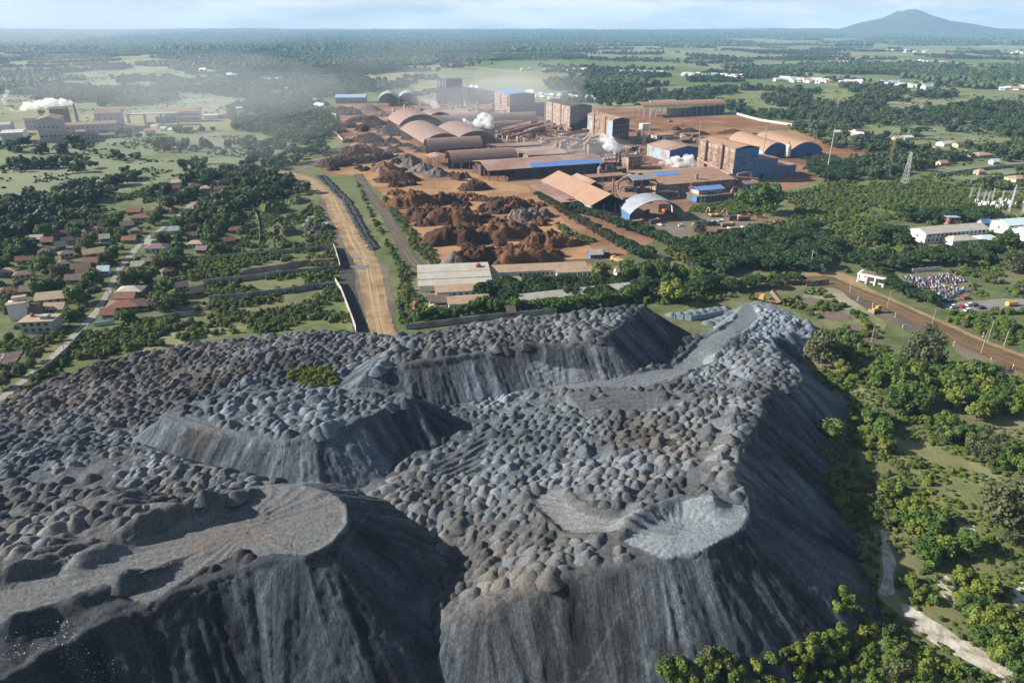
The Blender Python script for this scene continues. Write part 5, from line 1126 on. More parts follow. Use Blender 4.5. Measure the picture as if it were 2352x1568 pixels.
# --- middle clutter of low roofs
def low_roof(label, a, b, c, za, rise, rm, wm, axis='x', ncol=6, name='low_shed', group='low dusty sheds between the big halls', ang=GANG):
    A, L, W_ = foot(a, b, c, za, None, None, ang); e = site(name, label, 'shed', A, ang, group, (0, 0, L, W_))
    gable(e, L, W_, za, rise, axis, rm); MB().box(.4, .4, 0, L - .4, W_ - .4, za - .4 - (rise * .8 / (W_ if axis == 'x' else L) * 2)).build('wall', wm, e)
    n = max(2, int(L / 9))
    for k in range(n): x = L * (k + .5) / n; MB().box(x - 1.4, .2, 0, x + 1.4, .45, min(4, za - 1.5)).build('doorway', M_DARK, e)
    return e
low_roof('long low dusty shed with a dark blue wall behind the short barrel shed', C2(1760, 895), C2(2155, 862), C2(1690, 880), 6, 2, M_DUST, M_BLUED)
low_roof('flat dusty roof beside the short barrel shed', C2(1990, 945), C2(2335, 925), C2(1950, 905), 7, 2, M_DUST, M_DARKW)
low_roof('dusty pitched roof beyond the longest shed', C3(60, 735), C3(350, 715), C3(0, 690), 7, 2.5, M_DUST, M_RUSTW)
low_roof('dusty roof below the rusty kiln house', C2(1630, 805), C2(1770, 800), C2(1610, 780), 6, 2, M_DUST, M_DARKW)
low_roof('low dusty roof behind the longest barrel roof', C2(1370, 615), C2(1560, 600), C2(1350, 590), 7, 3, M_DUST, M_DARKW)
low_roof('low roof with a ridge under the rust tower', C2(1450, 650), C2(1680, 630), C2(1430, 610), 7, 3, M_VAULT, M_DARKW)
low_roof('low dusty roof at the corner of the longest shed', C3(530, 905), C3(780, 880), C3(480, 890), 4, 1.5, M_DUST2, M_TANW)
low_roof('brown lean-to roof in front of the process plant', C3(790, 1060), C3(905, 1045), C3(720, 1025), 5, 1.5, M_DUST2, M_RUSTW)
# --- tall blocks
def block(name, label, edge, left, right, H, wl, wf, rm, ang=GANG, rise=2.0, group=None):
    A, L, _ = foot(edge, right, None, 0, None, None, ang); _, _, W_ = foot(edge, None, left, 0, None, None, ang)
    e = site(name, label, 'factory block', A, ang, group, (0, 0, L, W_))
    MB().box(0.25, 0, 0, L, W_, H).build('front_wall', wf, e); MB().box(0, 0.003, 0, .25, W_ - .003, H - .003).build('side_wall', wl, e)  # a dark wf puts the unlit front's shade into its colour
    gable(e, L, W_, H, rise, 'y', rm, .5, .3)
    return e, L, W_
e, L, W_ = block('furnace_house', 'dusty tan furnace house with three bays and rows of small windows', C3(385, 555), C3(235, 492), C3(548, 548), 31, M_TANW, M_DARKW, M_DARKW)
for k in (0, .345, .68, .965): MB().box(-1.1, W_ * k, 0, -.003, W_ * k + 1.6, 31.5).build('pier', M_RUSTW, e)
wins(e, 'left', L, W_, 4, 6, 10, 5, 1.3, 1.8, .05, .95, None, .1); wins(e, 'front', L, W_, 3, 4, 10, 6.5, 1.4, 1.8, .1, .9, None, .2)
for y in (.3, .55): MB().tube([(3, W_ * y, 31), (3, W_ * y, 35)], .8, 10).build('vent', M_STEEL, e)
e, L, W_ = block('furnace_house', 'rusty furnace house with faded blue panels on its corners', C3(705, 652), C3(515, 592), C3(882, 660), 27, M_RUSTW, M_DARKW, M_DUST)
for y, w in ((.0, .2), (.78, .2)): MB().box(-.2, W_ * y + .01, 6, -.003, W_ * (y + w), 25.5).build('blue_panel', M_PALEB, e)
MB().box(-1.0, W_ * .27, 0, -.003, W_ * .33, 29).build('pier', M_STEEL, e); MB().box(-1.0, W_ * .7, 0, -.003, W_ * .76, 29.5).build('pier', M_STEEL, e)
wins(e, 'left', L, W_, 3, 5, 7, 6, 1.5, 1.7, .04, .96, None, .1); wins(e, 'front', L, W_, 4, 4, 4, 5.5, 1.8, 1.5, .12, .9, M_RUSTW, .1)
for y in (.66, .85): MB().tube([(2.5, W_ * y, 27), (2.5, W_ * y, 32.5)], .8, 10).build('vent', M_CONC, e)
e, L, W_ = block('furnace_house', 'big furnace house with two rusty stacks and a bright blue front', C3(1625, 940), C3(1390, 852), C3(1805, 925), 28, M_RUSTW, M_BLUEW, M_DUST2)
MB().box(-.3, .5, 24.5, -.003, W_ - .5, 27.4).build('parapet_band', M_TANW, e)
for y in (.3, .75):
    MB().tube([(-1.6, W_ * y, 9), (-1.6, W_ * y, 30)], 1.0, 12).build('stack', M_STEEL, e); MB().box(-2.9, W_ * y - 1.4, 7.5, -.31, W_ * y + 1.4, 9.5).build('stack_base', M_STEEL, e)
MB().tube([(-1.5, W_ * .95, 12), (-1.5, W_ * .5, 9), (-1.5, 1, 6.5), (-1.3, .5, 0)], 1.0, 10).build('sloping_duct', M_PIPE, e)
wins(e, 'left', L, W_, 2, 7, 12, 6, 1.1, 1.4, .05, .95, None, .15); wins(e, 'front', L, W_, 3, 6, 9, 5.5, 1.5, 1.6, .08, .95, None, .3)
MB().box(L * .1, -.15, 21, L * .6, .002, 22.2).build('fascia', M_STEEL, e)
A3, e3L = (e.location.x, e.location.y), L
e2_ = site('factory_annex', 'stepped bright blue annex beside the big furnace house', 'factory block', Vector(A3) + E1 * (L + .1), GANG, None, (0, 0, 45, 22))
MB().box(0, 3, 0, 24, 24, 17).build('tall_wall', M_BLUEW, e2_); MB().box(24.003, 5, 0, 47, 24, 9.5).build('low_wall', M_BLUEW, e2_)
MB().box(-.1, 2.6, 17, 24.4, 24.4, 17.5).build('tall_roof', M_DUST, e2_); MB().box(24.41, 4.6, 9.5, 47.5, 24.4, 10).build('low_roof', M_DUST, e2_)
MB().box(0, 2.7, 10.8, 24, 2.997, 11.3).build('trim', M_STEEL, e2_); MB().box(24.2, 4.7, 7.3, 46.5, 4.997, 7.8).build('trim', M_STEEL, e2_)
for x in (26, 30.5, 35, 39.5, 44): MB().box(x - .25, 4.75, 0, x + .25, 4.99, 7.3).build('post', M_STEEL, e2_)
MB().box(6, 2.8, 0, 11, 2.99, 4.5).build('doorway', M_DARK, e2_)
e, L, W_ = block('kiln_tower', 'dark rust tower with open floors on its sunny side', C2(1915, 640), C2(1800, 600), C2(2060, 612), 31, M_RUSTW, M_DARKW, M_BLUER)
for r in range(3):
    for k in range(2): MB().box(-2.2, W_ * (.06 + .47 * k), 15 + r * 5.2, -.01, W_ * (.44 + .47 * k), 18.4 + r * 5.2).build('hopper', M_PIPE, e)
A = G(*C2(2062, 640)).to_2d(); e = site('dark_hall', 'low sooty hall beside the dark rust tower', 'factory block', A, box=(0, 0, 40, 30)); MB().box(0, 0, 0, 42, 30, 16).build('wall', M_DARKW, e); gable(e, 42, 30, 16, 2, 'x', M_DARKW, .5); wins(e, 'front', 42, 30, 1, 6, 6, 1, 2, 2, .05, .95)
A = G(*C2(1395, 537)).to_2d(); e = site('dark_tower', 'tall navy-black block with blue pipes at the far edge of the works', 'factory block', A, rad(8), None, (0, 0, 26, 30))
MB().box(0, 0, 0, 27, 30, 40).build('wall', M_NAVY, e); MB().box(-18, 3, 0, -.01, 26, 27).build('side_tower', M_DARKW, e); MB().box(-.4, -.4, 40, 27.4, 30.4, 40.6).build('roof', M_NAVY, e)
for x in (-15, -9, -4): MB().tube([(x, 2, 16), (x, 2, 42)], 1.3, 10).build('blue_pipe', M_BLUER, e)
MB().tube([(-28, 1, 12), (-14, 1, 27), (-4, 1, 26)], 1.8, 10).build('duct', M_PIPE, e); wins(e, 'front', 27, 30, 2, 4, 8, 9, 1.5, 2)
A = G(*C2(1512, 528)).to_2d(); e = site('navy_hall', 'long navy hall with a sloping blue roof beside the tall dark block', 'factory block', A, rad(8), None, (0, 0, 70, 30))
MB().prism([(0, 0), (0, 26), (68, 18), (68, 0)], 0, 30, 'y').build('wall', M_NAVY, e); MB().prism([(-.5, 26.1), (-.5, 26.7), (68.5, 18.7), (68.5, 18.1)], -.5, 30.5, 'y').build('roof', M_BLUED, e)
MB().box(.3, -1.0, 0, 11, -.01, 25).build('light_panel', M_TANW, e); wins(e, 'front', 68, 30, 1, 5, 4, 1, 3, 4, .25, .95)
A = G(*C2(465, 532)).to_2d(); e = site('blue_shed', 'long shed with a pale blue roof at the far end of the ore yard', 'shed', A, rad(5), None, (0, 0, 52, 30)); gable_wall(e, 52, 30, 10, 4, 'x', M_BLUED); gable(e, 52, 30, 10, 4, 'x', M_BLUEL)
wins(e, 'front', 52, 30, 1, 7, 1, 1, 3.5, 5, .02, .98)
for (ax, ay, sp, lab) in ((818, 556, 36, 'open grey-blue vaulted canopy next to the pale blue roof'), (985, 550, 34, 'second grey-blue vaulted canopy, nearer the tall dark block')):
    A = G(*C2(ax, ay)).to_2d(); e = site('grey_canopy', lab, 'shed', A, rad(8), 'grey-blue canopies', (0, 0, sp, 60)); vault(e, 62, sp, 10, 11, 'y', M_GREYV); vault_end(e, 'end_wall', sp, 10, 11, 'y', 60, M_NAVY)
    columns(e, rowp((.4, .5), (.4, 60), 10), 9.8, .5, M_CONC); columns(e, rowp((sp - .4, .5), (sp - .4, 60), 10), 9.8, .5, M_CONC)
for (a, b, za, r, lab) in ((C2(1115, 455), C2(1255, 445), 18, 5, 'short rusty gallery on legs beside the grey canopies'), (C2(1225, 432), C2(1365, 415), 24, 5, 'upper rusty gallery leading into the tall dark block')):
    A = G(*a, za); B_ = G(*b, za); d = (B_ - A); e = site('gallery', lab, 'conveyor', A.to_2d(), math.atan2(d.y, d.x)); L = d.length; vault(e, L, 9, za, 4, 'x', M_VAULT); MB().box(.3, .5, za - 3, L - .3, 8.5, za - .6).build('deck', M_DARKW, e); columns(e, [(2, 1), (L - 2, 1), (2, 8), (L - 2, 8)], za - 3, .7)
# --- gabled halls nearer the camera
A, _, Ls = foot(C3(550, 1115), None, C3(45, 935), 8); _, Lx, _ = foot(C3(550, 1115), C3(800, 1075), None, 8)
e = site('gabled_hall', 'long brown gabled hall with a dark open end facing the blue vault', 'shed', A, box=(0, 0, Lx, Ls))
gable(e, Lx, Ls, 8, 6.5, 'y', M_DUST2, 1, .4); MB().box(.2, Ls * .02, 0, .5, Ls * .30, 7.6).build('blue_wall', M_PALEB, e); MB().box(.2, Ls * .9, 0, .5, Ls - .3, 7.6).build('blue_wall', M_BLUEW, e)
MB().box(Lx - .5, .5, 0, Lx - .2, Ls - .5, 7.6).build('rear_wall', M_DARKW, e); MB().prism([(1, 0), (1, 7.4), (Lx / 2, 13.6), (Lx - 1, 7.4), (Lx - 1, 0)], Ls * .25, Ls * .25 + .3, 'y').build('inner_wall', M_DARK, e)
columns(e, rowp((.4, .5), (.4, Ls - .5), 14), 7.7, .4, M_CONC); columns(e, rowp((.6, .4), (Lx - .6, .4), 4), 7.6, .4, M_CONC)
MB().box(-14, Ls * .22, 6.3, .1, Ls * .92, 6.6).build('lean_to', M_DUST, e); columns(e, rowp((-13.5, Ls * .25), (-13.5, Ls * .9), 8), 6.3, .3)
low_roof('small brown gabled roof beside the long gabled hall', C3(520, 968), C3(602, 942), C3(350, 908), 7, 3, M_DUST, M_DARKW, 'y')
A, L, W_ = foot(C3(1095, 962), C3(1565, 890), C3(985, 852), 9)
e = site('wide_hall', 'wide brown hall with a blue tarpaulin patch on its roof', 'shed', A, box=(0, 0, L, W_)); gable(e, L, W_, 9, 4, 'x', M_DUST2, .8, .35, .55); MB().box(.4, .4, 0, L - .4, W_ - .4, 8.3).build('wall', M_RUSTW, e)
k = W_ * .55; q = lambda y: 9 + 4 * y / k + .42
MB().prism([(k * .62, q(k * .62)), (k * .95, q(k * .95)), (k * .95, q(k * .95) + .15), (k * .62, q(k * .62) + .15)], L * .1, L * .42, 'x').build('blue_patch', M_BLUER, e)
A, L, W_ = foot(C3(1145, 785), C3(1392, 762), C3(925, 735))
e = site('blue_hall', 'faded blue hall with a rusty low-pitched roof in the middle of the works', 'shed', A, box=(0, 0, L, W_)); gable_wall(e, L, W_, 11, 3.5, 'y', M_PALEB); MB().prism([(.05, 0), (.05, 10.9), (L / 2, 14.2), (L - .05, 10.9), (L - .05, 0)], -.12, -.01, 'y').build('front_cladding', M_BLUED, e); gable(e, L, W_, 11, 3.5, 'y', M_DUST, .6)
MB().box(L * .3, -.25, 0, L * .45, -.13, 5).build('doorway', M_DARK, e)
for (a, b, ap, lab) in ((C3(1870, 757), C3(2058, 752), 630, 'nearer barrel-roofed hangar with a deep blue end wall'), (C3(2072, 752), C3(2312, 745), 612, 'wider barrel-roofed hangar with a deep blue end wall, beside the silo')):
    A, L, _ = foot(a, b, None, 0, None, None, rad(8)); e = site('hangar', lab, 'hangar', A, rad(8), 'blue-ended hangars', (0, 0, L, 80))
    vault(e, 84, L, 7, 8.5, 'y', M_DUST2, .5, .8); vault_end(e, 'end_wall', L, 7, 8.5, 'y', .3, M_BLUED); MB().box(.1, .6, 0, .4, 83, 6.9).build('side_wall', M_BLUEL, e); MB().box(L - .4, .6, 0, L - .1, 83, 6.9).build('side_wall', M_BLUEW, e); MB().box(L * .5, -.25, 0, L * .68, .1, 5).build('door', M_DARK, e)
A = G(*C3(2050, 755)).to_2d(); e = site('silo', 'white cylindrical silo between the two blue-ended hangars', 'silo', A)
MB().lathe([(2.8, 2), (2.8, 12), (1.0, 14)], 16).build('tank', M_WHITE, e); columns(e, [(-1.8, -1.8), (1.8, -1.8), (1.8, 1.8), (-1.8, 1.8)], 2.2, .4); MB().lathe([(.8, 14), (.8, 15.5)], 10).build('cap', M_STEEL, e); MB().lathe([(2.95, 9), (2.95, 9.4)], 16).build('walkway', M_STEEL, e)
# far open canopy over the ore field
A, L, _ = foot(C3(945, 448), C3(1558, 415)); e = site('ore_canopy', 'long barrel canopy on tall columns beyond the red ore field', 'shed', A, GANG, None, (0, 0, L, 30))
vault(e, L, 32, 15, 6, 'x', M_DUST2); columns(e, rowp((1, .5), (L - 1, .5), 15), 14.8, .7, M_CONC); columns(e, rowp((1, 31.5), (L - 1, 31.5), 15), 14.8, .7, M_CONC); MB().box(L * .56, 1.5, 0, L - 2, 1.9, 13).build('front_wall', M_NAVY, e); MB().box(L * .4, 29, 0, L - 2, 29.4, 9).build('rear_wall', M_WHITE, e)
A = G(*C3(938, 542)).to_2d(); e = site('container', 'white container at the corner of the red ore field', 'container', A); MB().box(0, 0, .3, 13, 8, 8).build('body', M_WHITE, e); MB().box(-.1, 2, .3, .02, 6, 6).build('door', M_CONC, e)
low_roof('grey-walled tan-roofed shed beside the red ore field', C3(1052, 582), C3(1212, 580), C3(1050, 560), 5, 1.5, M_DUST2, M_CONC)
low_roof('tan-roofed hut beyond the long barrel canopy', C3(1050, 325), C3(1225, 320), C3(1045, 312), 6, 2, M_DUST2, M_WHITE)
# blue vault
A, L, _ = foot(C3(840, 1245), C3(1258, 1226), None, 0, None, None, rad(12)); _, _, W_ = foot(C3(840, 1245), None, C3(728, 1190), 0, None, None, rad(12))
e = site('vehicle_hangar', 'open blue-walled hangar with a smooth grey arched roof', 'hangar', A, rad(12), None, (0, 0, L, W_))
vault(e, W_, L, 5.6, 8.6, 'y', M_GREYV, .4, .8); MB().box(.1, .2, 0, .4, W_ - .2, 5.5).build('side_wall', M_BLUEW, e); MB().box(L - .4, .2, 0, L - .1, W_ - .2, 5.5).build('side_wall', M_CONC, e); MB().box(.41, W_ - .4, 0, L * .2, W_ - .1, 6).build('rear_wall', M_DARKW, e); columns(e, rowp((.5, .5), (L - .5, .5), 2), 5.4, .35); MB().box(L * .75, W_ - .4, 0, L - .5, W_ - .1, 6).build('rear_wall', M_CONC, e)
for x in (.2, .4, .6, .8): MB().tube([(.5 + (L - 1) * i / 10, W_ * x, 5.1 + 8.2 * (1 - (2 * i / 10 - 1) ** 2) ** .85) for i in range(11)], .15, 5).build('rafter', M_STEEL, e)
# blue office
A, L, _ = foot(C3(1355, 1096), C3(1618, 1076)); e = site('office', 'small blue office with a tan flat roof and a roof lantern', 'office', A, GANG, None, (0, 0, L, 12))
MB().box(0, 0, 0, L, 13, 4.2).build('wall', M_BLUEW, e); MB().box(-.9, -1.2, 4.2, L * .60, 13.8, 4.7).build('roof', M_DUST2, e); MB().box(L * .601, -1.2, 4.5, L + .9, 13.8, 5.0).build('roof', M_DUST2, e); MB().box(L * .42, 2, 4.7, L * .55, 7, 7.5).build('lantern', M_BLUEW, e); MB().box(L * .41, 1.6, 7.5, L * .56, 7.4, 7.8).build('lantern_roof', M_DUST2, e)
wins(e, 'front', L, 13, 1, 7, 1.2, 1, 1.2, 1.6, .2, .97, M_GLASS); MB().box(L * .1, -.15, 0, L * .16, .1, 3.2).build('doorway', M_WHITE, e); MB().box(L * .22, -.15, 0, L * .26, .1, 3.0).build('doorway', M_WHITE, e)
# --- process plant: frame, tanks, pipes, conveyor
A = G(*C3(800, 1085)).to_2d(); e = site('process_plant', 'rusty process tower wrapped in pipes beside the brown conveyor', 'process plant', A, GANG, None, (0, 0, 30, 18))
for x in (0, 7, 14, 21, 28):
    for y in (0, 8, 16): MB().box(x - .3, y - .3, 0, x + .3, y + .3, 15 if 5 < x < 25 else 9).build('column', M_STEEL, e)
for z in (5, 10): MB().box(-.5, -.5, z, 28.5, 16.5, z + .35).build('deck', M_STEEL, e)
MB().box(8, 2, 10.4, 22, 14, 15).build('upper_house', M_DARKW, e); gable(e, 16, 14, 15, 2.5, 'x', M_GREYV, .5).location = (7, 1, 0)
for x in (3, 10.5, 17.5): MB().lathe([(.4, .5), (2.2, 2.5), (2.2, 8.5), (1.2, 9.6)], 14, x, 4).build('tank', M_CONC if x == 10.5 else M_PIPE, e)
MB().tube([(-4, 4, 9), (-4, 4, 14), (0, 5, 15.5), (10, 8, 15.8), (16, 8, 16.8)], 1.1, 10).build('duct', M_PIPE, e); MB().tube([(30, 2, 0), (30, 2, 11), (28, 3, 13.5), (22, 4, 14)], 1.1, 10).build('duct', M_PIPE, e); MB().tube([(-7, 6, 0), (-7, 6, 16)], .9, 10).build('stack', M_STEEL, e)
MB().tube([(-2, -3, 4), (6, -6, 3.5), (12, -9, 1)], .7, 8).build('duct', M_PIPE, e); MB().tube([(31, 6, 4), (38, 2, 4.5), (46, -2, 4.2), (47, -2.4, .3)], .6, 8).build('duct', M_WHITE, e)
def conveyor(label, a, za, b, zb, w=2.6, mt=None, legs=4, group='covered conveyors of the works'):
    A = G(*a, za); B_ = G(*b, zb); d = B_ - A; L = d.to_2d().length; e = empty('conveyor', (A.x, A.y, 0), math.atan2(d.y, d.x)); tag(e, label, 'conveyor', group)
    MB().prism([(0, za), (L, zb), (L, zb + w), (0, za + w)][::-1], -w * .5, w * .5, 'y').build('gallery', mt or M_DUST, e)
    for i in range(legs):
        t = (i + .5) / legs; z = za + (zb - za) * t
        if z > 1.5: MB().bar((L * t, -w * .45, 0), (L * t, -w * .3, z), .22).bar((L * t, w * .45, 0), (L * t, w * .3, z), .22).build('trestle', M_STEEL, e)
    return e
conveyor('wide brown conveyor climbing to the rusty process tower', C3(640, 1020), 1, C3(915, 915), 14, 5)
conveyor('long inclined conveyor rising to the tan furnace house', C2(1790, 770), 4, C2(2100, 695), 17, 3.2); conveyor('second inclined conveyor below the longest barrel roof', C2(1850, 795), 4, C2(2200, 705), 16, 3.2)
conveyor('short inclined conveyor beside the kiln drum', C2(1900, 830), 3, C2(2130, 755), 11, 3); conveyor('conveyor crossing the dusty roofs towards the filter house', C3(230, 700), 2, C3(420, 600), 13, 3.4); conveyor('conveyor running up to the rusty furnace house', C3(390, 690), 3, C3(530, 605), 14, 3.4)
conveyor('thin conveyor behind the longest barrel roof', C2(1565, 655), 4, C2(1790, 590), 15, 3)
A = G(*C2(2145, 800)).to_2d(); e = site('kiln_drum', 'round rust-brown ore drum on legs among the conveyors', 'process plant', A); MB().lathe([(9, 6), (11, 8), (11, 10.5), (9.5, 12), (3, 13)], 20).build('drum', M_PIPE, e)
for k in range(12): t = k / 12 * 6.283; MB().bar((math.cos(t) * 9.5, math.sin(t) * 9.5, 0), (math.cos(t) * 9.5, math.sin(t) * 9.5, 7), .4).build('leg', M_CONC if k % 2 else M_STEEL, e)
A = G(*C3(520, 752)).to_2d(); e = site('filter_house', 'bank of dusty filter cylinders under an arched duct', 'process plant', A)
for k in range(6): MB().lathe([(.5, 0), (1.7, 3), (1.7, 13), (.8, 15)], 10, 2 + k * 3.4, 2).build('cylinder', M_TANW, e)
MB().tube([(-1, 2, 14), (3, 2, 19), (14, 2, 20.5), (21, 2, 18), (23, 2, 10), (23, 2, 2)], 1.5, 10).build('duct', M_PIPE, e); MB().tube([(-40, 20, 17), (-20, 14, 19), (-2, 6, 16)], 1.6, 10).build('duct', M_PIPE, e); MB().tube([(-22, 30, 2), (-22, 30, 12), (-18, 32, 17), (0, 40, 19), (25, 52, 19)], 1.8, 10).build('duct', M_PIPE, e)
A = G(*C3(830, 845)).to_2d(); e = site('small_block', 'small dark rust block between the steam vents', 'factory block', A, GANG, None, (0, 0, 12, 10)); MB().box(0, 0, 0, 14, 11, 11).build('wall', M_RUSTW, e); MB().box(-.4, -.4, 11, 14.4, 11.4, 11.5).build('roof', M_DARKW, e); wins(e, 'front', 14, 11, 2, 3, 2, 4, 1.3, 1.5)
A = G(*C3(640, 815)).to_2d(); e = site('low_tank', 'row of low cream tanks beside the longest shed', 'tank', A); MB().box(0, 0, 0, 16, 6, 4).build('basin', M_TANW, e)
for k in range(4): MB().lathe([(1.6, 4), (1.6, 6.5), (.4, 7.4)], 10, 2.2 + k * 3.8, 3).build('tank', M_CONC, e)
A = G(*C3(1345, 1012)).to_2d(); e = site('chimney', 'short rusty chimney beside the blue-roofed filter shed', 'chimney', A); MB().lathe([(1.5, 0), (1.3, 13.5), (1.5, 13.6), (1.5, 14.2)], 14).build('shaft', M_STEEL, e); MB().box(-2, -2, 0, 2, 2, 1.4).build('base', M_CONC, e)
low_roof('filter shed with two blue roof strips by the short chimney', C3(1375, 1005), C3(1560, 985), C3(1365, 975), 8, 1.5, M_BLUER, M_CONC)
A = G(*C3(1540, 985)).to_2d(); e = site('rust_tank', 'squat dark rust tank with ducts in front of the big furnace house', 'tank', A); MB().lathe([(5.5, 1), (5.5, 9), (4, 10)], 16, 4, 4).build('shell', M_STEEL, e); MB().tube([(8, 3, 8), (22, 1, 6.5), (36, -1, 5), (38, -1, 2)], 1.2, 10).build('duct', M_PIPE, e); MB().tube([(20, 6, 2), (20, 6, 9), (28, 6, 10), (34, 6, 9), (34, 6, 0)], .8, 10).build('duct', M_PIPE, e)
low_roof('small white hut with a pink roof at the edge of the green thicket', C3(1918, 1008), C3(2028, 1000), C3(1915, 980), 3.5, 1.5, M_DUST2, M_WHITE)
low_roof('small round-topped hut at the edge of the green thicket', C3(1775, 1040), C3(1850, 1035), C3(1770, 1020), 3, 1.5, M_DUST2, M_CONC)
# --- poles, lattice masts, chimneys with steam
def pole(label, f, x, y, top, r=.35, arms=2, mt=None, name='power_pole', group='tall power poles'):
    b = G(*f(x, y)); d = b.y * _c + CAM_H * _s; k = (f(0, 1)[1] - f(0, 0)[1]); h = (y - top) * k * d / FOC / math.cos(PITCH - .1); e = site(name, label, 'pole', b.to_2d(), GANG, group); MB().tube([(0, 0, 0), (0, 0, h)], r, 8, r * .7).build('shaft', mt or M_CONC, e)
    for i in range(arms): MB().box(-2.2, -.12, h * (.93 - .12 * i), 2.2, .12, h * (.93 - .12 * i) + .25).build('cross_arm', M_STEEL, e)
    return e
pole('slim pole with a yellow band behind the big furnace house', C3, 1372, 640, 468, .4); pole('tall white pole in front of the nearer blue-ended hangar', C3, 1860, 768, 526, .5, 3); pole('grey pole beside the steam cloud', C3, 1006, 818, 685, .3)
pole('pole on the corner of the big furnace house', C3, 1372, 780, 690, .3); pole('tall white pole among trees past the hangars', C4, 693, 1425, 1100, .5, 0); pole('white column in the red ore field', C3, 995, 562, 385, .5, 0)
def mast(label, f, x, y, top, w=2.0, mt=None, group='steel lattice masts', arms=3):
    b = G(*f(x, y)); d = b.y * _c + CAM_H * _s; k = (f(0, 1)[1] - f(0, 0)[1]); h = (y - top) * k * d / FOC / math.cos(PITCH - .1); e = site('lattice_mast', label, 'lattice mast', b.to_2d(), GANG + .3, group)
    m = MB(); n = 9; t = max(.1, w * .055)
    for i in range(n):
        z0, z1 = h * i / n, h * (i + 1) / n; a, c = w * (1 - .75 * i / n), w * (1 - .75 * (i + 1) / n)
        q0 = [(-a, -a, z0), (a, -a, z0), (a, a, z0), (-a, a, z0)]; q1 = [(-c, -c, z1), (c, -c, z1), (c, c, z1), (-c, c, z1)]
        for j in range(4): m.bar(q0[j], q1[j], t); m.bar(q0[j], q1[(j + 1) % 4], t * .6); m.bar(q1[j], q1[(j + 1) % 4], t * .6)
    m.build('lattice', mt or M_STEEL, e)
    for i in range(arms): MB().bar((-w * 1.8, 0, h * (.97 - .1 * i)), (w * 1.8, 0, h * (.97 - .1 * i)), t).build('cross_arm', mt or M_STEEL, e)
M_PALES = mat('pale steel', (.45, .46, .46), None, .3, .6); M_RED = mat('faded red paint', (.30, .10, .065), (.26, .09, .06), .5, .6)
mast('rusty lattice tower beside the blue office', C3, 1300, 1100, 960, 1.6, None, 'steel lattice masts', 0); mast('tall red lattice mast on the plain past the red field', C4, 765, 925, 680, 2.6, M_STEEL, 'steel lattice masts', 0); mast('white pylon standing in the green thicket', C8, 1332, 150, -110, 2.2, M_PALES)
mast('thin red mast beside the rubble heap', C4, 1210, 1370, 1120, 1.3, M_STEEL, 'steel lattice masts', 1)
for (x, y, t, lab) in ((1770, 755, 690, 'slim steaming stack below the longest barrel roof'), (1345, 600, 575, 'slim steaming stack in front of the grey canopies'), (1612, 790, 740, 'thin stack beside the steaming stack')):
    pole(lab, C2, x, y + 40, t, .9, 0, M_STEEL, 'steam_stack', 'steaming stacks')
for (x, y, t, lab) in ((738, 820, 718, 'dark twin stack under the steam cloud'), (765, 820, 718, 'second dark stack under the steam cloud')): pole(lab, C3, x, y, t, .9, 0, M_DARKW, 'steam_stack', 'steaming stacks')
# --- clutter between the halls
def free_spots(f, pts, sp, seed):
    out = []
    for x, y in poisson(wpoly(mapc(f, pts)), sp, seed):
        if all((x - a) ** 2 + (y - b) ** 2 > (r + 4) ** 2 for a, b, r in HIDE): out.append((x, y))
    return out
spots = []
for f, pts, sp in ((C3, [(640, 690), (920, 690), (930, 850), (640, 860)], 15), (C3, [(880, 590), (1390, 590), (1390, 650), (930, 660)], 18), (C3, [(1560, 950), (1850, 950), (1900, 1060), (1600, 1080)], 13), (C2, [(1330, 540), (1800, 540), (1850, 640), (1330, 640)], 22), (C2, [(1640, 740), (2335, 720), (2400, 1000), (1980, 1010), (1700, 860)], 16), (C3, [(250, 480), (560, 590), (540, 700), (200, 760), (0, 640)], 16), (C3, [(600, 870), (800, 860), (760, 960), (620, 950)], 12), (C2, [(1000, 560), (1330, 560), (1330, 640), (900, 640)], 24)):
    spots += [(q, f, k) for k, q in enumerate(free_spots(f, pts, sp, 900 + len(spots)))]
print('clutter', len(spots))
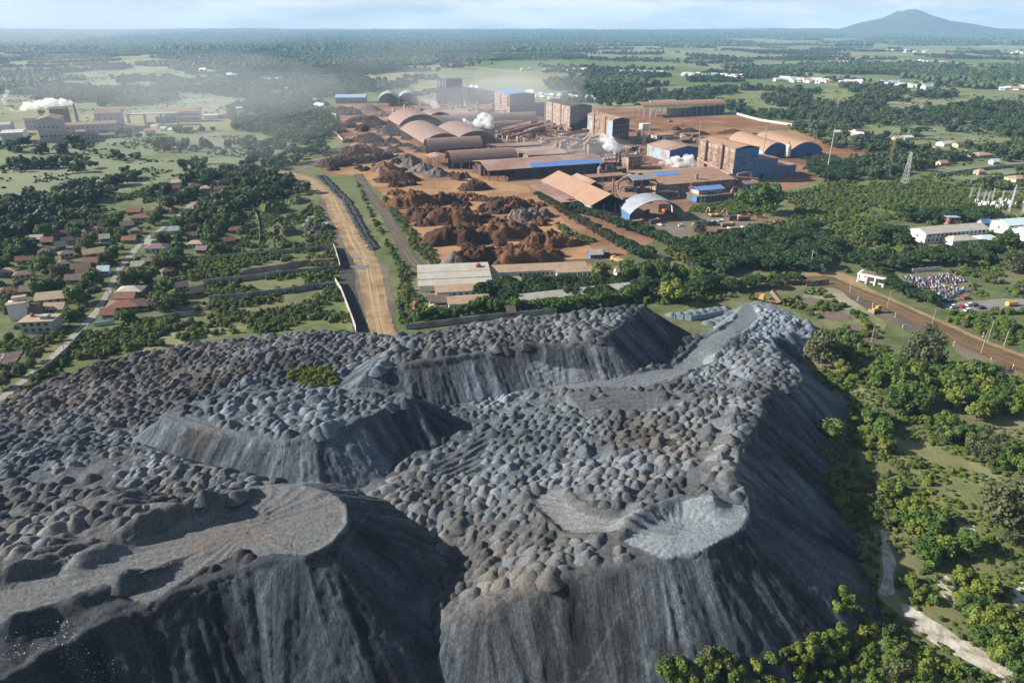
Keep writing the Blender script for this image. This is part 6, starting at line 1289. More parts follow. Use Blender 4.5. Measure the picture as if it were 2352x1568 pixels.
for i, ((x, y), f, k) in enumerate(spots):
    kind = i % 4; sc = R.uniform(.7, 1.25)
    if kind in (0, 1):
        lab = ('small rust-roofed shed squeezed between the big halls', 'little dusty shed with a dark doorway between the halls')[kind]; e = site('small_shed', lab, 'shed', (x, y), GANG, lab + 's', (0, 0, 7, 5)); L, W_, H = 9 * sc, 6 * sc, 4 * sc; MB().box(0, 0, 0, L, W_, H).build('wall', R.choice((M_RUSTW, M_TANW, M_DARKW, M_PALEB)), e); gable(e, L, W_, H, 1.2, 'x', R.choice((M_DUST, M_DUST2, M_VAULT)), .5, .2); MB().box(L * .3, -.12, 0, L * .55, .05, H * .7).build('doorway', M_DARK, e)
    elif kind == 2:
        lab = 'rusty vertical tank with a pipe elbow between the halls'; e = site('rusty_tank', lab, 'tank', (x, y), GANG, lab + 's'); MB().lathe([(1.8 * sc, .2), (2 * sc, 1), (2 * sc, 6 * sc), (.8 * sc, 7.4 * sc)], 12).build('shell', R.choice((M_STEEL, M_PIPE, M_CONC)), e); MB().tube([(0, 0, 7 * sc), (0, 0, 9 * sc), (3, 0, 9.6 * sc), (6, 0, 8 * sc), (6.4, 0, .2)], .5, 8).build('pipe', M_PIPE, e); MB().box(-1, -1, 0, 1, 1, .25).build('base', M_CONC, e)
    else:
        lab = 'pipe rack of dusty pipes on steel trestles between the halls'; e = site('pipe_rack', lab, 'pipe rack', (x, y), GANG + (math.pi / 2 if i % 8 > 3 else 0), lab + 's'); h = R.uniform(3, 7); L = 14 * sc
        for j in range(3): MB().tube([(0, j * .9, h), (L, j * .9, h)], .36, 7).build('pipe', M_PIPE, e)
        for xx in (.6, L / 2, L - .6): MB().bar((xx, -.4, 0), (xx, -.4, h + .3), .2).bar((xx, 2.2, 0), (xx, 2.2, h + .3), .2).bar((xx, -.6, h - .5), (xx, 2.4, h - .5), .18).build('trestle', M_STEEL, e)
# --- second works across the meadow
A = G(*C1(345, 1205)).to_2d()
def far_block(label, f, a, b, depth, H, wm, rm, rise=1.5, ang=rad(24), name='works_hall', axis='x', nw=0):
    A, L, _ = foot(f(*a), f(*b), None, 0, None, None, ang); e = site(name, label, 'factory block', A, ang, 'halls of the second works', (0, 0, L, depth))
    gable_wall(e, L, depth, H, rise, axis, wm); gable(e, L, depth, H, rise, axis, rm, .6)
    if nw: wins(e, 'front', L, depth, 2 if H > 9 else 1, nw, H * .25, H * .4, 1.6, 1.6, .03, .97)
    return e
M_PINK = mat('pink-grey cladding', (.42, .38, .37), (.35, .30, .29), .3, .8, .05, .05)
M_PALEW = mat('pale cladding', (.50, .50, .49), (.42, .42, .41), .3, .8)
far_block('pale white shed at the end of the second works', C1, (30, 1205), (208, 1195), 30, 12, M_PALEW, M_PALEW); far_block('small pale shed behind the white shed of the second works', C1, (-60, 1140), (108, 1130), 24, 13, M_PALEW, M_PINK)
far_block('grey main hall of the second works under the dark tower', C1, (345, 1195), (535, 1185), 40, 25, M_PINK, M_VAULT, 3, rad(24), 'works_hall', 'y', 5)
e = far_block('dark tower of the second works', C1, (455, 1100), (590, 1100), 20, 27, M_DARKW, M_DARKW, 2, rad(24), 'works_tower', 'x', 3)
far_block('long low hall of the second works', C1, (545, 1135), (985, 1110), 30, 12, M_PINK, M_VAULT, 2, rad(24), 'works_hall', 'x', 10); far_block('grey gabled hall of the second works', C1, (815, 1085), (1035, 1075), 30, 20, M_PINK, M_VAULT, 4, rad(24), 'works_hall', 'x', 4)
far_block('low pink-roofed shed before the long hall of the second works', C1, (640, 1145), (722, 1138), 12, 6, M_PINK, M_DUST2); far_block('small white shed at the end of the second works yard', C1, (1215, 1135), (1300, 1130), 16, 6, M_PALEW, M_DUST2)
far_block('long white two-storey barrack behind the second works', C1, (1385, 1022), (1692, 1000), 18, 14, M_PALEW, M_DUST2, 4, rad(14), 'barrack', 'x', 20); far_block('long low white shed by the coal heap', C1, (1700, 995), (1830, 985), 14, 5, M_PALEW, M_PALEW, 1, rad(14)); far_block('white cube-like store beside the coal heap', C1, (1982, 1008), (2037, 1002), 16, 17, M_PALEW, M_PALEW, .6, rad(14))
pole('dark chimney of the second works with a white plume', C1, 660, 1060, 885, 1.8, 0, M_DARKW, 'chimney', 'chimneys of the second works')
for a, b, dp, h, lab, n in (((1010, 1100), (1120, 1092), 20, 7, 'low pale shed before the steel frame of the second works', 5), ((560, 1180), (760, 1168), 14, 5, 'long low pinkish store in the yard of the second works', 8), ((220, 1085), (345, 1080), 30, 14, 'pale brown shed leaning on the grey main hall of the second works', 4), ((1330, 1030), (1390, 1025), 14, 6, 'small white lodge at the end of the long white barrack', 3), ((790, 1160), (960, 1150), 12, 4, 'low dark-fronted store under trees of the second works', 6)):
    far_block(lab, C1, a, b, dp, h, M_PALEW if n % 2 else M_PINK, M_DUST2 if n % 2 else M_VAULT, 1.2, nw=n)
A = G(*C1(1080, 1060)).to_2d(); e = site('steel_frame', 'open steel frame with blue tanks in the second works', 'process plant', A, rad(20))
for x in (0, 20, 40, 60):
    for y in (0, 14): MB().box(x - .7, y - .7, 0, x + .7, y + .7, 15).build('column', M_CONC, e)
MB().box(-1, -1, 15, 61, 15, 16).build('deck', M_CONC, e)
for x in (36, 46, 55): MB().lathe([(3, 3), (3, 10), (1, 12)], 12, x, 4).build('tank', M_BLUER, e)
# ================================================================ ore heaps
M_ORE1 = soil('dark brown ore', (.056, .030, .020), (.088, .046, .028), (.044, .026, .018), .12, .9, .06)
M_ORE2 = soil('red-brown ore', (.105, .050, .026), (.15, .075, .038), (.085, .042, .024), .12, .9, .06)
M_ORE3 = soil('tan ore', (.15, .090, .062), (.19, .12, .085), (.12, .075, .052), .1, .9, .05)
M_ORE4 = soil('grey-brown ore', (.13, .10, .085), (.18, .14, .115), (.10, .08, .07), .1, .9, .05)
def mscale(p): d = G(*p); return (d.y * _c + CAM_H * _s) / FOC     # metres per picture unit at a ground point
def heap(name, label, f, cx, cy, hw, hh, mt, cat, group, lump=.12, asp=.6, rz=None, steep=1.0, seed=None):
    hh = hh * (.74 if lump >= .13 and hh > 80 else 1); k = f(1, 0)[0] - f(0, 0)[0]; p = f(cx, cy); g = G(*p); ms = mscale(p) * k; rx = hw * ms * (1.28 if lump >= .14 else 1.12); H = hh * ms * .95; seed = seed or int(cx * 7 + cy * 3)
    ry = max(rx * asp, H / .72); nr, ns = 30, 96; V = []; c0 = seed * 1.37
    qs = np.repeat(np.arange(nr + 1) / nr, ns); th = np.tile(np.arange(ns) / ns * 2 * math.pi, nr + 1)
    out = 1 + .45 * (fbm(np.cos(th) * 1.3 + c0, np.sin(th) * 1.3 + c0, seed, 2) - .5) * 2
    x = np.cos(th) * qs * out * rx; y = np.sin(th) * qs * out * ry
    z = H * np.clip(1.04 - np.sqrt(qs ** 2 * 1.07 + .006), 0, 1.1)
    if lump >= .1: z = H * (.55 * smooth((1 - qs) * 2.1, 0, 1) + .5 * np.clip(1.04 - qs, 0, 1))
    fq = 3.2 / max(rx, 1)
    n1 = fbm(x * fq + c0, y * fq + c0, seed + 1, 3) - .5; n2 = fbm(x * .35 + c0, y * .35, seed + 2, 3) - .5
    z = z + (n1 * 2.6 * lump * H * 2 + n2 * 3.4 * min(lump * 6, 1)) * smooth(1 - qs, 0, .25) + (fbm(x * .8 + c0, y * .8, seed + 5, 3) - .5) * (2.4 if lump >= .1 else .7) * smooth(1 - qs, 0, .15); z = np.where(qs > .99, -.3, np.maximum(z, -.05))
    F = np.array([(i * ns + a, i * ns + (a + 1) % ns, (i + 1) * ns + (a + 1) % ns, (i + 1) * ns + a) for i in range(nr) for a in range(ns)])[:, ::-1]
    o = obj(name, mesh_np(name, np.stack([x, y, z], 1), F[:, ::-1], [mt], None, True), None, (g.x, g.y + ry * .5, .12), GANG * .5 if rz is None else rz); return tag(o, label, cat, group)
gO = 'ore heaps in the works yard'
for (x, y, w, h, m, lab) in [(860, 1105, 125, 85, M_ORE3, 'tall tan ore cone at the near corner of the upper yard'), (975, 1180, 185, 90, M_ORE1, 'dark brown ore heap in front of the tall tan cone'), (1085, 1070, 115, 92, M_ORE4, 'ore cone with a dark shaded side behind the tall tan cone'),
    (1195, 1105, 110, 80, M_ORE4, 'grey-brown ore cone by the lean-to columns'), (1305, 1140, 120, 75, M_ORE4, 'broad grey-brown cone in front of the longest shed'), (1050, 1010, 115, 65, M_ORE4, 'grey ore ridge behind the cones'), (1435, 1140, 48, 32, M_ORE1, 'small dark heap at the corner of the longest shed'), (1520, 1170, 68, 55, M_ORE1, 'dark heap with a yellow loader beside it'),
    (710, 1092, 48, 30, M_ORE1, 'very small dark heap in the open part of the yard'), (450, 1090, 52, 28, M_ORE1, 'low dark heap by the dirt track'), (410, 1060, 110, 65, M_ORE1, 'dark heap at the edge of the upper dirt road'), (580, 1030, 175, 60, M_ORE1, 'long dark ore ridge near the upper dirt road'), (840, 1000, 115, 65, M_ORE1, 'dark heap in the middle of the upper yard'),
    (630, 950, 135, 90, M_ORE1, 'big black-brown heap beside the dirt road'), (770, 940, 70, 45, M_ORE1, 'small dark heap leaning on the black-brown heap'), (925, 865, 60, 45, M_ORE1, 'small cone near the wide canopy'), (740, 860, 105, 58, M_ORE1, 'dark ridge before the wide canopy'), (920, 935, 85, 50, M_ORE4, 'greyish heap near the canopy corner'),
    (680, 755, 62, 42, M_ORE1, 'small peaked heap in the far yard'), (870, 788, 95, 58, M_ORE4, 'grey heap at the end of the wide canopy'), (560, 735, 90, 38, M_ORE1, 'low heap in the far yard'), (790, 715, 100, 32, M_ORE1, 'long low heap by the far canopy'), (485, 775, 66, 36, M_ORE1, 'low heap against the yard wall'), (700, 685, 110, 45, M_ORE1, 'brown heap before the far canopy'),
    (480, 603, 90, 40, M_ORE1, 'brown heap at the far corner of the yard'), (590, 625, 90, 52, M_ORE1, 'brown heap among the farthest heaps'), (740, 590, 110, 55, M_ORE3, 'lighter brown heap in front of the grey canopies'), (960, 1228, 60, 34, M_ORE1, 'small heap at the yard gate'), (1075, 1215, 62, 42, M_ORE1, 'dark little cone at the yard gate'), (850, 640, 90, 40, M_ORE4, 'grey heap beside the far canopy')]:
    heap('ore_heap', lab, C2, x, y, w, h, m, 'ore heap', gO, .08 if m in (M_ORE3, M_ORE4) else .14)
for (f, x, y, w, h, m, lp, asp, lab) in [(C6, 1425, 330, 185, 150, M_ORE2, .14, .7, 'big rough ore heap nearest the tarmac road corner'), (C6, 1680, 300, 130, 95, M_ORE1, .14, .6, 'dark ore heap joined to the rough heap'), (C6, 1560, 430, 190, 115, M_ORE1, .16, .6, 'rough dark ridge in the second row of the ore yard'), (C6, 1760, 470, 215, 120, M_ORE2, .1, .6, 'red-brown rounded heap in the second row of the ore yard'),
    (C6, 1800, 640, 245, 150, M_ORE1, .22, .55, 'craggy dark heap in the third row of the ore yard'), (C6, 1960, 185, 130, 68, M_ORE1, .12, .55, 'brown heap at the far side of the ore yard'), (C7, 240, 590, 230, 145, M_ORE2, .2, .55, 'craggy red-brown heap in the middle of the ore yard'), (C7, 560, 660, 215, 135, M_ORE2, .22, .55, 'craggy brown heap with a steep end by the hedge'),
    (C7, 380, 795, 350, 150, M_ORE2, .2, .35, 'long craggy ore ridge along the barrack road'), (C6, 1960, 800, 270, 150, M_ORE1, .2, .4, 'craggy dark heap next to the smooth grey cone'), (C7, 250, 352, 160, 90, M_ORE1, .1, .6, 'dark heap under the orange excavator'), (C7, 330, 435, 100, 90, M_ORE4, .16, .7, 'grey debris heap near the excavator'), (C7, 480, 415, 90, 65, M_ORE4, .2, .6, 'scrap-strewn heap beside the grey debris heap'),
    (C3, 1310, 580, 110, 55, M_ORE1, .08, .6, 'dark heap in the red ore field behind the hangars'), (C3, 1640, 568, 110, 40, M_ORE2, .08, .5, 'low brown heap in the red ore field'), (C3, 1205, 540, 42, 32, M_ORE1, .08, .6, 'small heap beside the tan-roofed shed'), (C3, 1800, 592, 66, 30, M_ORE2, .08, .5, 'low heap behind the wider hangar'), (C7, 1050, 742, 60, 14, M_ORE1, .1, .6, 'low ore spill beside the guard hut'),
    (C4, 1000, 1218, 165, 70, M_BLACK, .1, .4, 'black heap by the houses beyond the hangars'), (C4, 1080, 1270, 90, 42, M_ORE2, .25, .45, 'brown rubble heap in the red field'), (C1, 1930, 990, 130, 50, M_BLACK, .06, .5, 'black coal heap of the second works'), (S8, 750, 1140, 90, 75, M_BLACK, .05, .8, 'small round black slag mound among bushes'), (S8, 870, 1095, 80, 55, M_BLACK, .05, .8, 'second black slag mound among bushes')]:
    heap('ore_heap' if m is not M_BLACK else 'black_heap', lab, f, x, y, w, h, m, 'ore heap' if m is not M_BLACK else 'slag heap', gO if m is not M_BLACK else 'black heaps', lp, asp)
lab = 'low dark spoil heap scattered between the big ore heaps'
for i, (x, y) in enumerate(poisson(wpoly([(900, 440), (1060, 450), (1230, 470), (1330, 590), (1020, 605), (960, 520)]), 17, 77)): q = to_px(x, y, 0); heap('spoil_heap', lab, lambda a, b: (a, b), float(q[0]), float(q[1]), R.uniform(12, 26), R.uniform(5, 10), R.choice((M_ORE1, M_ORE2)), 'ore heap', lab + 's', .2, R.uniform(.4, .9))
lab = 'small brown spoil heap lying between the ore cones of the upper yard'
for i, (x, y) in enumerate(poisson(wpoly([(745, 385), (820, 300), (880, 285), (960, 340), (1010, 385), (900, 410)]), 30, 78)): q = to_px(x, y, 0); heap('spoil_heap', lab, lambda a, b: (a, b), float(q[0]), float(q[1]), R.uniform(9, 20), R.uniform(4, 8), M_ORE1, 'ore heap', lab + 's', .2, R.uniform(.4, .9))
heap('ore_heap', 'smooth grey-tan cone at the bend of the tarmac road', C6, 1780, 850, 135, 140, M_ORE4, 'ore heap', gO, .03, .8)
for x in (1605, 1640): heap('lime_heap', 'white lime cone behind the navy hall', C2, x, 408, 34, 36, M_WHITE, 'lime heap', 'white lime cones', .03)
# windrow of small slag loads along the haul road
lab = 'small dark slag mound in the row along the haul road'
for j, off in enumerate((0, 40)):
    for i, (x, y) in enumerate(along([C6(q[0] + off, q[1]) for q in ((660, 70), (760, 170), (880, 290), (960, 440), (1030, 570), (1110, 680))], 4.2, .5)):
        p = SHAPES[(i * 3 + j) % 14]; o = obj('slag_mound', PMESH[(i * 3 + j) % 14], None, (x, y, .05), R.uniform(0, 6)); r = R.uniform(2.0, 2.8); o.scale = (r, r, r * .6); o.color = (R.uniform(.3, .5), .4, 0, 1); tag(o, lab, 'slag mound', lab + 's')
lab = 'grey slag load tipped beside the blue fence'
for x, y in along(mapc(S3, [(1600, 165), (2060, 105)]), 4.0, .4) + along(mapc(S3, [(1900, 230), (2100, 170)]), 4.5, .6): o = obj('slag_mound', PMESH[int(x * 10) % 14], None, (x, y, .05), R.uniform(0, 6)); o.scale = (2.8, 2.8, 1.7); o.color = (1.2, .1, 0, 1); tag(o, lab, 'slag mound', lab + 's')
# ================================================================ houses
M_TILE = mat('rust roof', (.20, .095, .065), (.14, .065, .045), .4, .85, .1, .12, (5, 1, 1)); M_TILE2 = mat('brown roof', (.17, .12, .095), (.12, .085, .07), .4, .85, .1, .12)
M_TANR = mat('tan roof', (.37, .27, .18), (.30, .21, .14), .3, .8, .05, .06); M_GREYR = mat('grey roof', (.42, .39, .33), (.34, .31, .26), .25, .75, .05, .05); M_WHITER = mat('white roof', (.62, .63, .62), (.52, .53, .52), .3, .7, .05, .05); M_ICE = mat('pale blue hall roof', (.50, .60, .64), None, .3, .6)
M_PURP = mat('plum roof', (.19, .125, .125), (.15, .095, .10), .4, .8, .1, .08); M_BEIGE = mat('beige wall', (.50, .42, .32), (.40, .33, .25), .5, .85); M_TEAL = mat('pale teal wall', (.42, .52, .52), None, .4, .8); M_MUDW = mat('weathered wall', (.24, .20, .16), (.17, .14, .115), .5, .9)
def hip(L, W_, ez, rise, over=.7):
    a = min(L, W_) / 2; v = [(-over, -over, ez), (L + over, -over, ez), (L + over, W_ + over, ez), (-over, W_ + over, ez), (a, W_ / 2, ez + rise), (L - a, W_ / 2, ez + rise)] if L > W_ else [(-over, -over, ez), (L + over, -over, ez), (L + over, W_ + over, ez), (-over, W_ + over, ez), (L / 2, a, ez + rise), (L / 2, W_ - a, ez + rise)]
    F = [(0, 1, 5, 4), (1, 2, 5), (2, 3, 4, 5), (3, 0, 4), (3, 2, 1, 0)] if L > W_ else [(0, 1, 4), (1, 2, 5, 4), (2, 3, 5), (3, 0, 4, 5), (3, 2, 1, 0)]
    return MB().add(v, F)
def house(label, A, L, W_, ang, rm, wm, kind='gable', H=2.9, rise=1.9, cat='house', group='houses of the village', name='house', nw=3):
    e = site(name, label, cat, A, ang, group, (0, -7, L, W_, 4, 3.5))
    if kind == 'hip': MB().box(0, 0, 0, L, W_, H).build('wall', wm, e); hip(L, W_, H + .01, rise).build('roof', rm, e)
    else: gable_wall(e, L, W_, H, rise, 'x' if kind == 'gable' else 'y', wm); gable(e, L, W_, H, rise, 'x' if kind == 'gable' else 'y', rm, .7, .15)
    wins(e, 'front', L, W_, 1, nw, 1.0, 1, 1.1, 1.2, .3, .95, M_GLASS); MB().box(L * .12, -.1, 0, L * .12 + 1, .05, 2.1).build('door', M_STEEL, e); wins(e, 'left', L, W_, 1, 1, 1, 1, 1.1, 1.2, .2, .8, M_GLASS)
    return e
def house_at(f, cx, cy, wpx, label, rm, wm, kind='gable', ang=.35, asp=.7, drop=10, **k):
    """cx, cy: middle of the roof in the picture; wpx: its width"""
    kk = f(1, 0)[0] - f(0, 0)[0]; p = f(cx, cy + drop); ms = mscale(p) * kk; L = wpx * ms * .92; W_ = max(L * asp, 4); g = G(*p)
    A = Vector((g.x, g.y)) - Vector((math.cos(ang), math.sin(ang))) * L / 2 - Vector((-math.sin(ang), math.cos(ang))) * W_ * .5
    return house(label, A, L, W_, ang, rm, wm, kind, **k)
for (x, y, w, lab, rm, wm, kd, an) in [(985, 295, 130, 'wide rust-roofed house where the village road narrows', M_TILE, M_BEIGE, 'hip', .15), (1120, 240, 125, 'rust-roofed house with a red tank beside it', M_TILE, M_BEIGE, 'hip', .3), (1050, 275, 70, 'small dark rust house between two wide rust roofs', M_TILE2, M_MUDW, 'gable', .3), (1150, 185, 110, 'brown gabled house farther up the road', M_TILE2, M_MUDW, 'gable', .5),
    (1385, 205, 120, 'plum-brown house across the road', M_PURP, M_MUDW, 'hip', .6), (1450, 145, 115, 'dark brown gabled house near the wood', M_TILE2, M_MUDW, 'gable', .55), (1240, 125, 110, 'tan-roofed long house at the top of the village', M_TILE2, M_BEIGE, 'gable', .3), (1345, 75, 80, 'pinkish house at the very top of the village', M_PURP, M_BEIGE, 'gable', .4), (1235, 50, 100, 'pale roof at the top of the village', M_GREYR, M_BEIGE, 'gable', .4),
    (1420, 95, 70, 'small tan house among trees at the top of the village', M_TANR, M_BEIGE, 'hip', .2), (935, 255, 90, 'low rust house hidden by trees', M_TILE, M_MUDW, 'gable', .1), (880, 350, 80, 'narrow tan gable among trees', M_TANR, M_MUDW, 'gable', .6), (730, 440, 60, 'pale grey shed roof among trees', M_GREYR, M_TEAL, 'gable', .3), (1115, 425, 120, 'brown-roofed house with tan eaves by the road', M_TILE2, M_BEIGE, 'gable', .4),
    (1205, 385, 70, 'white sheet-roofed shed by the road', M_WHITER, M_MUDW, 'gable', .4), (1090, 505, 150, 'broad plum-roofed house at the road', M_PURP, M_TEAL, 'hip', .1), (1060, 478, 90, 'pale blue-grey flat roof behind the plum-roofed house', M_GREYR, M_TEAL, 'gable', .1), (655, 540, 140, 'large tan-roofed house with a dark gable end', M_TANR, M_MUDW, 'gable', .6), (640, 605, 100, 'rust lean-to house by the road', M_TILE, M_MUDW, 'gable', .15),
    (570, 645, 120, 'long rust roof among the roadside houses', M_TILE2, M_MUDW, 'gable', .35), (600, 685, 110, 'rust-roofed shop with a pale awning', M_TILE, M_BEIGE, 'gable', .35), (520, 725, 100, 'brown low house behind the shop', M_TILE2, M_BEIGE, 'gable', .2), (1040, 610, 100, 'dark plum roof among trees past the road', M_PURP, M_MUDW, 'gable', .1), (960, 632, 80, 'pale-fronted kiosk by the road', M_GREYR, M_WHITE, 'gable', .2),
    (725, 665, 70, 'light blue-roofed stall at the roadside', M_ICE, M_TEAL, 'gable', .2), (395, 845, 230, 'long tan-roofed workshop behind the concrete house', M_TANR, M_BEIGE, 'gable', .32), (215, 803, 105, 'small brown-roofed shed behind the workshop', M_TILE2, M_MUDW, 'gable', .15), (395, 925, 130, 'yellow-walled house with a split white and rust roof', M_TANR, M_BEIGE, 'gable', .1), (260, 955, 80, 'pinkish-grey roof beside the yellow-walled house', M_PURP, M_BEIGE, 'gable', .3),
    (910, 805, 170, 'grey hip roof at the turn of the village road', M_GREYR, M_MUDW, 'hip', .15), (880, 850, 130, 'rust corrugated roof below the grey hip roof', M_TILE, M_MUDW, 'gable', .05), (865, 905, 220, 'big rust hip-roofed house at the turn of the village road', M_TILE, M_MUDW, 'hip', .25), (985, 905, 90, 'brown wing beside the big rust hip roof', M_TILE2, M_BEIGE, 'gable', .2), (760, 965, 90, 'low rust porch with blue posts', M_TILE, M_TEAL, 'gable', .1),
    (1360, 810, 75, 'tiny tan-roofed hut by the plot wall', M_TANR, M_MUDW, 'gable', .6), (265, 445, 80, 'grey-roofed house alone among trees west of the road', M_GREYR, M_MUDW, 'gable', .2), (340, 462, 75, 'rust roof beside the lone grey-roofed house', M_TILE, M_MUDW, 'gable', .1), (425, 495, 60, 'small pale roof among bushes', M_GREYR, M_MUDW, 'gable', .6), (535, 340, 90, 'dark roof half hidden in trees', M_TILE2, M_MUDW, 'gable', .6),
    (1520, 100, 80, 'brown house at the edge of the wood', M_TILE2, M_MUDW, 'gable', .4), (1620, 38, 80, 'tan-roofed house at the end of the village', M_TANR, M_BEIGE, 'hip', .2), (1490, 60, 60, 'pinkish shed near the end of the village', M_PURP, M_BEIGE, 'gable', .3), (1210, 92, 60, 'small rust roof near the top of the village', M_TILE, M_MUDW, 'gable', .3)]:
    house_at(C5, x, y, w, lab, rm, wm, kd, an)
A = G(*C5(150, 1085)).to_2d(); e = site('flat_house', 'two-storey grey concrete house with a pink flat roof and dark windows', 'house', A, .12, 'houses of the village', (0, 0, 16, 9)); MB().box(0, 0, 0, 13.5, 8, 5.2).build('wall', M_CONC, e); MB().box(-.5, -.5, 5.2, 14, 8.5, 5.5).build('roof', M_TANR, e); wins(e, 'front', 13, 8, 2, 4, .9, 2.5, 1.2, 1.3, .05, .95, M_GLASS); MB().lathe([(.8, 5.5), (.8, 6.8), (.3, 7.2)], 12, 3, 6).build('water_tank', M_RED, e); MB().box(8, 2, 5.5, 11, 5, 7).build('stairhead', M_CONC, e)
A = G(*C5(75, 1000)).to_2d(); e = site('tower_house', 'narrow white windowless swift house standing taller than its neighbours', 'house', A, .45, 'houses of the village', (0, 0, 9, 9)); MB().box(0, 0, 0, 7.2, 7, 7.6).build('wall', M_WHITE, e); MB().box(2, 4, 7.6, 7.2, 7, 9.2).build('upper_wall', M_WHITE, e); MB().box(-.3, -.3, 7.61, 7.5, 4, 7.9).build('roof', M_TANR, e); MB().box(1.7, 3.9, 9.2, 7.5, 7.3, 9.5).build('upper_roof', M_TANR, e)
lab = 'small red-brown roof half hidden among the village trees'
k = 0
for x, y in poisson(VILL, 15, 818):
    if k < 24 and all((x - a) ** 2 + (y - b) ** 2 > (r + 4.5) ** 2 for a, b, r in HIDE) and near_poly(np.array([x]), np.array([y]), vr, False)[0][0] > 6:
        house(lab, Vector((x, y)), R.uniform(5.5, 8.5), R.uniform(4.5, 6), R.uniform(-.1, .7), R.choice((M_TILE, M_TILE, M_TILE2, M_PURP, M_TANR)), R.choice((M_MUDW, M_BEIGE)), R.choice(('gable', 'hip')), 2.6, 1.6, 'house', lab + 's', nw=2); k += 1
# compound houses in front of the slag
A, L, W_ = foot(C6(1500, 1035), C6(2000, 990), C6(1470, 905)); e = site('warehouse', 'low warehouse with three stepped grey roof strips', 'warehouse', A, rad(8), None, (0, 0, L, 22)); L = 36
MB().box(.3, .3, 0, L - .3, 21.5, 3.2).build('wall', M_WHITE, e)
for k, (y0, y1, z) in enumerate(((-1, 6.4, 3.3), (5.8, 13.5, 4.5), (13, 23, 5.6))): MB().prism([(y0, z), (y1, z + 1.0), (y1, z + 1.2), (y0, z + .2)], -.8, L + .8, 'x').build('roof', M_GREYR, e)
for k, (a, b, lab, rm) in enumerate(((C6(1640, 1090), C6(2040, 1055), 'tan-roofed house just below the stepped warehouse', M_TANR), (C6(1745, 1190), C6(2065, 1140), 'tan-roofed house with a white gable behind the tree row', M_TANR), (C6(1585, 1165), C6(1735, 1140), 'brown-roofed wing with small round vents', M_TILE2))):
    A, L, _ = foot(a, b, None, 0, None, None, rad(10)); house(lab, A, L, 10 if k < 2 else 7, rad(10), rm, M_WHITE, 'gable', 3.4, 1.6, 'house', 'houses of the compound', nw=5)
A, L, _ = foot(C7(75, 925), C7(880, 885), None, 0, None, None, rad(8)); e = house('long tan-roofed barrack beside the ore yard', A, L, 11, rad(8), M_TANR, M_WHITE, 'gable', 3.6, 2.0, 'barrack', 'barracks of the compound', 'barrack', 14)
A, L, _ = foot(C7(640, 920), C7(960, 888), None, 0, None, None, rad(8)); e = house('short tan-roofed barrack wing with white columns', A, L, 7, rad(8), M_TANR, M_WHITE, 'gable', 3.4, 1.4, 'barrack', 'barracks of the compound', 'barrack', 7); columns(e, rowp((.3, -1.6), (L - .3, -1.6), 9), 3.2, .2, M_WHITE)
A, L, _ = foot(C7(345, 1165), C7(1250, 1055), None, 0, None, None, rad(17)); house('long grey-roofed barrack behind the tree row', A, L, 8, rad(17), M_GREYR, M_WHITE, 'gable', 3.6, 1.8, 'barrack', 'barracks of the compound', 'barrack', 16)
for (f, x, y, w, lab, rm, wm, kd) in ((C7, 310, 965, 110, 'small tan pyramid roof among the rain trees', M_TANR, M_BEIGE, 'hip'), (C7, 1185, 878, 130, 'low tan hut with white posts', M_TANR, M_WHITE, 'gable'), (C7, 1510, 845, 120, 'bright white-roofed hut among the rain trees', M_WHITER, M_WHITE, 'gable'), (C7, 1030, 715, 90, 'tan half of the guard hut', M_TANR, M_BEIGE, 'gable'), (C7, 960, 735, 110, 'blue-walled half of the guard hut with a grey roof', M_GREYR, M_BLUEW, 'gable'), (C7, 255, 1220, 60, 'small brown-roofed hut by the compound wall', M_TILE2, M_BEIGE, 'gable'), (C7, 1255, 1028, 80, 'white end block of the grey-roofed barrack', M_WHITER, M_WHITE, 'gable'), (C6, 1620, 1200, 70, 'tan pyramid roof by the red water tank', M_TANR, M_BEIGE, 'hip')):
    house_at(f, x, y, w, lab, rm, wm, kd, rad(10), group='houses of the compound')
# school and white blocks
def white_block(label, a, b, side, H, rm, ang, nw, storeys=2):
    A, L, _ = foot(C8(*a), C8(*b), None, 0, None, None, ang); e = site('school_block', label, 'school', A, ang, 'white school blocks', (0, 0, L, side)); gable_wall(e, L, side, H, 2.2, 'x', M_WHITE); gable(e, L, side, H, 2.2, 'x', rm, .9, .2)
    wins(e, 'front', L, side, storeys, nw, 1, 3.1, 1.6, 1.7, .03, .97, M_GLASS); MB().box(1, -.5, 3.1, L - .5, -.01, 3.35).build('ledge', M_CONC, e); wins(e, 'left', L, side, 1, 1, 3, 1, 1.2, 1.4, .4, .6, M_GLASS); return e
white_block('long two-storey white school block with a beige roof', (1500, 632), (1998, 585), 13, 6.4, M_GREYR, rad(14), 14); white_block('white two-storey block with a grey-blue roof', (2185, 562), (2520, 520), 13, 6.6, M_ICE, rad(14), 10); white_block('plain white block at the edge of the tan yard', (2335, 615), (2600, 600), 10, 6, M_WHITER, rad(14), 5)
house_at(C8, 1790, 612, 270, 'low white hall with a beige hip roof in front of the school', M_GREYR, M_WHITE, 'hip', rad(12), .5, 16, H=3.4, group='white school blocks', nw=6); house_at(C8, 2000, 605, 210, 'low white hall with a pale blue hip roof', M_ICE, M_WHITE, 'hip', rad(12), .6, 20, H=3.4, group='white school blocks', nw=4); house_at(C8, 1990, 475, 80, 'small blue-roofed shelter beside the grey-blue roof', M_BLUER, M_WHITE, 'gable', rad(12), .7, 8, group='white school blocks')
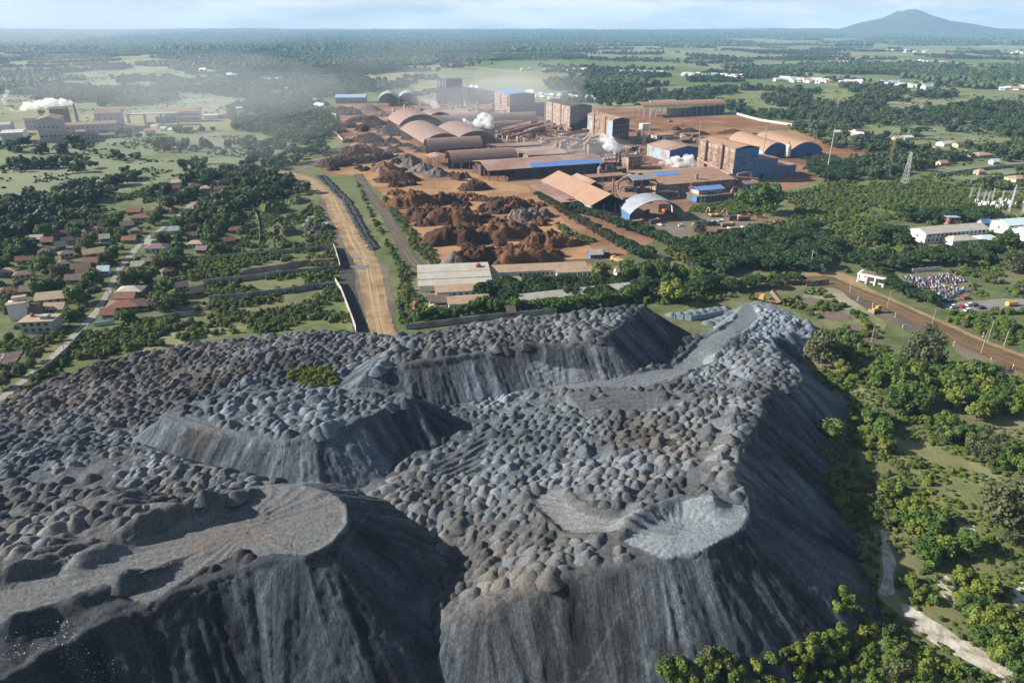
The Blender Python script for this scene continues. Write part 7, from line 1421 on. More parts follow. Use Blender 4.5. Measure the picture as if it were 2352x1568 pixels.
def water_tank(label, f, x, y, r=1.4, n=1, roof=False, h=4.5):
    A = G(*f(x, y)).to_2d(); e = site('water_tank', label, 'water tank', A, 0, 'red water tanks on stands')
    for i in range(n): MB().lathe([(r, h), (r, h + r * 1.9), (r * .4, h + r * 2.4)], 14, i * r * 2.2, 0).build('tank', M_RED, e)
    columns(e, [(-r * .7, -r * .7), (r * .7 + (n - 1) * r * 2.2, -r * .7), (-r * .7, r * .7), (r * .7 + (n - 1) * r * 2.2, r * .7)], h, .25, M_CONC); MB().box(-r * 1.1, -r * 1.1, h - .2, r * 1.1 + (n - 1) * r * 2.2, r * 1.1, h - .001).build('platform', M_CONC, e)
    if roof: MB().box(-r * 1.5, -r * 1.6, h + r * 2.8, r * 1.5 + (n - 1) * r * 2.2, r * 1.6, h + r * 2.95).build('roof', M_BLUEL, e); columns(e, [(-r * 1.3, -r * 1.4), (r * 1.3 + (n - 1) * r * 2.2, -r * 1.4)], h + r * 2.8, .15, M_CONC)
water_tank('red water tank on a tall stand between warehouse and barrack', C6, 1985, 915, 1.5); water_tank('red water tank among trees beside the brown-roofed wing', C6, 1470, 1215, 1.4, 1, False, 3); water_tank('two red water tanks under a blue roof by the school', C8, 1690, 500, 1.6, 2, True, 3); water_tank('small red water tank in the village', C5, 1188, 262, 1.0, 1, False, 2)
A = G(*C8(935, 950)).to_2d(); e = site('gatehouse', 'white flat-roofed gatehouse with open arches beside the brown road', 'gatehouse', A, rad(-42), None, (0, 0, 13, 7)); MB().box(-.3, -.3, 4.2, 13.3, 7.3, 5.0).build('roof_slab', M_WHITE, e); MB().box(.3, 4, 0, 12.7, 6.7, 4.2).build('wall', M_WHITE, e); MB().box(1, 1, 5, 12, 6.5, 5.2).build('roof_felt', M_TILE2, e); MB().box(3, -.35, 4.35, 10, -.301, 4.8).build('fascia', M_WHITE, e)
columns(e, rowp((.4, .4), (12.6, .4), 4), 4.2, .7, M_WHITE); wins(e, 'left', 13, 7, 1, 1, 1, 1, 1.5, 1.6, .6, .9, M_GLASS)
# ================================================================ walls and fences
M_WALLG = mat('grey plot wall', (.26, .26, .24), (.34, .33, .31), .4, .9, .1, .04, None, False, (.16, .16, .14), .15); M_WALLW = mat('pale wall', (.55, .52, .46), (.44, .41, .36), .4, .85, .1, .04); M_BLUEF = mat('pale blue fence', (.20, .29, .33), (.27, .35, .38), .5, .6)
def wall(label, f, pts, h=2.4, m_=None, posts=4.0, name='boundary_wall', group='boundary walls', cat='wall', th=.2):
    P = [G(*f(*q)).to_2d() for q in pts]; A = P[0]; e = empty(name, (A.x, A.y, 0)); tag(e, label, cat, group); m = MB(); c = MB()
    for a, b in zip(P[:-1], P[1:]):
        d = (b - a).normalized(); n = Vector((-d.y, d.x)) * th * .5; L = (b - a).length; a, b = a - A, b - A
        m.add([(*(a - n), -.1), (*(b - n), -.1), (*(b + n), -.1), (*(a + n), -.1), (*(a - n), h), (*(b - n), h), (*(b + n), h), (*(a + n), h)], [(3, 2, 1, 0), (4, 5, 6, 7), (0, 1, 5, 4), (1, 2, 6, 5), (2, 3, 7, 6), (3, 0, 4, 7)])
        k = max(1, int(L / posts))
        for i in range(k): q = a + (b - a) * (i / k); c.box(q.x - .22, q.y - .22, 0, q.x + .22, q.y + .22, h + .15)
    m.build('wall_panel' if name == 'boundary_wall' else 'fence_panel', m_ or M_WALLG, e); o = c.build('post_row', m_ or M_WALLG, e); o.name = 'pillar_frame'; return e
for lab, f, pts, h, mm in (('grey panel wall below the eroded bank', C6, [(-300, 975), (0, 945), (420, 890), (840, 850)], 2.8, M_WALLG), ('grey panel wall across the lower grass plots', C6, [(-250, 1110), (0, 1088), (400, 1040), (800, 985)], 2.8, M_WALLG), ('grey panel wall at the top of the grass plots', C6, [(-250, 770), (20, 745), (400, 710), (780, 668)], 2.4, M_WALLG), ('pale wall along the muddy verge below the plots', C6, [(800, 970), (850, 1050), (900, 1180), (970, 1370)], 3.4, M_WALLW), ('short pale wall beside the dark verge', C6, [(785, 672), (815, 760), (838, 845)], 3.2, M_WALLW),
    ('narrow dark wall by the green slag bank', C6, [(105, 340), (150, 430), (170, 560), (165, 640)], 2.2, M_WALLG), ('long compound wall under the tree row behind the slag', C7, [(-160, 1285), (300, 1240), (640, 1215)], 2.6, M_WALLG), ('compound wall in front of the tan-roofed houses', C6, [(1390, 1345), (1700, 1310), (1990, 1275)], 2.6, M_WALLG), ('grey wall under the big rust hip-roofed house', C5, [(1080, 1000), (1220, 970), (1345, 955)], 2.4, M_WALLG), ('teal wall in front of the rust porch', C5, [(650, 1035), (790, 1015)], 2.0, M_TEAL),
    ('retaining wall along the lower village road', C5, [(250, 1390), (360, 1315), (470, 1215), (580, 1090)], 2.6, M_WALLG), ('pale wall behind the bike lot', C8, [(1400, 872), (1520, 862), (1640, 852)], 2.2, M_WALLW), ('white wall along the far side of the red ore field', C4, [(-120, 940), (0, 975), (130, 1010), (400, 1052)], 3, M_WALLW), ('white wall of the house beyond the black heap', C4, [(870, 1112), (1000, 1128)], 3.5, M_WALLW), ('white wall between the black heap and the brown rubble', C4, [(1010, 1215), (1120, 1235), (1250, 1255)], 3, M_WALLW), ('white wall beside the two-storey houses', C4, [(1440, 1235), (1600, 1250)], 3, M_WALLW),
    ('long grey wall across the pale meadow', C4, [(1600, 1480), (1800, 1445), (2100, 1410), (2400, 1385)], 3, M_WALLG), ('second long grey wall nearer the substation', C4, [(1890, 1535), (2100, 1495), (2400, 1460)], 3, M_WALLG), ('white yard wall beside the farthest ore heaps', C2, [(340, 575), (400, 605), (470, 635), (470, 690)], 3, M_WALLW), ('white yard wall along the upper dirt road', C2, [(345, 720), (400, 750), (470, 790), (525, 845)], 3, M_WALLW), ('low white wall below the two white houses', C4, [(890, 1140), (1000, 1155)], 2.5, M_WALLW), ('dark wall along the bend of the brown road', C8, [(520, 985), (620, 975), (705, 965)], 2.6, M_RUSTW)):
    wall(lab, f, pts, h, mm)
wall('pale blue sheet fence between slag and the brown track', S3, [(1625, 190), (1760, 205), (1880, 185), (2030, 155)], 2.4, M_BLUEF, 3, 'sheet_fence', None, 'fence')
# ================================================================ far villages
FH = []
for k in range(3):
    m = MB(); L, W_ = (9, 7) if k == 0 else (13, 8) if k == 1 else (8, 11); H, r = 3.4, 2.4
    m.prism([(0, 0), (0, H), (W_ / 2, H + r - .1), (W_, H), (W_, 0)][::-1], 0, L, 'x'); n = len(m.f); m.prism([(-.7, H - .4), (W_ / 2, H + r), (W_ + .7, H - .4), (W_ + .7, H - .2), (W_ / 2, H + r + .2), (-.7, H - .2)], -.6, L + .6, 'x')
    me = m.mesh('far_house', [M_WHITE, M_GREYR]); me.materials.append(M_WHITE); me.polygons.foreach_set('material_index', np.array([0] * n + [1] * (len(m.f) - n), np.int32)); FH.append(me)
def roofs(nm, c):
    m, nt, N, L, bs = new_mat(nm); L.new(nt.nodes.new('ShaderNodeObjectInfo').outputs['Color'], bs.inputs['Base Color']); bs.inputs['Roughness'].default_value = .7; return m
M_FR = roofs('coloured roof', 0)
for me in FH: me.materials[1] = M_FR
RC = [(.62, .62, .60), (.5, .52, .54), (.62, .62, .60), (.7, .7, .7), (.35, .16, .12), (.22, .36, .52), (.42, .36, .30), (.3, .48, .5), (.5, .42, .36)]
def village(lab, f, a, b, n, spread=8, s=1.0):
    for i in range(n):
        t = R.random(); x = a[0] + (b[0] - a[0]) * t; y = a[1] + (b[1] - a[1]) * t + R.uniform(-spread, spread); g = G(*f(x, y)); o = obj('far_house', R.choice(FH), None, (g.x, g.y, 0), R.uniform(-.6, .6)); q = s * R.uniform(.8, 1.25); o.scale = (q, q, q * R.uniform(.9, 1.2)); c = R.choice(RC); o.color = (*c, 1); tag(o, lab, 'house', lab); HIDE.append((g.x, g.y - 8, 13))
village('tiny house in the hamlet behind the green rice field', C3, (740, 95), (1090, 112), 26, 8, 1.15); village('tiny house in the village beyond the green rice field', C3, (1210, 118), (1730, 145), 34, 9, 1.15); village('tiny pale house past the end of the rice field', C3, (1960, 158), (2330, 185), 20, 9, 1.1); village('tiny white house by the far trees', C3, (0, 78), (480, 92), 12, 8, 1.2)
village('very distant white house below the forest edge', C4, (200, 370), (830, 382), 22, 5, 1.6); village('very distant white house on the open plain', C4, (960, 425), (1580, 440), 16, 6, 1.6); village('distant roof in the hamlet under the long tree line', C4, (440, 605), (660, 550), 16, 6, 1.3); village('distant roof near the lone field tree', C4, (700, 538), (850, 528), 8, 5, 1.3); village('distant coloured roof among the eastern trees', C4, (1390, 515), (1790, 545), 12, 8, 1.3)
village('house in the long row before the rubber grove', C4, (280, 668), (690, 690), 26, 9, 1.2); village('house at the corner of the rubber grove', C4, (750, 688), (960, 700), 10, 7, 1.2); village('pale house in the cluster by the long white wall', C4, (1130, 712), (1520, 742), 20, 12, 1.3); village('house near the edge of the far wood', C4, (2130, 752), (2335, 745), 10, 8, 1.2); village('house in the clearing of the eastern wood', C4, (1550, 640), (1740, 640), 7, 8, 1.2); village('far roof beyond the eastern wood', C4, (2240, 450), (2335, 450), 5, 5, 1.6)
village('roof in the hamlet under the great forest', C1, (1660, 605), (2335, 680), 18, 14, 1.3); village('shed in the settlement behind the rust tower', C2, (2050, 440), (2335, 545), 16, 16, 1.0); village('white roof among trees beyond the dark navy block', C2, (1740, 60), (2335, 60), 14, 10, 1.7); village('shed along the wall behind the furnace house', C3, (0, 260), (560, 315), 18, 14, .9); village('roof glimpsed between the trees past the meadow', C2, (40, 430), (330, 560), 10, 30, 1.0); village('pale hut in the yard of the second works', C1, (1230, 1060), (1420, 1110), 8, 14, .7)
for (x, y, w, lab, rm, wm, kd) in [(945, 1100, 80, 'white house with a dark roof beyond the red field', M_TILE2, M_WHITE, 'gable'), (1275, 1170, 80, 'beige two-storey house with a flat grey top', M_GREYR, M_BEIGE, 'gable'), (1350, 1155, 95, 'beige house with an angled white roof', M_WHITER, M_BEIGE, 'gable'), (1680, 1205, 130, 'grey-roofed house in the meadow', M_GREYR, M_WHITE, 'gable'), (1795, 1215, 110, 'orange-brown roofed house in the meadow', M_TILE, M_BEIGE, 'gable'), (1880, 1275, 90, 'plum-roofed house at the meadow wall', M_PURP, M_BEIGE, 'gable'), (1970, 1300, 160, 'large tan hip-roofed house at the meadow wall', M_TANR, M_BEIGE, 'hip'),
    (1645, 1370, 80, 'low tan roof among trees', M_TANR, M_BEIGE, 'gable'), (2275, 1500, 170, 'broad tan hip roof near the substation', M_TANR, M_BEIGE, 'hip'), (1960, 1445, 80, 'small tan roof beside a dark tree', M_TANR, M_BEIGE, 'hip'), (830, 1062, 80, 'brown roof beside the white house', M_TILE2, M_BEIGE, 'gable'), (2080, 1360, 70, 'white-walled hut behind the large tan house', M_WHITER, M_WHITE, 'gable'), (1715, 715, 75, 'red-roofed long house on the plain', M_TILE, M_BEIGE, 'gable'), (1800, 703, 60, 'small red roof on the plain', M_TILE, M_WHITE, 'gable'), (760, 1110, 80, 'white shed by the tall white pole', M_WHITER, M_WHITE, 'gable')]:
    house_at(C4, x, y, w, lab, rm, wm, kd, rad(15), H=4.5 if 'two-storey' in lab else 3.2, group='houses past the works')
# ================================================================ vehicles
M_YEL = mat('yellow paint', (.52, .30, .07), (.42, .24, .07), .8, .5, .05, .1); M_ORG = mat('orange paint', (.42, .15, .055), (.34, .13, .055), .8, .5); M_TYRE = mat('tyre rubber', (.02, .02, .02), None, .3, .9); M_CARW = mat('white car paint', (.70, .71, .72), None, .3, .3, 0, 0, None, False, None, .05, 0, .5); M_CARR = mat('red car paint', (.48, .04, .04), None, .3, .3, 0, 0, None, False, None, .05, 0, .5); M_CARD = mat('dark car paint', (.05, .055, .065), None, .3, .3, 0, 0, None, False, None, .05, 0, .5); M_TANBED = mat('dusty tipper body', (.34, .24, .14), (.26, .18, .11), .8, .7)
def wheels(e, pts, r, w=.4):
    for x, y in pts: MB().tube([(x, y - w / 2, r), (x, y + w / 2, r)], r, 12).build('wheel', M_TYRE, e)
def lorry(label, f, x, y, ang, cab, bed, kind='tipper', tip=0, z=0):
    A = G(*f(x, y), z); e = empty('lorry', (A.x, A.y, z), ang); tag(e, label, 'lorry', 'lorries'); HIDE.append((A.x, A.y, 6))
    MB().prism([(0.9, -.01), (3.2, -.01), (3.2, 1.2), (2.7, 2.3), (.9, 2.4)], -1.2, 1.2, 'y').build('cab', cab, e).location = (2.0, 0, .9); MB().box(-4.2, -1, .75, 3, 1, 1.05).build('chassis', M_STEEL, e)
    MB().prism([(4.55, 2.1), (4.95, 2.1), (4.72, 3.0), (4.5, 3.05)], -1.0, 1.0, 'y').build('windscreen', M_GLASS, e).location = (.27, 0, 0)
    if kind == 'tipper': b = MB().prism([(-.01, 0), (6.3, 0), (6.6, 1.7), (-.5, 1.7)], -1.25, 1.25, 'y'); b = b.build('tipper_body', bed, e, (-4.0, 0, 1.15)); b.rotation_euler = (0, -tip, 0)
    elif kind == 'tank': MB().tube([(-4.1, 0, 2.3), (2.2, 0, 2.3)], 1.2, 14).build('tank', bed, e)
    else: MB().box(-4.1, -1.2, 1.1, 2.4, 1.2, 3.3).build('box_body', bed, e)
    wheels(e, [(3.9, 1.05), (3.9, -1.05), (-1.6, 1.05), (-1.6, -1.05), (-3.0, 1.05), (-3.0, -1.05)], .55); return e
for (f, x, y, an, cab, bed, kd, tp, lab) in [(C7, 1150, 790, 2.2, M_YEL, M_TANBED, 'tipper', 0, 'tan tipper lorry parked by the guard hut'), (C7, 1935, 478, .2, M_CARW, M_CARD, 'tipper', 0, 'white-cabbed lorry in the lorry lot'), (C7, 2060, 492, .15, M_YEL, M_TANBED, 'tipper', 0, 'tan tipper in the back row of the lorry lot'), (C7, 2025, 538, .15, M_CARW, M_TANBED, 'tipper', 0, 'tan tipper with a white cab in the front row of the lorry lot'), (C7, 2140, 528, .15, M_CARW, M_TANBED, 'tipper', 0, 'second tan tipper of the front row of the lorry lot'),
    (C7, 2190, 440, .2, M_RED, M_RED, 'tank', 0, 'long red tanker lorry beside the thicket'), (C7, 2115, 435, .3, M_CARW, M_CARD, 'box', 0, 'dark box lorry next to the red tanker'), (C7, 1530, 372, 2.0, M_ORG, M_ORG, 'tipper', 0, 'orange lorry inside the open vehicle hangar'), (C7, 1390, 392, 1.2, M_CARD, M_DARKW, 'box', 0, 'dark lorry in the shade of the vehicle hangar'), (C7, 1310, 468, .4, M_RED, M_TANBED, 'tipper', 0, 'reddish lorry at the mouth of the vehicle hangar'), (C7, 1450, 462, .6, M_RED, M_CARD, 'tipper', 0, 'small red lorry at the mouth of the vehicle hangar'),
    (C8, 215, 1120, 2.5, M_YEL, M_TANBED, 'tipper', .75, 'tan tipper lorry with its body raised at the edge of the pale slag'), (C2, 550, 855, .9, M_CARD, M_DARKW, 'tipper', 0, 'dark lorry on the upper dirt road'), (C2, 828, 800, .2, M_CARW, M_CARW, 'box', 0, 'white lorry between the far yard heaps'), (C7, 1975, 472, .3, M_CARW, M_GREYV, 'box', 0, 'pale box lorry in the lorry lot')]:
    lorry(lab, f, x, y, an, cab, bed, kd, tp)
def excavator(label, f, x, y, ang, mt, z=0):
    A = G(*f(x, y), z); e = empty('excavator', (A.x, A.y, z), ang); tag(e, label, 'excavator', 'excavators')
    for s in (-1, 1): MB().prism([(-2, .2), (-1.6, 0), (1.6, 0), (2, .2), (2, .7), (1.6, .9), (-1.6, .9), (-2, .7)], s * 1.2 - .3, s * 1.2 + .3, 'y').build('track', M_TYRE, e)
    MB().box(-2.4, -1.3, 1, 1.2, 1.3, 2.3).build('body', mt, e); MB().prism([(0, 2.3), (1.5, 2.3), (1.3, 3.5), (0, 3.5)], .2, 1.3, 'y').build('cab', M_GLASS, e); MB().tube([(1.2, -.2, 1.9), (3.4, -.2, 5.0), (5.6, -.2, 5.2)], .38, 6, .3).build('boom', mt, e); MB().tube([(5.4, -.2, 5.4), (6.8, -.2, 2.2)], .28, 6).build('arm', mt, e); MB().prism([(6.3, 2.2), (7.2, 2.3), (7.0, 1.2), (6.2, .9)], -.8, .5, 'y').build('bucket', M_STEEL, e)
excavator('orange excavator digging on top of the dark ore heap', C7, 235, 335, .1, M_ORG, 3.2); excavator('yellow excavator at the edge of the lorry lot', C7, 1990, 405, .3, M_YEL); excavator('yellow-brown excavator by the edge of the lorry lot thicket', C7, 1925, 405, 1.8, M_YEL)
def loader(label, f, x, y, ang, mt):
    A = G(*f(x, y)); e = empty('wheel_loader', (A.x, A.y, .1), ang); tag(e, label, 'wheel loader', 'wheel loaders in the ore yard'); MB().box(-3, -1.1, .9, .6, 1.1, 2.2).build('body', mt, e); MB().box(-1, -.9, 2.2, .5, .9, 3.4).build('cab', M_GLASS, e); MB().tube([(.6, 0, 1.8), (2.6, 0, 1.2)], .35, 6).build('boom', mt, e); MB().prism([(2.4, .3), (3.6, .2), (3.4, 1.5), (2.5, 1.4)], -1.4, 1.4, 'y').build('bucket', M_STEEL, e); wheels(e, [(-2, 1.1), (-2, -1.1), (.6, 1.1), (.6, -1.1)], .8, .6)
loader('pale loader in the open part of the upper yard', C2, 785, 1055, .4, M_YEL); loader('yellow loader beside a dark heap by the longest shed', C2, 1580, 1178, 2.6, M_YEL); loader('small loader between the far heaps', C2, 640, 1050, .2, M_TANBED); loader('loader working the red ore field', C3, 1155, 478, .3, M_YEL); loader('second loader in the red ore field', C3, 1245, 505, 2.8, M_YEL)
A = G(*C8(1100, 1205)); e = empty('bulldozer', (A.x, A.y, .12), 3.4); tag(e, 'tan bulldozer parked on the bank beside the brown road', 'bulldozer')
for s in (-1, 1): MB().prism([(-2, .2), (-1.6, 0), (1.6, 0), (2, .2), (2, .8), (1.6, 1), (-1.6, 1), (-2, .8)], s * 1.1 - .3, s * 1.1 + .3, 'y').build('track', M_TYRE, e)
MB().box(-1.8, -.8, .9, 2, .8, 2.2).build('body', M_YEL, e); MB().box(-1.6, -.8, 2.2, .2, .8, 3.3).build('cab', M_TANBED, e); MB().prism([(2.6, .1), (2.9, .1), (2.8, 1.4), (2.6, 1.5)], -1.9, 1.9, 'y').build('blade', M_STEEL, e); MB().bar((1.5, -1, .7), (2.7, -1, .7), .12).bar((1.5, 1, .7), (2.7, 1, .7), .12).build('push_arm', M_STEEL, e)
def car(label, f, x, y, ang, mt):
    A = G(*f(x, y)); e = empty('parked_car', (A.x, A.y, .09), ang); tag(e, label, 'car', 'cars on the gravel lot'); HIDE.append((A.x, A.y, 5))
    MB().prism([(-2.15, .35), (2.15, .35), (2.2, .75), (1.3, .95), (-2.2, .98)], -.86, .86, 'y').build('body', mt, e); MB().prism([(-1.9, .96), (1.15, .94), (.55, 1.48), (-1.5, 1.5)], -.74, .74, 'y').build('cabin', M_GLASS, e); MB().box(-1.45, -.72, 1.49, .5, .72, 1.55).build('roof', mt, e); wheels(e, [(1.35, .8), (1.35, -.8), (-1.35, .8), (-1.35, -.8)], .33, .22)
for (x, y, an, mt, lab) in [(1745, 1165, .25, M_CARW, 'white car first in the row on the gravel lot'), (1806, 1160, .9, M_CARR, 'red car between two white cars'), (1885, 1150, .2, M_CARW, 'white car beside the dark cars'), (1918, 1150, .5, M_CARD, 'dark car touching the white car'), (1975, 1172, .4, M_CARD, 'dark green car at the end of the row'), (1868, 1195, .3, M_CARW, 'pale car half hidden by the hedge'), (1850, 1092, .2, M_CARR, 'red car alone in the grass past the bike lot'), (1670, 1110, .3, M_CARD, 'dark car in the shade at the bike lot corner'), (1700, 1112, .3, M_CARD, 'second dark car in the shade at the bike lot corner'), (1725, 1118, .3, M_CARD, 'third dark car in the shade by the bike lot'), (860, 868, .5, M_CARD, 'dark car under the trees by the gate'), (665, 862, .9, M_CARW, 'white car under the trees by the gate sign')]: car(lab, C8, x, y, an, mt)
for i, (x, y) in enumerate(((1680, 488), (1775, 482), (1500, 480))): car(('white pick-up standing alone in the lorry lot', 'pale car beside the lone olive tree', 'cream car in the open of the lorry lot')[i], C7, x, y, .2 + i, M_CARW)
A = G(*C8(2225, 1150)); e = empty('fuel_tank', (A.x, A.y, .09), .2); tag(e, 'yellow cylindrical fuel tank lying on the gravel lot', 'tank'); MB().tube([(-2.6, 0, 1.3), (2.6, 0, 1.3)], 1.2, 16).build('shell', M_YEL, e)
for x in (-1.6, 1.6): MB().box(x - .2, -1, 0, x + .2, 1, .5).build('cradle', M_CONC, e)
lab = 'rusty orange skip lying in the row beside the lorry lot'
for x, y in ((110, 490), (170, 482), (225, 470), (275, 462), (320, 455), (130, 415), (10, 400)): A = G(*C8(x, y)); e = empty('skip', (A.x, A.y, .1), R.uniform(-.2, .5)); tag(e, lab, 'skip', 'orange skips beside the lorry lot'); MB().prism([(-2.2, 0), (2.2, 0), (2.8, 1.6), (2.6, 1.6), (2.05, .15), (-2.05, .15), (-2.6, 1.6), (-2.8, 1.6)], -1.2, 1.2, 'y').build('hull', M_ORG, e); MB().box(-2.3, -1.25, .1, 2.3, -1.2, 1.5).build('side_panel', M_ORG, e); MB().box(-2.3, 1.2, .1, 2.3, 1.25, 1.5).build('side_panel', M_ORG, e)
# motorbikes
BK = []
for c in ((.05, .055, .07), (.55, .56, .58), (.24, .09, .10), (.09, .12, .22), (.30, .29, .32)):
    m = MB(); m.tube([(-.6, -.05, .3), (-.6, .05, .3)], .3, 8).tube([(.6, -.05, .3), (.6, .05, .3)], .3, 8); n0 = len(m.f); m.prism([(-.8, .55), (.3, .5), (.6, .95), (.4, 1.0), (.1, .75), (-.7, .85)], -.14, .14, 'y'); m.bar((.5, -.3, 1.05), (.5, .3, 1.05), .04); me = m.mesh('motorbike', [M_TYRE, mat('bike paint %d' % len(BK), c, None, .3, .3)]); me.polygons.foreach_set('material_index', np.array([0] * n0 + [1] * (len(m.f) - n0), np.int32)); BK.append(me)
LOT = wpoly(mapc(C8, [(1270, 905), (1480, 875), (1720, 885), (1910, 960), (1840, 1070), (1640, 1110), (1510, 1070), (1310, 985)])); bp = poisson(LOT, 1.75, 5, .35); bp = bp[fbm(bp[:, 0] * .13, bp[:, 1] * .13, 71, 3) > .36 + .3 * smooth(8 - near_poly(bp[:, 0], bp[:, 1], LOT)[0], 0, 8)]; bp = bp[np.argsort(bp[:, 1])]
lab = 'parked motorbike in the crowded open lot beside the brown road'
for x, y in bp[:300]: o = obj('motorbike', R.choice(BK), None, (x, y, .1), R.uniform(-.3, .3) + 1.2); tag(o, lab, 'motorbike', 'motorbikes in the open lot'); o.scale = (1.15, 1.3, 1.15)
VV = []; FF = []; MI = []; n = 0
bv = [np.array([tuple(v.co) for v in me.vertices]) for me in BK]; bfs = [[list(p.vertices) for p in me.polygons] for me in BK]
for x, y in bp[300:]: k = R.randrange(5); a = R.uniform(.9, 1.5); c, s = math.cos(a), math.sin(a); q = bv[k] * 1.2; VV.append(np.stack([x + q[:, 0] * c - q[:, 1] * s, y + q[:, 0] * s + q[:, 1] * c, q[:, 2] + .1], 1)); FF += [[i + n for i in f] for f in bfs[k]]; n += len(q); MI += [k] * len(bfs[k])
if VV: o = obj('more_motorbikes', mesh_np('more_motorbikes', np.concatenate(VV), FF, [me.materials[1] for me in BK], None, False, MI)); tag(o, 'dense far rows of parked motorbikes in the open lot', 'motorbikes', None, 'stuff')
print('bikes', len(bp))
# ================================================================ posts, lamps, sign, flag, substation, drying beds
M_STRIPE = mat('red paint', (.5, .06, .05), None, .3, .6)
def marker(label, f, x, y, h=3.0):
    A = G(*f(x, y)).to_2d(); e = site('marker_post', label, 'marker post', A, 0, 'striped marker posts along the brown road')
    for i in range(4): MB().tube([(0, 0, h * i / 4), (0, 0, h * (i + 1) / 4)], .15, 6).build('band', M_STRIPE if i % 2 else M_WHITE, e)
for x, y, lab in ((945, 1108, 'striped post nearest the bare bank'), (1070, 1160, 'striped red and white post above the bulldozer'), (1258, 1245, 'striped post past the bulldozer'), (1745, 1485, 'striped post beside the tall dark tree'), (2050, 1625, 'striped post by the round verge tree'), (2236, 1680, 'white post in the tree shadow'), (1990, 1410, 'red striped post in the far hedge')): marker(lab, C8, x, y)
def lamp(label, f, x, y, h=8, mt=None):
    A = G(*f(x, y)).to_2d(); e = site('street_lamp', label, 'street lamp', A, .4, 'lamp posts along the brown road'); MB().tube([(0, 0, 0), (0, 0, h)], .13, 6, .08).build('pole', mt or M_CONC, e); MB().tube([(0, 0, h - .3), (.8, 0, h), (1.8, 0, h + .1)], .07, 5).build('arm', mt or M_CONC, e); MB().box(1.6, -.15, h, 2.4, .15, h + .18).build('lamp_head', M_CONC, e)
for x, y, h, lab in ((878, 1040, 8, 'lamp post at the bend of the brown road'), (1190, 1172, 9, 'lamp post beside the bulldozer'), (1552, 1352, 10, 'lamp post crossing the brown road above the tall tree'), (1972, 1550, 10, 'lamp post in the tree shadow on the brown road'), (1058, 1455, 8, 'yellowish pole by the farthest pond'), (2028, 1452, 10, 'lamp post in the hedge of the brown road')): lamp(lab, C8, x, y, h)
for (f, x, y, t, lab) in ((C8, 2165, 1490, 1335, 'wooden pole leaning in the hedge'), (C5, 765, 880, 775, 'pale power pole at the turn of the village road'), (C5, 460, 1255, 1145, 'power pole by the retaining wall'), (C5, 868, 690, 625, 'power pole beside the roadside shop'), (C8, 1132, 895, 830, 'twin transformer pole behind the gatehouse'), (C8, 1957, 470, 415, 'slim pole beside the school')): pole(lab, f, x, y, t, .14, 1, None, 'utility_pole', 'small utility poles')
A = G(*C8(545, 860)).to_2d(); e = site('flagpole', 'flagpole with a red and white flag at the works gate', 'flagpole', A, 0); MB().tube([(0, 0, 0), (0, 0, 12)], .1, 6).build('pole', M_WHITE, e); MB().box(.1, -.02, 10.9, 1.9, .02, 11.5).build('red_stripe', M_STRIPE, e); MB().box(.1, -.02, 10.3, 1.9, .02, 10.898).build('white_stripe', M_WHITE, e)
A = G(*C8(590, 862)).to_2d(); e = site('sign_board', 'white sign board on posts at the works gate', 'sign', A, 0); MB().box(-2.5, -.06, 2, 4, .06, 4.2).build('board', M_WHITE, e); MB().box(-2.3, -.08, 2.7, 3.8, -.061, 3.1).build('green_band', M_GREENF, e); columns(e, [(-2, .2), (3.5, .2)], 4, .15, M_CONC)
A = G(*C8(1330, 1345)).to_2d(); e = site('white_board', 'small white board standing on the bare bank', 'sign', A, .2); MB().box(-.8, -.06, .5, .8, .06, 2.6).build('board', M_WHITE, e); MB().box(-.1, .061, 0, .1, .16, 1.5).build('post', M_CONC, e)
e = empty('substation', tuple(G(*C8(2130, 320))[:2]) + (0,), .2); tag(e, 'outdoor substation with pale gantries and rows of insulators', 'substation'); o0 = e.location
for i, (x, y, h) in enumerate(((1880, 262, 9), (1942, 268, 10), (1990, 300, 10), (2020, 318, 10), (2060, 290, 11), (2125, 345, 14), (2205, 365, 18), (2220, 330, 17), (2320, 390, 18), (2325, 350, 15))):
    g = G(*C8(x, y)); m = MB(); lx, ly = g.x - o0.x, g.y - o0.y; c, s = math.cos(-.2), math.sin(-.2); lx, ly = lx * c - ly * s, lx * s + ly * c
    for a, b in ((-.5, -.5), (.5, -.5), (.5, .5), (-.5, .5)): m.bar((lx + a, ly + b, 0), (lx + a * .4, ly + b * .4, h), .09)
    for k in range(6): z = h * k / 6; q = .5 - .3 * k / 6; m.bar((lx - q, ly - q, z), (lx + q, ly - q, z + h / 6), .05); m.bar((lx + q, ly - q, z), (lx + q, ly + q, z + h / 6), .05)
    m.build('gantry_mast', M_PALES, e)
for i in range(4): MB().bar((-26 + i * 13, 2 + (i % 2) * 3, 8.5 + i), (-13 + i * 13, -1 + (i % 2) * 3, 9.5 + i), .16).build('beam', M_PALES, e)
for i in range(26): x, y = R.uniform(-18, 20), R.uniform(-6, 12); MB().lathe([(.25, 0), (.25, 1.6), (.5, 1.7), (.4, 2.8), (.2, 3.2)], 6, x, y).build('insulator', M_WHITE, e)
for i in range(4): MB().box(-10 + i * 7, 2, 0, -7 + i * 7, 4.6, 3).build('transformer', M_PALES, e)
M_BED = soil('drying cloves', (.115, .06, .042), (.16, .09, .06), None, .5); M_FR2 = mat('pale bed frame', (.5, .5, .52), None, .3, .7)
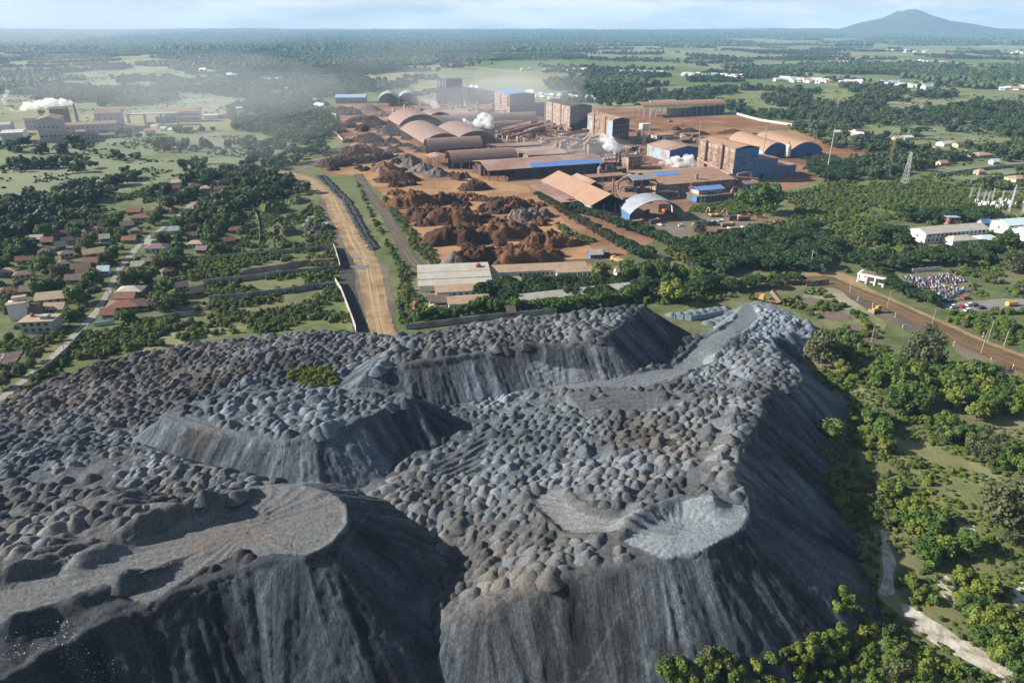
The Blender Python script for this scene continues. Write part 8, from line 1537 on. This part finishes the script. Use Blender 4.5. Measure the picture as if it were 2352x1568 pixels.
for i, q in enumerate([[(-60, 1185), (60, 1165), (50, 1200), (-70, 1225)], [(75, 1165), (195, 1140), (185, 1160), (62, 1188)], [(55, 1192), (180, 1168), (165, 1198), (40, 1224)], [(-70, 1235), (30, 1226), (10, 1262), (-80, 1270)], [(35, 1230), (160, 1204), (140, 1232), (20, 1260)], [(-80, 1280), (5, 1268), (-20, 1300), (-100, 1310)], [(12, 1268), (135, 1240), (110, 1275), (-8, 1300)], [(-20, 1308), (105, 1282), (90, 1300), (-30, 1330)], [(85, 1138), (225, 1118), (210, 1132), (80, 1158)]]):
    P = [G(*C5(*p)).to_2d() for p in q]; A = sum(P, Vector((0, 0))) / 4; e = empty('drying_bed', (A.x, A.y, 0)); tag(e, 'brown drying bed with a pale frame laid out beside the village road', 'drying bed', 'drying beds beside the village road')
    MB().add([(*((p - A) * .95), .3) for p in P] + [(*((p - A) * .95), 0) for p in P], [(3, 2, 1, 0), (4, 5, 6, 7), (0, 1, 5, 4), (1, 2, 6, 5), (2, 3, 7, 6), (3, 0, 4, 7)]).build('tray', M_BED, e); m = MB()
    for a, b in zip(P, P[1:] + P[:1]): m.bar((*(a - A), .3), (*(b - A), .3), .22)
    m.build('frame', M_FR2, e)
# eroded bank, litter, marker on the disc
lb = MB(); pts = mapc(C6, [(0, 920), (120, 875), (350, 845), (500, 815), (790, 795)]); W5 = [G(*p).to_2d() for p in pts]; V = []; F = []
for i, q in enumerate(catmull([tuple(w) for w in W5], 14)):
    for k, (dy_, z) in enumerate(((-1.8, 0), (-1.0, 1.2), (-.5, 2.6), (0, 3.2), (3, 2.4), (9, 0))): V.append((q[0] + R.uniform(-.5, .5) * (k in (1, 2, 3)), q[1] + dy_ + R.uniform(-.5, .5) * (k in (1, 2, 3)), z))
nq = len(V) // 6
for i in range(nq - 1):
    for k in range(5): F.append((i * 6 + k, (i + 1) * 6 + k, (i + 1) * 6 + k + 1, i * 6 + k + 1))
o = obj('eroded_bank', mesh_np('eroded_bank', V, np.array(F), [soil('bare cut earth', (.24, .19, .14), (.16, .115, .08), (.30, .25, .19), .35)], None, False)); tag(o, kind='structure')
for (f, cx, cy, hw, hh, lab) in ((C6, 260, 380, 110, 90, 'long green overgrown slag bank by the narrow dark wall'), (C6, 330, 560, 120, 80, 'green overgrown mound next to the haul road'), (C6, 300, 660, 110, 60, 'low overgrown mound above the plot wall'), (C6, 620, 520, 130, 45, 'bare grey mound beside the pale crust'), (C6, 450, 300, 90, 40, 'dark overgrown mound near the puddle')): heap('overgrown_mound', lab, f, cx, cy, hw, hh, soil('overgrown slag', (.06, .085, .028), (.10, .115, .045), (.10, .09, .06), .2) if 'bare' not in lab else M_DARKV, 'mound', 'mounds beside the haul road', .12, .9)
lit = []; lf = []; n = 0
for i in range(260):
    c = R.choice(((180, 1555), (60, 1560), (250, 1565), (170, 1520))); x, y = Gxy(c[0] + R.gauss(0, 26), c[1] + R.gauss(0, 15), 17); z = float(heap_z(np.array([x]), np.array([y]))[0]) + .12; r = R.uniform(.05, .17); a = R.uniform(0, 6)
    for k in range(4): lit.append((x + math.cos(a + k * 1.57) * r, y + math.sin(a + k * 1.57) * r * .7, z + R.uniform(0, .25)))
    lf.append((n, n + 1, n + 2, n + 3)); n += 4
o = obj('litter', mesh_np('litter', lit, np.array(lf), [mat('pale litter', (.38, .40, .42), (.12, .16, .22), 3, .7)])); tag(o, 'scraps of pale litter scattered down the near slag slope', 'litter', None, 'stuff')
p = G(669, 1265, 24.6); e = empty('marker_flag', (p.x, p.y, float(heap_z(np.array([p.x]), np.array([p.y]))[0]) - .1)); tag(e, 'small orange flag planted on the rim of the grey tipping disc', 'flag'); MB().tube([(0, 0, 0), (0, 0, 1.9)], .04, 5).build('pole', M_STEEL, e); MB().prism([(.04, 1.0), (.5, 1.1), (.62, 1.6), (.04, 1.9)], -.03, .03, 'y').build('cloth', mat('orange cloth', (.75, .26, .02), None, .3, .7), e)
# ================================================================ air, smoke and steam
def vol_mat(name, dens, col, aniso=.0, nz=None):
    m = bpy.data.materials.new(name); m.use_nodes = True; nt = m.node_tree; nt.nodes.clear()
    o = nt.nodes.new('ShaderNodeOutputMaterial'); v = nt.nodes.new('ShaderNodeVolumePrincipled'); nt.links.new(v.outputs[0], o.inputs['Volume'])
    if nz:      # billowing: the density breaks up
        t = nt.nodes.new('ShaderNodeTexCoord').outputs['Object']; q = math_n(nt, 'MULTIPLY', ramp(nt, noise(nt, t, nz, 4, .65), [(.44, 0.), (.64, 1.)]), dens); nt.links.new(q, v.inputs['Density'])
    v.inputs['Color'].default_value = rgba(col); v.inputs['Density'].default_value = dens; v.inputs['Anisotropy'].default_value = aniso
    return m
hz = MB().box(-15000, -420, -1.5, 15000, 15480, 460).build('haze', vol_mat('haze', 7.0e-5, (.42, .68, 1.0))); tag(hz, 'pale blue haze over the whole plain', 'haze', None, 'stuff')
def puff(name, label, blobs, base, mt, cat, group, vox=.8, rough=.35):
    """blobs: (px, py, r_px) in the upright plane through the ground point under base"""
    b = G(*base); dep = b.y * _c + CAM_H * _s; bm = bmesh.new(); rr = random.Random(int(base[0]))
    def at(px, py, off):
        u = (px - 1176) / FOC; v = (py - 784) / FOC; t = b.y / (_c - v * _s)
        return Vector((t * u, b.y + off, CAM_H - t * (_s + v * _c)))
    for px, py, r in blobs:
        r_ = r * dep / FOC; c = at(px, py, rr.uniform(-.5, .5) * r_)
        bmesh.ops.create_icosphere(bm, subdivisions=2, radius=r_, matrix=Matrix.Translation(c))
        for i in range(16):
            d = Vector((rr.gauss(0, 1), rr.gauss(0, 1), rr.gauss(0, 1))).normalized(); q = r_ * rr.uniform(.25, .5)
            bmesh.ops.create_icosphere(bm, subdivisions=2, radius=q, matrix=Matrix.Translation(c + d * r_ * rr.uniform(.8, 1.15)))
    me = bpy.data.meshes.new(name); bm.to_mesh(me); bm.free(); me.materials.append(mt)
    o = obj(name, me); tag(o, label, cat, group, 'stuff'); md = o.modifiers.new('union', 'REMESH'); md.mode = 'VOXEL'; md.voxel_size = vox; return o
M_STEAM = vol_mat('steam', .5, (1, 1, 1), .2, .19); M_STEAM2 = vol_mat('thin steam', .16, (1, 1, 1), .2, .2)
def chain(f, pts, n):
    out = []; k = f(1, 0)[0] - f(0, 0)[0]; q = catmull(pts, n)
    for x, y, r in q: a = f(x + R.uniform(-.5, .5) * r, y + R.uniform(-.5, .5) * r); out.append((*a, r * k * R.uniform(.7, 1.2)))
    return out
puff('steam_plume', 'thick white plume drifting from the chimney of the second works', chain(C1, [(650, 880, 7), (590, 868, 22), (520, 865, 28), (440, 865, 34), (370, 868, 34), (290, 880, 28), (220, 895, 24), (165, 908, 16)], 3), C1(655, 1050), M_STEAM, 'steam', 'steam plumes', 1.6)
puff('steam_wisp', 'thin curling steam at the end of the second works', chain(C1, [(160, 920, 10), (120, 935, 9), (85, 915, 14), (50, 870, 16), (25, 835, 12), (45, 790, 16), (60, 750, 14), (50, 735, 8)], 3), C1(100, 1060), M_STEAM2, 'steam', 'steam plumes', 1.6)
puff('steam_plume', 'white steam from the slim stack before the grey canopies', chain(C2, [(1345, 572, 5), (1310, 550, 20), (1270, 535, 26), (1225, 515, 18), (1190, 505, 10)], 3), C2(1345, 640), M_STEAM2, 'steam', 'steam plumes', 1.4)
puff('steam_plume', 'white steam cloud above the longest barrel roof', chain(C2, [(1768, 742, 6), (1750, 715, 26), (1730, 680, 42), (1690, 665, 42), (1655, 680, 34), (1625, 715, 22), (1580, 700, 18), (1545, 675, 16), (1515, 655, 10)], 3), C2(1770, 795), M_STEAM, 'steam', 'steam plumes', 1.2)
puff('steam_plume', 'white steam billowing over the twin dark stacks', chain(C3, [(752, 715, 10), (735, 690, 30), (705, 660, 38), (670, 640, 34), (645, 605, 26), (640, 580, 12)], 3), C3(752, 820), M_STEAM, 'steam', 'steam plumes', .9)
puff('steam_plume', 'low bank of white steam beside the big furnace house', chain(C3, [(1372, 802, 8), (1320, 785, 32), (1260, 785, 40), (1200, 780, 38), (1150, 795, 28), (1090, 790, 14), (1065, 800, 8)], 3), C3(1300, 825), M_STEAM, 'steam', 'steam plumes', .9)
puff('steam_plume', 'small white steam leak at the filter duct', chain(C3, [(290, 620, 12), (300, 600, 20), (320, 585, 22), (330, 575, 12)], 2), C3(290, 650), M_STEAM2, 'steam', 'steam plumes', .9)
# drifting works smoke: broad thin bodies of even density
def smoke(label, px, py, rx, ry, rz, dens, up=0):
    g = G(px, py); bm = bmesh.new(); bmesh.ops.create_icosphere(bm, subdivisions=4, radius=1); k = R.uniform(0, 50)
    for v in bm.verts:
        n = float(fbm(np.array(v.co.x * 1.6 + k), np.array(v.co.y * 1.6 + v.co.z * 1.3 + k), 5, 3)); v.co = v.co * (.62 + .75 * n)
    me = bpy.data.meshes.new('smoke'); bm.to_mesh(me); bm.free(); o = obj('smoke', me); o.location = (g.x, g.y, up + rz * .7); o.scale = (rx, ry, rz); o.rotation_euler = (0, 0, R.uniform(-.3, .3))
    me.materials.append(vol_mat('works smoke', dens * .26, (.93, .97, 1.0))); for_ = tag(o, label, 'smoke', 'drifting works smoke', 'stuff'); return o
for (px, py, rx, ry, rz, dn, up, lab) in [(1180, 300, 110, 120, 30, .0034, 12, 'bluish smoke over the barrel roofs'), (1050, 262, 120, 140, 34, .0030, 14, 'bluish smoke around the grey canopies'), (1330, 372, 55, 30, 14, .012, 3, 'dusty smoke spilling along the longest shed'), (1230, 262, 90, 90, 34, .0036, 22, 'blue smoke trailing from the furnace houses'), (880, 270, 150, 230, 46, 0.0007, 18, 'thin smoke over the ore heaps'),
    (560, 350, 150, 150, 46, .0018, 8, 'thin smoke drifting across the meadow'), (420, 290, 220, 240, 46, 0.0016, 10, 'faint smoke over the meadow near the second works'), (1000, 350, 80, 80, 22, .0018, 6, 'dust hanging over the upper ore yard'), (640, 390, 100, 60, 24, .0016, 4, 'dust at the end of the haul road'),
    (300, 115, 1500, 1500, 170, .00022, 60, 'broad pale smoke bank over the far forest'), (60, 110, 1300, 1500, 230, .0005, 90, 'thick pale smoke bank over the corner of the far forest'), (150, 240, 320, 300, 60, .0006, 20, 'thin smoke drifting past the second works'), (980, 205, 160, 260, 60, .0005, 40, 'blue smoke rising beyond the works')]:
    smoke(lab, px, py, rx, ry, rz, dn, up)
build_stuff()
# ================================================================ light, sky, camera
SUN_EL, SUN_AZ = rad(28), rad(-2)      # the sun stands to the left and a little behind the camera
sd = Vector((-math.cos(SUN_EL) * math.cos(SUN_AZ), -math.cos(SUN_EL) * math.sin(SUN_AZ), math.sin(SUN_EL)))
ld = bpy.data.lights.new('sun', 'SUN'); ld.energy = 5.0; ld.angle = rad(.53); ld.color = (1.0, .95, .86)
lo = bpy.data.objects.new('sun', ld); link(lo); lo.rotation_euler = (-sd).to_track_quat('-Z', 'Y').to_euler(); lo.location = (-300, 0, 300)
W = bpy.data.worlds.new('World'); SC.world = W; W.use_nodes = True
nt = W.node_tree; nt.nodes.clear(); L = nt.links
out = nt.nodes.new('ShaderNodeOutputWorld'); bg = nt.nodes.new('ShaderNodeBackground'); L.new(bg.outputs[0], out.inputs[0])
sky = nt.nodes.new('ShaderNodeTexSky'); sky.sky_type = 'NISHITA'; sky.sun_disc = False
sky.sun_elevation = SUN_EL; sky.sun_rotation = math.atan2(sd.x, sd.y); sky.altitude = 120; sky.air_density = 1.0; sky.dust_density = .6; sky.ozone_density = 1.5
tc_ = nt.nodes.new('ShaderNodeTexCoord')
# thin broken cloud over the sky: stretched noise on the view direction
n1 = noise(nt, tc_.outputs['Generated'], 5.0, 7, .62, (1.0, 1.0, 6.0), .3)
n2 = noise(nt, tc_.outputs['Generated'], 1.2, 3, .5, (1.6, 1.0, 3.0))
cl = math_n(nt, 'ADD', math_n(nt, 'MULTIPLY', n1, .6), math_n(nt, 'MULTIPLY', n2, .5))
fac = ramp(nt, cl, [(.40, .45), (.6, 1.0)])
shade = ramp(nt, n1, [(.36, (6.0, 6.1, 6.3)), (.58, (10.4, 10.0, 9.6))])
shade_n = nt.nodes[-1]
sz_ = nt.nodes.new('ShaderNodeSeparateXYZ'); L.new(tc_.outputs['Generated'], sz_.inputs[0])
fac = math_n(nt, 'MULTIPLY', fac, ramp(nt, sz_.outputs[2], [(.0, 1.0), (.075, .95), (.2, .1)]))     # the cloud lies low, over the horizon
col = mixc(nt, fac, sky.outputs[0], shade)
L.new(col, bg.inputs['Color']); bg.inputs['Strength'].default_value = .05

cd = bpy.data.cameras.new('camera'); cam = bpy.data.objects.new('camera', cd); link(cam)
cd.sensor_width = 36; cd.lens = 24.0; cd.clip_start = 1; cd.clip_end = 60000
cam.location = (0, 0, CAM_H); cam.rotation_euler = (math.pi / 2 - PITCH, 0, 0)
SC.camera = cam
SC.view_settings.view_transform = 'Standard'; SC.view_settings.look = 'None'; SC.view_settings.gamma = 1; SC.view_settings.exposure = EXPOSURE
SC.render.engine = 'CYCLES'; SC.cycles.use_denoising = True
SC.cycles.max_bounces = 8; SC.cycles.diffuse_bounces = 2; SC.cycles.glossy_bounces = 2; SC.cycles.transmission_bounces = 3; SC.cycles.transparent_max_bounces = 8; SC.cycles.volume_bounces = 6
SC.cycles.caustics_reflective = False; SC.cycles.caustics_refractive = False
SC.cycles.use_adaptive_sampling = True; SC.cycles.adaptive_threshold = .02
